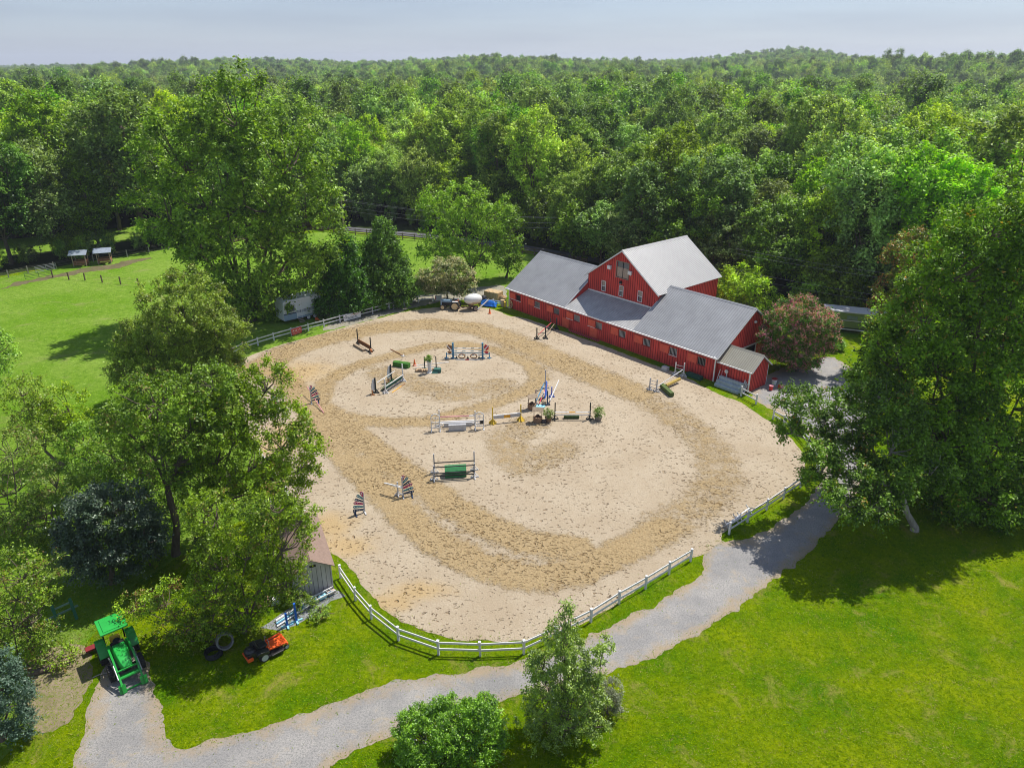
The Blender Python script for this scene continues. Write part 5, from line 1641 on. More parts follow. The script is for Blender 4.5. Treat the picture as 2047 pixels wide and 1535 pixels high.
tag(MB().box(-.2, .2, -.15, .15, 0, .3).build('flower_box', mat('dark_box', (.07, .06, .06), .8), None, bevel=.03), 'small dark flower box between the near wishing well and the shrub tub', 'planter').location = g(1087, 845)

# --- blue end-on jump
r_, L_ = jump_root('blue end on jump with cutout panels, tall grey post and white plank', (1074, 812), (1090, 776))
standard(r_, 0, .15, 1.75, mat('mauve_post', (.22, .17, .20), .6), .4); standard(r_, L_, 0, 2.0, m_jgrey, .45)
standard(r_, .5, -.9, 1.5, m_jnavy, .3)
standard(r_, L_ * .55, -1.0, 1.1, m_jblue2, .3)
m = MB()
pl = [(0, 0, .1), (.9, 0, .1), (1.0, 0, .5), (.75, 0, .9), (1.0, 0, 1.3), (.75, 0, 1.7), (.45, 0, 1.75), (.3, 0, 1.2), (.1, 0, .8)]
m.prism([(L_ * .30 + p[0] * 1.5, -.5 + .01, p[2]) for p in pl], (0, .04, 0)); m.build('blue_panel', m_jblue2, r_)
m = MB(); m.bar((L_ * .2, -1.1, .35), (L_ * .85, -1.5, 1.3), .04, .22); m.build('white_plank', m_white, r_)
pole_(r_, 0, L_, .1, .6, m_jblue, .05); pole_(r_, 0, L_, -.2, .35, m_jred, .05, ([m_jred, m_white], [0, .3, .6, 1]))
m = MB(); m.cbox((-.35, -.35, .18), (1.3, .85, .04), Matrix.Rotation(.25, 3, 'Y')); m.cbox((-.35, -.35, .07), (1.1, .7, .12)); m.build('water_tray', m_jsky, r_)
m = MB(); m.ball((.55, -.55, .3), .35, .2, .22, jit=.3); m.build('flowers', mat('dry_flowers', (.35, .27, .18), .9), r_)

# --- blue oxer with hexagon wings
r_, L_ = jump_root('blue jump with red patterned wings and ring shaped fillers in the upper ring', (906, 716), (965, 716))
for x, s in ((0, -1), (L_, 1)):
    standard(r_, x, 0, 1.85, m_jblue, .35, brace=False, w=.2)
    standard(r_, x + s * .75, 0, .7, m_jblue, .3, brace=False)
    m = MB(); m.bar((x, 0, .5), (x + s * .78, 0, .5), .05, .07); m.build('wing_rail', m_jblue, r_)
    m = MB()
    def cut(cx, cz, hw, hh): m.prism([(cx - hw, -.02, cz), (cx - hw * .3, -.02, cz + hh), (cx + hw, -.02, cz + hh * .5), (cx + hw * .9, -.02, cz - hh * .7), (cx, -.02, cz - hh)], (0, .04, 0))
    cut(x + s * .4, 1.3, .3, .36); cut(x + s * .4, .72, .26, .17); m.build('wing_motif', m_jbrown if s < 0 else m_jred, r_)
    m = MB(); m.bar((x + s * .1, -.05, .9), (x + s * .68, -.05, 1.6), .03, .12); m.build('wing_stripe', m_whitew, r_)
m2 = ([m_jblue, m_white], [0, .12, .3, .42, .6, .72, .88, 1])
for y, z in ((-.1, .88), (.55, .98), (-.1, .42)): pole_(r_, .1, L_ - .1, y, z, m_jblue, .045, m2)
pole_(r_, .1, L_ - .1, -.1, .66, m_jblue, .05)
for cx in (L_ * .3, L_ * .7):
    m = MB()
    for k in range(10):
        a0, a1 = 2 * math.pi * k / 10, 2 * math.pi * (k + 1) / 10
        m.tube((cx + .36 * math.cos(a0), -.25, .34 + .26 * math.sin(a0)), (cx + .36 * math.cos(a1), -.25, .34 + .26 * math.sin(a1)), .06, n=6)
    m.build('ring_filler', m_jbrown, r_)
for cx in (L_ * .12, L_ * .5, L_ * .88):
    m = MB(); m.prism([(cx - .16, -.3, .0), (cx + .16, -.3, 0), (cx, -.3, .4)], (0, .06, 0)); m.build('spike_filler', m_jdark, r_)
pole_(r_, L_ * .1, L_ * .9, -.6, .06, m_white, .05, ([m_white, m_jred, m_white], [0, .4, .55, 1]), name='ground_pole')

# --- black, green and white oxer, upper left
r_, L_ = jump_root('long green oxer with grey curved wings at its left, in the upper ring', (771, 786), (806, 762))
standard(r_, 0, 0, 1.55, m_whitew, .35); standard(r_, L_, 0, 1.95, m_whitew, .38)
standard(r_, -.3, .95, 1.65, m_jdark, .4); standard(r_, L_ - .5, 1.1, 1.9, m_jdark, .4)
for x, y, h0 in ((-.3, .95, .35), (L_ - .5, 1.1, .55)):
    m = MB(); m.prism([(x - .05, y + .05, h0), (x - .62, y + .05, h0 - .1), (x - .6, y + .05, h0 + .7), (x - .35, y + .05, h0 + 1.2), (x - .05, y + .05, h0 + 1.25)], (0, .04, 0)); m.build('curved_wing', mat('wing_grey', (.30, .31, .33), .6, var=.3, scale=8), r_)
    standard(r_, x - .62, y, .55, m_jbrown, .3, brace=False)
m = MB(); m.prism([(.3, .85, .1), (L_ - .4, .95, .1), (L_ - .4, .35, .72), (.3, .25, .55)], (0, 0, .04)); m.build('ramp_panel', m_jgreen, r_)
m = MB(); m.box(.15, L_ - .15, .0, .04, .35, .72); m.build('plank', mat('deep_green', (.03, .12, .10), .6), r_)
pole_(r_, .05, L_ - .05, -.08, .78, m_whitew, .04); pole_(r_, .05, L_ - .05, .95, 1.0, m_whitew, .04); pole_(r_, .05, L_ - .05, -.08, .28, m_jnavy, .045)
pole_(r_, .3, L_ - .5, -.55, .05, m_jora, .045, ([m_jora, m_jbrown], [0, .7, 1]), name='ground_pole')

root = empty('turf_box', 'bright green artificial turf box behind the long green oxer', 'jump filler', g(803, 733), -.35)
m = MB(); m.box(-.95, .95, -.32, .32, 0, .55); m.build('box', m_turf, root, bevel=.06)
m = MB(); m.box(-.97, .97, -.03, .03, .5, .60); m.build('ridge', mat('turf_edge', (.16, .34, .05), .8), root)

# --- planter cluster with dark standards
r_, L_ = jump_root('jump of dark standards with white column and natural logs in the upper ring', (849, 742), (872, 742))
standard(r_, 0, .2, 1.6, m_jdark, .4, mat('dark_green_foot', (.02, .09, .05))); standard(r_, L_, .2, 1.65, m_jdark, .4, mat('dark_green_foot', (.02, .09, .05)))
pole_(r_, -1.2, L_ + 1.3, .75, .35, m_white, .05, z1=.75); pole_(r_, -1.1, L_ + .4, .5, .2, m_white, .05, z1=.35)
m = MB()
for k in range(7):
    m.tube((-.9 + k * .27, -.28 + .05 * (k % 2), .16), (-.72 + k * .27, .12, .18), .13 + .03 * (k % 3), n=8)
m.build('log_filler', mat('bleached_log', (.42, .30, .19), .8, var=.3, scale=6), r_)
m = MB(); m.box(L_ - .2, L_ + .55, -.55, .0, .02, .42); m.prism([(L_ - .45, -.75, .02), (L_ + .2, -.75, .02), (L_ + .3, -.5, .3), (L_ - .3, -.5, .3)], (0, 0, .03)); m.build('flower_box', mat('spruce_box', (.03, .11, .09), .6, var=.2), r_, bevel=.02)
root = empty('column_planter', 'white column planter topped with a round green bush in the upper ring', 'planter', g(859, 745), 0)
m = MB(); m.lathe([(.3, 0), (.3, .08), (.2, .12), (.2, 1.2), (.28, 1.26), (.28, 1.34)], 14); m.build('column', m_whitew, root)
r2_ = np.random.default_rng(9); Cc, Rr = puffs_on([(0, 0, 1.65, .4, .4, .34)], .17, 1.4, r2_)
link_mesh('foliage', quads_mesh('foliage', leaves_on(Cc, Rr, 10, 6, .07, r2_, .6), [L_MAPLE]), root)

# --- brown jump top left, dark jump by the barn, log jump by the barn
r_, L_ = jump_root('jump with dark posts and an orange brown hanging gate, nearest the far fence', (716, 688), (742, 703))
standard(r_, 0, 0, 1.9, m_jdark, .42); standard(r_, L_, 0, 1.75, m_jdark, .42)
m = MB(); m.box(.08, L_ - .08, -.03, .03, .62, .72); m.box(.08, L_ - .08, -.03, .03, .2, .3)
k = 12
for i in range(k + 1): m.box(.1 + (L_ - .24) * i / k, .14 + (L_ - .24) * i / k, -.025, .025, .3, .62)
m.box(.08, L_ - .08, .02, .035, .28, .64); m.build('gate_panel', m_jbrown, r_)
m = MB(); m.box(.2, L_ - .5, -.75, -.45, 0, .28); m.build('plank_box', m_wood, r_)
m = MB(); m.tube((L_ + .1, -.1, .32), (L_ + .7, -.3, .3), .13, n=10); m.build('roller', mat('rust_orange', (.32, .11, .04)), r_)
r_, L_ = jump_root('bare jump of four black standards and a sloping pole by the barn wall', (1073, 678), (1107, 661))
standard(r_, 0, 0, 1.45, m_jdark, .4); standard(r_, .75, -.75, 1.45, m_jdark, .4)
standard(r_, L_, .5, 1.5, m_jdark, .4); standard(r_, L_ + .6, 0, 1.5, m_jdark, .4)
pole_(r_, .1, L_, -.1, .55, m_jred, .045, z1=.95, y1=.4); pole_(r_, .1, .75, 0, .72, m_jdark, .04, y1=-.7); pole_(r_, .7, L_ + .3, -.7, .3, m_wood, .045, z1=.8, y1=.1)
r_, L_ = jump_root('grey jump near the shed with a yellow log and a mossy box', (1312, 783), (1366, 752))
standard(r_, 0, 0, 1.35, m_jgrey, .4); standard(r_, -.1, .75, 1.35, m_jgrey, .35)
standard(r_, L_, 0, 1.5, m_whitew, .4); standard(r_, L_ - .2, .9, 1.4, m_whitew, .35)
m = MB()
for z in (.4, .75, 1.1): m.bar((-.05, .0, z), (-.15, .75, z), .03, .06); m.bar((L_, 0, z), (L_ - .2, .9, z), .03, .06)
m.build('rung', m_jgrey, r_)
pole_(r_, .05, L_ - .05, 0, .55, m_jgrey, .045, z1=.85)
inv = Matrix.Rotation(-r_.rotation_euler.z, 3, 'Z')
a_, b_ = [inv @ (g(*q) - r_.location) for q in ((1331, 777), (1358, 765))]
m = MB(); m.tube(a_ + Vector((0, 0, .35)), b_ + Vector((0, 0, .45)), .17, n=12); m.build('yellow_log', mat('yellow_log', (.36, .26, .06), .8, var=.45, scale=10), r_)
a_, b_ = [inv @ (g(*q) - r_.location) for q in ((1322, 776), (1343, 794))]
m = MB(); m.bar(a_ + Vector((0, 0, .33)), b_ + Vector((0, 0, .26)), .45, .42); m.build('moss_box', mat('moss_box', (.075, .11, .03), .9, var=.3, scale=8), r_, bevel=.03)

# poles lying on the sand
def lying(label, a, b, mt, z=.06, r_=.05):
    A, B = g(*a), g(*b)
    m = MB(); m.tube((0, 0, 0), (B - A), r_, n=8)
    o = m.build('ground_pole', mt); o.location = A + Vector((0, 0, z)); tag(o, label, 'pole')
lying('dark pole lying on the sand between the gate jump and the green oxer', (781, 699), (806, 712), m_jbrown)
r_ = empty('jump_cup_stand', 'small pale stand at the end of the dark lying pole', 'jump stand', g(806, 712)); m = MB(); m.box(-.25, .25, -.05, .05, 0, .08); m.box(-.05, .05, -.25, .25, 0.003, .083); m.box(-.03, .03, -.03, .03, .08, .3); m.build('foot', m_whitew, r_)

# cones
def cone(label, px, s=1.0, rot=None):
    root = empty('traffic_cone', label, 'cone', g(*px), 0, 'orange traffic cones')
    oc = mat('cone_orange', (.75, .16, .05), .5, var=.1)
    m = MB(); m.lathe([(.16 * s, .04), (.04 * s, .75 * s), (0, .75 * s)], 12); m.build('cone', oc, root)
    m = MB(); m.box(-.2 * s, .2 * s, -.2 * s, .2 * s, 0, .04); m.build('base', oc, root)
    if rot: root.rotation_euler = rot; root.location.z += .18
cone('orange cone standing on the sand beside the turf box', (829, 731))
cone('faded orange cone standing on the sand below the blue tarp', (979, 627))
cone('orange cone lying on its side by the camper wheels', (633, 640), 1.0, (math.radians(88), 0, .8))

# white cross rails (cavaletti) leaning by the island fence
def cavaletto(label, a, b):
    r_, L_ = jump_root(label, a, b, 'cross ended poles by the island fence', 'cavaletto', 'cavaletto')
    m = MB()
    for x in (0, L_):
        for s in (-1, 1): m.bar((x, -.28 * s, 0.02), (x, .28 * s, .56), .06, .06)
    m.build('cross_end', m_jgrey, r_)
    m = MB(); m.tube((-.05, 0, .36), (L_ + .05, 0, .36), .05, n=8); m.build('jump_pole', m_white, r_)
cavaletto('white pole on crossed ends beside the island fence, lower left one', (1452, 1056), (1478, 1040))
cavaletto('white pole on crossed ends beside the island fence, upper right one', (1470, 1043), (1496, 1024))

# fence banners
def banner(label, a, b, z0, z1, base, marks):
    A, B = g(*a), g(*b)
    root = empty('fence_banner', label, 'banner', A, math.atan2(B.y - A.y, B.x - A.x))
    L_ = (B - A).length
    m = MB(); m.box(0, L_, -.10, -.075, z0, z1); m.build('panel', base, root)
    for nm, mt, strokes in marks:
        m = MB()
        for st in strokes:
            for p, q in zip(st[:-1], st[1:]):
                m.bar((p[0] * L_, -.104, z0 + (z1 - z0) * p[1]), (q[0] * L_, -.104, z0 + (z1 - z0) * q[1]), .006, .06, (1, 0, .3))
        m.build(nm, mt, root)
banner('white banner with a dark blue script and red swoosh on the far fence', (687, 644), (721, 635), .12, .92, m_white,
       [('lettering', m_jnavy, [[(.08, .3), (.05, .6), (.12, .85), (.2, .7), (.1, .5), (.2, .45), (.26, .6)], [(.26, .3), (.3, .5), (.33, .3)], [(.38, .3), (.38, .5), (.43, .5), (.45, .3)], [(.5, .35), (.55, .5), (.6, .35)], [(.64, .3), (.66, .6), (.7, .35), (.76, .5)], [(.2, .16), (.82, .2)]]),
        ('swoosh', m_jred, [[(.42, .72), (.55, .85), (.72, .78), (.88, .9)], [(.6, .7), (.75, .68), (.9, .74)]])])
banner('red banner with small white marks on the far fence', (583, 672), (603, 666), .1, .9, mat('banner_red', (.62, .10, .09), .6),
       [('lettering', m_white, [[(.12, .55), (.2, .75), (.26, .55)], [(.14, .3), (.3, .35)], [(.4, .5), (.46, .7), (.52, .5)], [(.55, .3), (.7, .35)], [(.66, .6), (.8, .7), (.88, .55)]])])
banner('small white banner with a black ring mark at the far fence near the evergreens', (785, 618), (795, 615), .05, .85, m_white, [('mark', m_black, [[(.3, .5), (.5, .8), (.7, .5), (.5, .2), (.3, .5)]])])
banner('small dark red and white panel on the fence left of the blue tractor', (870, 603), (883, 602), .15, .9, m_white, [('mark', m_jred, [[(.05, .2), (.05, .8)], [(.12, .8), (.12, .2)]])])

# things lying along the barn wall
def at_barn(nm, label, cat, u, v, rz=0.0, group=None):
    return empty(nm, label, cat, bp_(u, v), math.atan2(BU.y, BU.x) + rz, group)
root = at_barn('fallen_rail', 'magenta spiked rail lying in the grass along the barn wall', 'rail', 12.0, -.45)
m = MB(); m.bar((0, 0, .12), (5.2, 0, .12), .06, .09)
for i in range(18): m.bar((.2 + i * .28, 0, .1), (.3 + i * .28, -.28, .02), .05, .05)
m.build('rail', mat('magenta_rail', (.45, .02, .10), .6), root)
root = at_barn('turf_box', 'dark green turf box in the grass against the barn wall left of the downspout', 'jump filler', 30.2, -.75)
m = MB(); m.box(0, 1.9, -.3, .3, 0, .42); m.build('box', mat('dark_turf', (.02, .075, .05), .9, var=.3, scale=9), root, bevel=.05)
root = at_barn('block', 'grey concrete block standing left of the log jump standard', 'block', 27.8, -1.35)
m = MB(); m.box(-.35, .35, -.25, .25, 0, .4); m.build('body', m_jgrey, root, bevel=.03)
root = at_barn('mounting_steps', 'pale blue grey bank of three steps against the tack shed front', 'steps', 33.75, -.95)
m = MB(); m.box(0, 2.75, 0, .36, 0, .32); m.box(0, 2.75, .362, .72, 0, .64); m.box(0, 2.75, .722, 1.06, 0, .96)
m.build('step', mat('faded_blue_plastic', (.36, .43, .46), .6, var=.22, scale=4), root, bevel=.035)
root = at_barn('leaning_pole', 'striped pole leaning on the tack shed wall beside the downspout', 'pole', 33.45, -.1)
m = MB(); m.tube((0, -.1, 0), (.1, .3, 1.5), .04, n=8); m.build('pole', m_whitew, root)
root = at_barn('leaning_pole', 'red pole leaning on the tack shed wall, right of the striped one', 'pole', 33.7, 0)
m = MB(); m.tube((0, -.05, 0), (.1, .26, 1.4), .035, n=8); m.build('pole', m_jpink, root)
root = at_barn('meter_box', 'round white meter on the tack shed wall', 'meter', 34.3, .22)
m = MB(); m.lathe([(.05, 0), (.2, .02), (.2, .12), (.1, .16)], 14, (0, 0, 1.5), Matrix.Rotation(math.radians(90), 4, 'X')); m.build('dial', m_whitew, root)
m = MB(); m.box(-.05, .05, .02, .08, 0.0, 1.4); m.build('pipe', m_whitew, root)
root = at_barn('stacked_planks', 'grey planks standing against the tack shed corner', 'planks', 36.5, .05)
for i in range(3):
    m = MB(); m.bar((i * .14, -.35 + i * .05, 0), (i * .14, .2, 1.25 - i * .15), .12, .03); m.build('plank', m_jgrey, root)
def bucket(label, u, v, mt, s=1, tilt=None):
    root = at_barn('bucket', label, 'bucket', u, v)
    m = MB(); m.lathe([(.17 * s, 0), (.22 * s, .5 * s), (.2 * s, .5 * s), (.15 * s, .05)], 14); m.build('tub', mt, root)
    m = MB(); m.lathe([(.23 * s, .44 * s), (.235 * s, .5 * s)], 14); m.build('rim', m_jpink if mt is not m_white else m_redtrim_shade, root)
    if tilt: root.rotation_euler = tilt; root.location.z += .16
mb_red = mat('bucket_red', (.65, .03, .02), .4, var=.1)
bucket('upright red bucket behind the tack shed corner', 38.1, 2.6, mb_red)
bucket('red bucket lying tipped over behind the upright one', 38.3, 3.75, mb_red, 1, (math.radians(70), .2, .4))
bucket('white and red bin at the rear corner of the tack shed', 37.5, 4.2, m_white, 1.3)
root = empty('garden_swing', 'pink wooden bench beneath the crape myrtle', 'bench', g(1592, 742), -.1)
m = MB()
for i in range(5): m.box(-.75, .75, -.28 + i * .11, -.20 + i * .11, .42, .45)
m.build('seat', m_jpink, root)
m = MB()
for i in range(4): m.box(-.75, .75, .30, .33, .55 + i * .13, .64 + i * .13)
m.build('backrest', m_jpink, root)
for x in (-.7, .7):
    m = MB(); m.box(x - .04, x + .04, -.28, -.2, 0, .42); m.box(x - .04, x + .04, .26, .34, 0, .95); m.build('leg', m_jpink, root)
# ================================================================ VEHICLES AND YARD THINGS
m_tyre = mat('tyre_rubber', (.028, .028, .030), .8, var=.25, scale=9, bump=.3)
m_jd = mat('tractor_green', (.015, .27, .035), .3, var=.08, scale=2, spec=.5)
m_jd2 = mat('tractor_green_panel', (.02, .33, .05), .35, var=.08, scale=2, spec=.5)
m_rimy = mat('rim_yellow', (.65, .48, .06), .5)

def wheel(root, c, R_, wd, rim_m, ax='Y', rz=0.0, lugs=0, name='wheel', hub=.5):
    """Wheel with its axle along local Y."""
    M = Matrix.Rotation(rz, 4, 'Z') @ Matrix.Rotation(math.radians(90), 4, 'X')
    m = MB()
    h = wd / 2
    prof = [(R_ * .70, -h * .8), (R_ * .8, -h), (R_ * .95, -h * .8), (R_, -h * .45), (R_, h * .45), (R_ * .95, h * .8), (R_ * .8, h), (R_ * .70, h * .8)]
    m.lathe(prof, 24, c, M)
    if lugs:
        for k in range(lugs):
            t = 2 * math.pi * k / lugs
            for s in (-1, 1):
                a = Vector((R_ * math.cos(t), R_ * math.sin(t), s * h * .05)); b = Vector((R_ * math.cos(t + .16), R_ * math.sin(t + .16), s * h * .85))
                m.bar(M @ (a * 1.012) + Vector(c), M @ Vector((b.x * 1.012, b.y * 1.012, b.z)) + Vector(c), .035, .05)
    w_ = m.build(name, m_tyre, root, smooth=not lugs)
    m = MB(); m.lathe([(R_ * .72, -h * .86), (R_ * .6, -h * .6), (R_ * .2, -h * .55), (R_ * .18, -h * .8), (0.001, -h * .8)], 18, c, M)
    m.lathe([(R_ * .72, h * .86), (R_ * .6, h * .6), (R_ * .2, h * .55), (R_ * .18, h * .8), (0.001, h * .8)], 18, c, M)
    m.build('rim', rim_m, w_, smooth=True)
    return w_

# ---- green loader tractor; x forward
fw = (Vector((-21.46, 28.39, 0)) + Vector((-20.26, 29.4, 0))) / 2
hd = Vector((1.01, -1.2, 0)).normalized()
tr = empty('tractor', 'green compact tractor with canopy roof and raised front loader frame, parked on the gravel spur', 'tractor', (fw.x, fw.y, 0), math.atan2(hd.y, hd.x))
for s in (-1, 1):
    wheel(tr, (0, s * .74, .42), .42, .30, m_rimy, lugs=16)
    wheel(tr, (-1.68, s * .78, .62), .62, .42, m_rimy, lugs=20)
m = MB(); m.box(-1.9, .35, -.2, .2, .42, .72); m.box(-.08, .08, -.62, .62, .36, .48); m.box(-1.8, -1.55, -.6, .6, .5, .72); m.build('chassis', m_black, tr)
m = MB()
m.prism([(-.95, -.36, .72), (.62, -.34, .72), (.66, -.30, 1.12), (.45, -.26, 1.26), (-.95, -.32, 1.34)], (0, .0, 0))
m = MB()
sec = [(-.95, .36, .72, 1.36), (-.5, .36, .72, 1.36), (.1, .33, .72, 1.3), (.5, .28, .74, 1.2), (.68, .2, .8, 1.02)]
vs = []; fs = []
for (x, w, z0, z1) in sec:
    vs += [(x, -w, z0), (x, -w * 1.02, z1 - .12), (x, -w * .78, z1), (x, w * .78, z1), (x, w * 1.02, z1 - .12), (x, w, z0)]
for i in range(len(sec) - 1):
    for j in range(5): fs.append((i * 6 + j, i * 6 + j + 1, (i + 1) * 6 + j + 1, (i + 1) * 6 + j))
fs.append(tuple(range(5, -1, -1))); fs.append(tuple(range(24, 30)))
m.add(vs, fs); hood = m.build('hood', m_jd2, tr, bevel=.02, smooth=True)
m = MB(); m.bar((-.9, 0, 1.367), (.1, 0, 1.307), .012, .012); m.build('hood_seam', m_black, hood)
m = MB(); m.box(.685, .70, -.15, .15, .82, .98); m.build('grille', m_black, hood)
for s in (-1, 1):
    m = MB()
    pts_ = [(-1.68 + .76 * math.cos(t), .62 + .76 * math.sin(t)) for t in [math.radians(a) for a in (15, 40, 65, 90, 115, 140)]]
    for (p, q) in zip(pts_[:-1], pts_[1:]):
        m.add([(p[0], s * .52, p[1]), (p[0], s * .98, p[1]), (q[0], s * .98, q[1]), (q[0], s * .52, q[1]), (p[0] * 1, s * .52, p[1] - .04), (p[0], s * .98, p[1] - .04), (q[0], s * .98, q[1] - .04), (q[0], s * .52, q[1] - .04)],
              [(0, 1, 2, 3), (7, 6, 5, 4), (0, 4, 5, 1), (1, 5, 6, 2), (2, 6, 7, 3), (3, 7, 4, 0)])
    m.build('fender', m_jd, tr)
m = MB(); m.box(-1.75, -1.3, -.26, .26, .85, .98); m.box(-1.85, -1.72, -.26, .26, .95, 1.35); m.build('seat', m_rimy, tr, bevel=.04)
m = MB(); m.tube((-1.0, 0, 1.15), (-1.15, 0, 1.45), .02); m.lathe([(.17, 0), (.19, .02), (.17, .04)], 16, (-1.16, 0, 1.45)); m.build('steering_wheel', m_black, tr)
m = MB(); m.box(-1.3, -.95, -.34, .34, .95, 1.3); m.build('dashboard', m_black, tr)
m = MB(); m.box(-1.5, -.95, -.5, .5, .60, .64); m.build('floor_plate', m_black, tr)
for (x, y) in ((-1.98, -.5), (-1.98, .5)):
    m = MB(); m.bar((x, y, .8), (x + .1, y, 2.35), .07, .07); m.build('canopy_post', m_black, tr)
m = MB(); m.box(-2.15, -.72, -.68, .68, 2.36, 2.46); m.box(-2.02, -.85, -.5, .5, 2.46, 2.50); m.build('canopy', m_jd2, tr, bevel=.05)
for s in (-1, 1):
    la = MB()
    la.bar((-1.0, s * .5, 1.38), (.15, s * .5, 1.2), .1, .15); la.bar((.1, s * .5, 1.22), (1.25, s * .5, .42), .1, .15)
    arm = la.build('loader_arm', m_jd, tr)
    m = MB(); m.bar((-.98, s * .44, .6), (-.98, s * .44, 1.42), .12, .16); m.build('loader_mast', m_jd, tr)
    m = MB(); m.tube((-.75, s * .62, .85), (.2, s * .58, 1.1), .035); m.tube((.35, s * .58, 1.12), (1.1, s * .58, .72), .03); m.build('hydraulic_ram', m_steel, arm)
    m = MB(); m.prism([(1.22, s * .52, .05), (1.22, s * .52, .5), (1.42, s * .52, .5), (1.52, s * .52, .05)], (0, s * .04, 0)); m.cbox((1.36, s * .52, .26), (.05, .34, .46), Matrix.Rotation(-.35, 3, 'Y')); m.build('loader_plate', m_jd, tr)
m = MB(); m.tube((.95, -.5, .62), (.95, .5, .62), .085, n=12); m.build('torque_tube', m_jd, tr)
m = MB(); m.box(.7, .78, -.46, .46, .55, .62); m.box(.7, .78, -.46, .46, .92, .98); m.build('grille_guard', m_jd, tr)
m = MB(); m.box(1.3, 1.36, -.5, .5, .06, .11); m.build('carrier_bar', m_jd, tr)
# implement behind the tractor
im = empty('rotary_implement', 'red three point implement behind the green tractor', 'implement', (fw.x - hd.x * 2.75 - .75, fw.y - hd.y * 2.75 - .55, 0), math.atan2(hd.y, hd.x))
m = MB(); m.box(-.2, .2, -.5, .5, .3, .42); m.build('deck', mat('implement_red', (.20, .02, .025), .6), im, bevel=.02)
m = MB()
for k in range(6): m.tube((-.2, -.5 + k * .2, .02), (.15, -.48 + k * .2, .3), .03)
m.build('tine', m_steel, im)

# ---- zero turn mower; x forward (towards upper right)
A_ = Vector((-13.67, 29.74, 0)); B_ = Vector((-12.70, 30.58, 0))
hm_ = (B_ - A_).normalized(); sd = Vector((-hm_.y, hm_.x, 0))
mc = A_ + sd * .5
mw = empty('zero_turn_mower', 'orange and black zero turn mower parked on the lawn near the tractor', 'mower', (mc.x, mc.y, 0), math.atan2(hm_.y, hm_.x))
m_or = mat('mower_orange', (.80, .11, .02), .35, var=.08, spec=.5)
m_bk = mat('mower_black', (.02, .02, .022), .35, var=.2, spec=.5)
for s in (-1, 1):
    wheel(mw, (0, s * .5, .27), .27, .24, m_jgrey, lugs=0)
    wheel(mw, (1.32, s * .42, .15), .15, .13, m_jgrey, name='caster')
m = MB(); m.box(.25, 1.15, -.62, .62, .16, .26); m.box(.35, 1.05, -.72, -.58, .18, .3); m.build('cutting_deck', m_bk, mw, bevel=.03)
m = MB(); m.box(-.6, .2, -.3, .3, .3, .46); m.build('frame', m_bk, mw)
for s in (-1, 1):
    m = MB(); m.prism([(-.35, s * .28, .5), (.28, s * .28, .42), (.34, s * .28, .62), (-.2, s * .28, .74), (-.4, s * .28, .7)], (0, s * .34, 0)); m.build('fender', m_bk, mw, bevel=.05)
m = MB(); m.prism([(.3, -.34, .42), (1.15, -.38, .34), (1.38, -.44, .40), (1.38, .44, .40), (1.15, .38, .34), (.3, .34, .42)], (0, 0, .05)); m.box(1.3, 1.42, -.5, .5, .3, .42); m.build('footplate', m_or, mw, bevel=.02)
for s in (-1, 1):
    m = MB(); m.bar((.3, s * .38, .5), (1.36, s * .48, .46), .07, .09); m.build('side_rail', m_or, mw, bevel=.01)
m = MB(); m.box(-.12, .36, -.24, .24, .66, .78); m.prism([(-.1, -.24, .76), (-.22, -.24, 1.1), (-.32, -.24, 1.08), (-.24, -.24, .74)], (0, .48, 0)); m.build('seat', m_bk, mw, bevel=.05)
m = MB(); m.lathe([(.3, .46), (.32, .7), (.24, .82), (.1, .86), (.1, .9)], 16, (-.55, .05, 0)); m.box(-.8, -.3, -.3, .35, .42, .66); m.build('engine', m_bk, mw, bevel=.03)
m = MB(); m.box(-.86, -.55, -.42, -.32, .3, .5); m.box(-.88, -.80, -.4, .4, .34, .46); m.build('rear_guard', m_or, mw, bevel=.02)
for s in (-1, 1):
    m = MB(); m.tube((.4, s * .32, .6), (.42, s * .3, .95), .02); m.tube((.42, s * .3, .95), (.44, s * .08, 1.0), .02); m.build('lap_bar', m_steel, mw)

# ---- old blue tractor by the fence; faces left
ot = empty('old_tractor', 'small old blue tractor with cream wheels beside the white water tank', 'tractor', (-7.62, 92.3, 0), math.radians(172))
m_ob = mat('faded_blue', (.22, .34, .46), .6, var=.15); m_cr = mat('cream_rim', (.62, .47, .26), .6, var=.15)
for s in (-1, 1):
    wheel(ot, (0, s * .62, .6), .62, .3, m_cr, lugs=16); wheel(ot, (1.72, s * .5, .36), .36, .2, m_cr)
m = MB(); m.box(.55, 1.95, -.26, .26, 1.0, 1.32); m.build('hood', m_ob, ot, bevel=.05)
m = MB(); m.box(1.88, 2.02, -.3, .3, .55, 1.3); m.build('grille', mat('blue_white', (.40, .50, .60), .5), ot, bevel=.03)
m = MB(); m.box(-.3, 1.9, -.18, .18, .5, .98); m.box(1.64, 1.8, -.45, .45, .3, .45); m.build('chassis', m_black, ot)
m = MB(); m.tube((1.3, .1, 1.3), (1.3, .1, 1.95), .035); m.build('exhaust', m_black, ot)
m = MB(); m.tube((.5, 0, 1.2), (.25, 0, 1.5), .02); m.lathe([(.18, 0), (.2, .02), (.18, .04)], 14, (.25, 0, 1.5)); m.build('steering_wheel', m_black, ot)
m = MB(); m.box(-.3, .1, -.24, .24, 1.05, 1.15); m.box(-.38, -.28, -.24, .24, 1.1, 1.4); m.build('seat', mat('seat_rust', (.35, .12, .06), .7), ot, bevel=.03)
for s in (-1, 1):
    m = MB(); m.box(-.45, .35, s * .62 - .17, s * .62 + .17, 1.24, 1.29); m.build('fender', m_whitew, ot, bevel=.02)

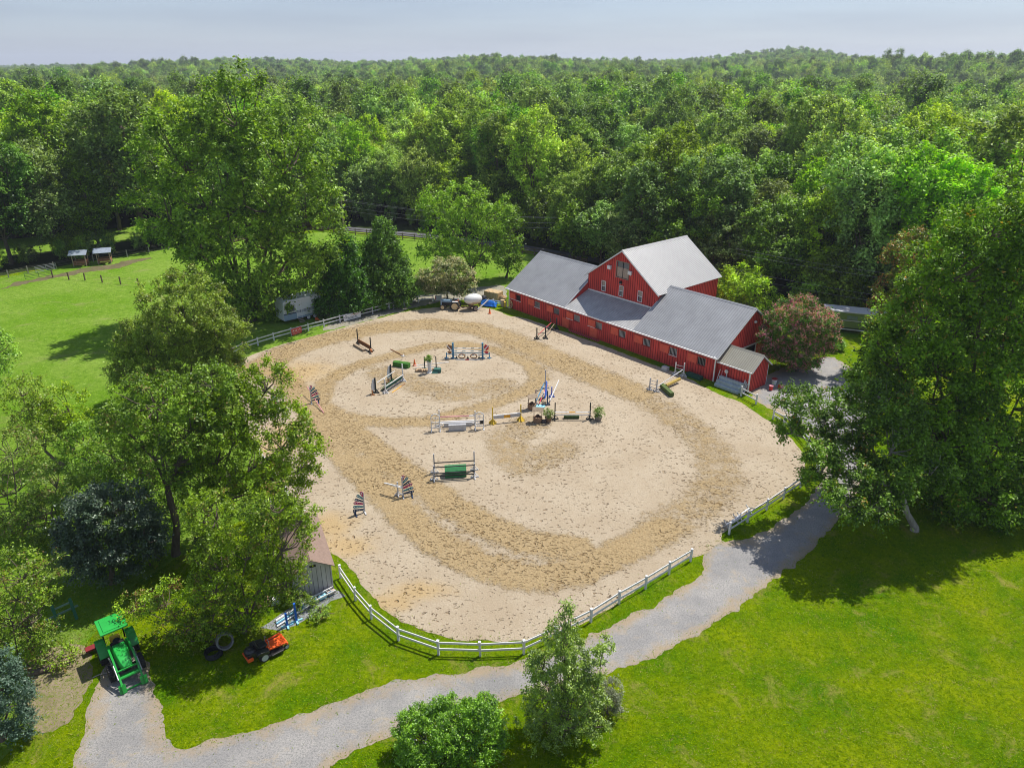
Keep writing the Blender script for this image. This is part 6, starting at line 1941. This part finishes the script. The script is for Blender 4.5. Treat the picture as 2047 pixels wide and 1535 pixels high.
# ---- water tank trailer
tk = empty('water_tank_trailer', 'white egg shaped water tank on a rusty trailer behind the blue tractor', 'trailer', (-5.25, 92.3, 0), math.radians(25))
m = MB(); m.ball((0, 0, 1.45), 1.3, .85, .72, 20, 12); m.build('tank', mat('tank_white', (.62, .62, .60), .4, var=.08), tk, smooth=True)
m = MB(); m.lathe([(.2, 2.05), (.2, 2.2), (.05, 2.22)], 12, (.1, 0, 0)); m.build('lid', m_whitew, tk)
m = MB(); m.ball((0, 0, 1.18), 1.05, .8, .5, 16, 8); m.build('cradle', mat('cradle_tan', (.45, .34, .22), .7, var=.2), tk, smooth=True)
m = MB(); m.box(-1.3, 1.3, -.5, -.4, .55, .66); m.box(-1.3, 1.3, .4, .5, .55, .66); m.bar((-1.3, 0, .6), (-2.4, 0, .5), .1, .1); m.box(-.1, .1, -.8, .8, .3, .4); m.build('frame', mat('rusty_frame', (.16, .10, .06), .8, var=.3), tk)
for s in (-1, 1): wheel(tk, (0, s * .85, .38), .38, .22, mat('dull_rim', (.25, .2, .17)))
m = MB(); m.bar((.2, -1.15, .3), (2.0, -.75, 1.35), .1, .14); m.build('spray_boom', m_whitew, tk)

# ---- big square hay bale, dark bales, tarp, wheel, planks
hb_ = empty('hay_bale', 'large tan square hay bale beside the barn corner', 'hay bale', (-2.6, 96.9, 0), math.radians(-32))
m = MB()
for k in range(9):
    m.box(-1.15 + k * .256, -1.15 + (k + 1) * .256 - .004, -.75 + .015 * (k % 2), .75 - .02 * ((k + 1) % 2), 0, 1.25 - .02 * (k % 3))
m.build('bale', mat('hay_tan', (.50, .36, .19), .95, var=.25, scale=7, bump=.8, bscale=30), hb_, bevel=.05)
m = MB()
for y in (-.4, 0, .4): m.box(-1.17, 1.17, y - .012, y + .012, 1.25, 1.262)
m.build('twine', m_white, hb_)
hb2 = empty('loose_hay', 'loose tan hay heap leaning on the bale end', 'hay', (-1.35, 96.1, 0), -.5)
m = MB(); m.ball((0, 0, .35), .55, .5, .5, 14, 8, .12); m.build('heap', mat('hay_heap', (.42, .28, .15), .95, var=.35, scale=9, bump=.9, bscale=30), hb2)
for i, (x, y, s) in enumerate(((-5.0, 96.0, .9), (-3.95, 95.1, 1.0))):
    o = empty('wrapped_bundle', ['black wrapped bundle behind the water tank', 'black wrapped bundle against the hay bale'][i], 'bundle', (x, y, 0), i)
    m = MB(); m.ball((0, 0, .55 * s), .55, .45, .6 * s, 12, 8, .1); m.build('wrap', m_black, o, smooth=True)
    m = MB(); m.tube((-.3, -.1, .2), (-.25, .1, 1.25), .03); m.build('handle', m_wood, o)
tp = empty('blue_tarp', 'bright blue tarpaulin draped over the low white boards', 'tarp', (-3.15, 93.6, 0), -.3)
vs = []; fs = []
nx_, ny_ = 22, 12
for j in range(ny_ + 1):
    for i in range(nx_ + 1):
        x = -1.15 + 2.3 * i / nx_; y = -.5 + 1.0 * j / ny_
        z = .85 * math.exp(-(y / .34) ** 2) * (1 - .3 * (x / 1.1) ** 2) + .2 * mnoise.noise(Vector((x * 3, y * 3, 1))) + .06 * mnoise.noise(Vector((x * 8, y * 8, 4))) + .05
        vs.append((x + .1 * mnoise.noise(Vector((x, y * 4, 3))), y, max(.03, z)))
for j in range(ny_):
    for i in range(nx_): fs.append((j * (nx_ + 1) + i, j * (nx_ + 1) + i + 1, (j + 1) * (nx_ + 1) + i + 1, (j + 1) * (nx_ + 1) + i))
m = MB(); m.add(vs, fs); o = m.build('sheet', mat('tarp_blue', (.02, .17, .62), .4, var=.2, scale=3), tp, smooth=True)
so = o.modifiers.new('thick', 'SOLIDIFY'); so.thickness = .02
ww = empty('wagon_wheel', 'cream wagon wheel leaning on the red wall at the barn corner', 'wagon wheel', bp_(.35, -.32), math.atan2(BU.y, BU.x) + .1)
m = MB(); Rw = .58
for k in range(20):
    a0, a1 = 2 * math.pi * k / 20, 2 * math.pi * (k + 1) / 20
    m.tube((Rw * math.cos(a0), .0, .64 + Rw * math.sin(a0)), (Rw * math.cos(a1), .0, .64 + Rw * math.sin(a1)), .055, n=6)
m.build('rim', mat('wheel_cream', (.62, .52, .28), .7, var=.15), ww)
m = MB()
for k in range(10):
    a0 = 2 * math.pi * k / 10; m.tube((0, 0, .64), (Rw * math.cos(a0), 0, .64 + Rw * math.sin(a0)), .03, n=6)
m.ball((0, 0, .64), .11, .1, .11); m.build('spoke', mat('wheel_cream', (.62, .52, .28)), ww)
wk = empty('salt_block_stand', 'tan and yellow barrels at the barn corner by the wagon wheel', 'barrel', bp_(-1.0, -.35), 0)
m = MB(); m.lathe([(.28, 0), (.3, .4), (.28, .9), (.001, .9)], 14); m.build('barrel', mat('tan_barrel', (.5, .38, .24), .7, var=.2), wk)
m = MB(); m.lathe([(.18, 0), (.18, .7), (.001, .7)], 12, (.38, -.3, 0)); m.build('canister', m_jyel, wk)

# ---- camper trailer
ca, cb = Vector((-28.9, 85.76, 0)), Vector((-24.96, 89.39, 0))
dcm = (cb - ca).normalized()
cp = empty('camper_trailer', 'white camper trailer with blue grey stripes parked under the tallest tree', 'camper', (ca.x, ca.y, 0), math.atan2(dcm.y, dcm.x))
m_cw = mat('camper_white', (.66, .68, .70), .4, var=.06); m_cb = mat('camper_bluegrey', (.30, .40, .50), .4, var=.08)
LC = 7.4
m = MB(); m.prism([(0, 0, .5), (LC - .6, 0, .5), (LC, 0, .9), (LC - .2, 0, 2.95), (LC - .6, 0, 3.1), (.35, 0, 3.1), (.05, 0, 2.8)], (0, 2.4, 0)); m.build('body', m_cw, cp, bevel=.06)
m = MB(); m.box(.02, 1.75, -.012, -.002, .52, 1.25); m.box(1.78, LC - .9, -.012, -.002, .52, .75); m.build('lower_panel', m_cb, cp)
m = MB(); m.box(.02, 1.75, -.016, -.004, 1.27, 1.42); m.bar((1.8, -.012, 1.5), (LC - .3, -.012, 1.62), .01, .05); m.bar((1.8, -.012, 1.38), (LC - .3, -.012, 1.48), .01, .05); m.bar((1.8, -.012, 1.26), (LC - .3, -.012, 1.34), .01, .04); m.build('stripe', m_jnavy, cp)
for a, b, c, d in ((.8, 1.55, 1.6, 2.2), (4.6, 5.6, 1.75, 2.4)):
    m = MB(); m.box(a, b, -.02, -.004, c, d); m.build('window', m_glass, cp)
m = MB(); m.box(1.78, 1.84, -.03, -.003, .5, 2.6); m.box(2.42, 2.47, -.03, -.003, .5, 2.6); m.box(1.78, 2.47, -.03, -.003, 2.6, 2.65); d_ = m.build('door', m_white, cp)
m = MB(); m.box(2.3, 2.36, -.05, -.031, 1.35, 1.45); m.build('handle', m_black, d_)
m = MB()
for k in range(3): m.box(1.8, 2.5, -.25 - k * .22, -.05 - k * .22, .42 - k * .15, .45 - k * .15)
m.build('entry_steps', m_tanw, cp)
for x in (3.35, 4.25):
    for y in (.12, 2.28): wheel(cp, (x, y, .34), .34, .2, m_white)
m = MB(); m.box(2.9, 4.7, -.01, .003, .5, .78); m.box(0.2, LC - .8, .2, 2.2, .38, .498); m.build('underframe', m_black, cp)
m = MB(); m.box(2.6, 3.3, .9, 1.5, 3.1, 3.35); m.build('roof_vent', m_white, cp, bevel=.05)
m = MB(); m.bar((LC - .6, .6, .45), (LC + 1.0, 1.2, .45), .08, .1); m.bar((LC - .6, 1.8, .45), (LC + 1.0, 1.2, .45), .08, .1); m.build('hitch', m_black, cp)

# ---- motorhome behind the crape myrtle
ra, rb = Vector((40.15, 83.31, 0)), Vector((42.24, 82.54, 0))
drv = (rb - ra).normalized()
rv = empty('motorhome', 'green and black motorhome with pale roof half hidden behind the crape myrtle', 'motorhome', (ra.x, ra.y, 0) , math.atan2(drv.y, drv.x))
m_rg = mat('rv_green', (.12, .17, .055), .3, var=.1, spec=.5)
m = MB(); m.box(-1.6, 6.2, 0, 2.5, .42, 2.55); m.build('body', m_rg, rv, bevel=.05)
m = MB(); m.box(-1.65, 6.25, -.05, 2.55, 2.56, 2.7); m.box(.4, 1.2, .8, 1.5, 2.7, 2.9); m.build('roof', m_jgrey, rv, bevel=.04)
m = MB(); m.box(-1.55, 6.15, -.013, -.002, 1.5, 1.72); m.box(-1.55, 6.15, -.013, -.002, .62, .72); m.build('dark_stripe', m_black, rv)
m = MB(); m.box(-1.55, 6.15, -.018, -.004, 1.56, 1.6); m.box(-1.55, 6.15, -.018, -.004, 1.64, 1.67); m.box(-1.5, 6.1, -.03, -.002, .44, .52); m.build('pale_stripe', m_white, rv)
for a, b, c, d in ((-1.1, -.2, 1.75, 2.3), (1.0, 2.2, 1.75, 2.25), (3.4, 4.6, 1.75, 2.25)):
    m = MB(); m.box(a, b, -.025, -.003, c, d); m.build('window', m_glass, rv)
for x in (-.6, 4.6): wheel(rv, (x, .15, .42), .42, .26, m_steel)

# ---- grey shed by the near left corner
sc_ = g(668, 1180)      # right near corner of the gable wall
sx = Vector((-.755, -.12, 0)).normalized() if False else Vector((-math.cos(.10), math.sin(.02) - .0, 0)).normalized()
gs = empty('grey_shed', 'small grey board shed with brown shingle roof by the arena corner', 'shed', (sc_.x, sc_.y, 0), math.radians(114))
# local x runs back along the ridge (away), local y to the left
SWD, SLN, SWH, SRH = 2.35, 5.6, 2.05, 2.75
m_sg = mat('grey_board', (.46, .42, .42), .8, var=.18, scale=3, bump=.3, bscale=9, stretch=(1, 1, .2))
m = MB(); m.prism([(0, 0, 0), (0, SWD, 0), (0, SWD, SWH), (0, SWD / 2, SRH), (0, 0, SWH)], (SLN, 0, 0)); w0 = m.build('wall', m_sg, gs)
m = MB()
for i in range(9): m.box(-.012, -.001, .08 + i * .27, .095 + i * .27, .02, SWH + .1)
m.build('board_gap', m_black, gs)
m = MB(); m.box(-.03, -.013, SWD / 2 - .28, SWD / 2 + .1, SWH + .12, SWH + .28); m.build('vent', m_black, gs)
def shed_roof(s):
    y0 = SWD / 2 - s * (SWD / 2 + .2); zz0 = SRH + .06 - (SRH - SWH) / (SWD / 2) * (SWD / 2 + .2)
    m = MB(); m.prism([(-.25, y0, zz0), (SLN + .2, y0, zz0), (SLN + .2, SWD / 2, SRH + .06), (-.25, SWD / 2, SRH + .06)], (0, 0, .05))
    return m.build('roof', mat('brown_shingle', (.22, .155, .125), .9, var=.16, scale=5, bump=.5, bscale=16), gs)
shed_roof(1); shed_roof(-1)

# ---- spare jump poles, ladders and blue standards beside the mat
def pt_(x, y, s=6.977, o=(480, 1120)): return g(o[0] + x / s, o[1] + y / s)
ldr = empty('ladder', 'aluminium ladder carrying blue and white pole ends, lying along the mat below the shed', 'ladder', pt_(960, 680), math.atan2((pt_(1350, 480) - pt_(960, 680)).y, (pt_(1350, 480) - pt_(960, 680)).x))
LL = (pt_(1350, 480) - pt_(960, 680)).length
m = MB(); m.box(-.3, LL, 0, .05, .32, .4); m.box(-.3, LL, .42, .47, .32, .4)
for k in range(8): m.tube((-.1 + k * LL / 7.6, .02, .36), (-.1 + k * LL / 7.6, .45, .36), .018)
m.build('ladder_rails', m_whitew, ldr)
for i in range(3):
    m = MB(); m.box(.2 + i * .62, .68 + i * .62, .1, .36, .12, .3); m.build('block', [m_jblue, m_jsky, m_tanw][i], ldr, bevel=.02)
m = MB(); m.bar((-.2, .2, 0), (-.2, .2, .32), .3, .06); m.bar((LL - .3, .2, 0), (LL - .3, .2, .32), .3, .06); m.build('trestle', m_jblue, ldr)
bs = []
for i, (x, y) in enumerate(((660, 915), (790, 850))):
    root = empty('jump_standard', ['bright blue jump standard on the mat, left of the two', 'taller bright blue jump standard on the mat, right of the two'][i], 'jump standard', pt_(x, y), .5, 'blue standards on the mat')
    h = (.95, 1.35)[i]
    m = MB(); m.box(-.06, .06, -.06, .06, 0.02, h); m.build('post', m_jblue2, root)
    m = MB(); m.box(-.05, .05, -.35, .35, 0, .1); m.box(-.35, .35, -.05, .05, .003, .09); m.build('foot', m_jsky, root)
rk = empty('pole_stack', 'stack of white and blue jump poles lying at the left end of the mat', 'poles', pt_(510, 900), math.atan2((pt_(820, 700) - pt_(510, 900)).y, (pt_(820, 700) - pt_(510, 900)).x))
for i, mt in enumerate((m_white, m_jblue, m_jsky, m_jgrey, m_white)):
    m = MB(); m.tube((-.1 + i * .06, i * .12 - .2, .1 + .05 * (i % 2)), (2.6 + .1 * i, i * .12 - .2, .1 + .05 * (i % 2)), .045); m.build('jump_pole', mt, rk)
rb_ = empty('red_bin', 'faded red and white crates half hidden under the thin crowned tree', 'crates', pt_(330, 620), .4)
m = MB(); m.box(-.35, .35, -.25, .25, 0, .45); m.build('crate', m_jpink, rb_, bevel=.02)
m = MB(); m.box(.4, 1.0, -.3, .2, 0, .35); m.build('crate', m_whitew, rb_, bevel=.02)
# green gate panel in the shade
A_, B_ = g(115, 1245), g(150, 1230)
gp = empty('green_hurdle', 'dark green wooden hurdle in the shade left of the tractor', 'hurdle', A_, math.atan2(B_.y - A_.y, B_.x - A_.x))
Lg = (B_ - A_).length
for x in (0, Lg):
    m = MB(); m.bar((x, -.45, 0), (x, .1, 1.25), .16, .06); m.bar((x, .5, 0), (x, .08, 1.2), .1, .05); m.build('side', mat('hurdle_green', (.03, .13, .08), .7), gp)
m = MB(); m.bar((-.6, .0, .5), (Lg + .3, 0, .6), .06, .12); m.bar((-.1, .05, .95), (Lg + .1, .05, 1.0), .06, .1); m.build('crossbar', mat('hurdle_pale', (.16, .26, .22), .7), gp)
# rusty implement and log
ri = empty('rusty_implement', 'rusty iron farm implement in the weeds behind the tractor', 'implement', g(325, 1185), .3)
m_ru = mat('rust', (.20, .075, .035), .85, var=.3, scale=6)
m = MB(); m.bar((-1.2, -.3, .3), (.5, .1, .55), .12, .14); m.prism([(.35, 0, .3), (.75, 0, .3), (.6, 0, 1.1)], (0, .08, 0)); m.bar((-.6, -.5, .2), (.6, -.6, .3), .1, .1); m.build('beam', m_ru, ri)
m = MB(); m.ball((.65, -.1, .3), .3, .25, .26, 12, 8); m.build('drum', m_ru, ri, smooth=True)
lg = empty('sawn_log', 'cut log lying in the scrub left of the tractor', 'log', g(90, 1342), .5)
m = MB(); m.tube((-.5, 0, .16), (.5, 0, .16), .16, n=12); m.build('log', m_bark, lg)
br = empty('fallen_branch', 'pale fallen branch on the gravel beside the tractor wheel', 'branch', g(186, 1355), .35)
m = MB(); m.path([(0, 0, .05), (.35, .08, .08), (.7, .05, .07), (1.0, .2, .06)], [.035, .03, .028, .015], 6); m.path([(.35, .08, .08), (.5, -.25, .05)], [.02, .01], 5); m.build('stem', m_bark_pale, br)
# black drain pipe coils and tyres
def coil(label, px, R_, n, tilt):
    root = empty('drain_pipe_coil', label, 'pipe coil', g(*px), 0)
    m = MB()
    for k in range(n * 18):
        a0, a1 = 2 * math.pi * k / 18, 2 * math.pi * (k + 1) / 18
        z0, z1 = .08 + .1 * k / 18, .08 + .1 * (k + 1) / 18
        rr = R_ * (1 + .06 * math.sin(k * .4))
        m.tube((rr * math.cos(a0), rr * math.sin(a0), z0), (rr * math.cos(a1), rr * math.sin(a1), z1), .055, n=6)
    m.build('pipe', mat('coil_grey' if tilt else 'coil_black', (.17, .17, .16) if tilt else (.015, .016, .018), .5), root)
    if tilt: root.rotation_euler = (1.1, .2, .5); root.location.z += .45
coil('black coil of drain pipe on the grass left of the mower', (428, 1312), .42, 4, 0)
coil('grey ribbed pipe coil leaning in the branches above the black coil', (450, 1290), .42, 5, 1)
# white sheeted thing by the hidden fence
ws = empty('white_planks', 'white boards standing in the leaves beside the hidden fence', 'boards', g(548, 1030), 1.9)
m = MB(); m.bar((0, 0, .2), (.1, .1, 1.4), .3, .04); m.bar((.35, .1, .1), (.3, .15, 1.3), .25, .04); m.build('board', m_white, ws)
# ================================================================ HAZE
hb = MB(); hb.box(-6500, 6500, -300, 7600, -3, 140)
hz = hb.build('haze', mat('x_tmp', (1, 1, 1)))
hm = bpy.data.materials.new('haze_air'); hm.use_nodes = True
hn = hm.node_tree; hn.nodes.clear()
ho = hn.nodes.new('ShaderNodeOutputMaterial'); pv = hn.nodes.new('ShaderNodeVolumePrincipled')
pv.inputs['Color'].default_value = (0.80, 0.87, 1.0, 1)
pv.inputs['Density'].default_value = 0.00017
pv.inputs['Anisotropy'].default_value = 0.2
hn.links.new(pv.outputs[0], ho.inputs['Volume'])
hz.data.materials.clear(); hz.data.materials.append(hm)
tag(hz, kind='stuff', label='thin pale summer haze lying over the distant woods', cat='haze')
hm.cycles.homogeneous_volume = True
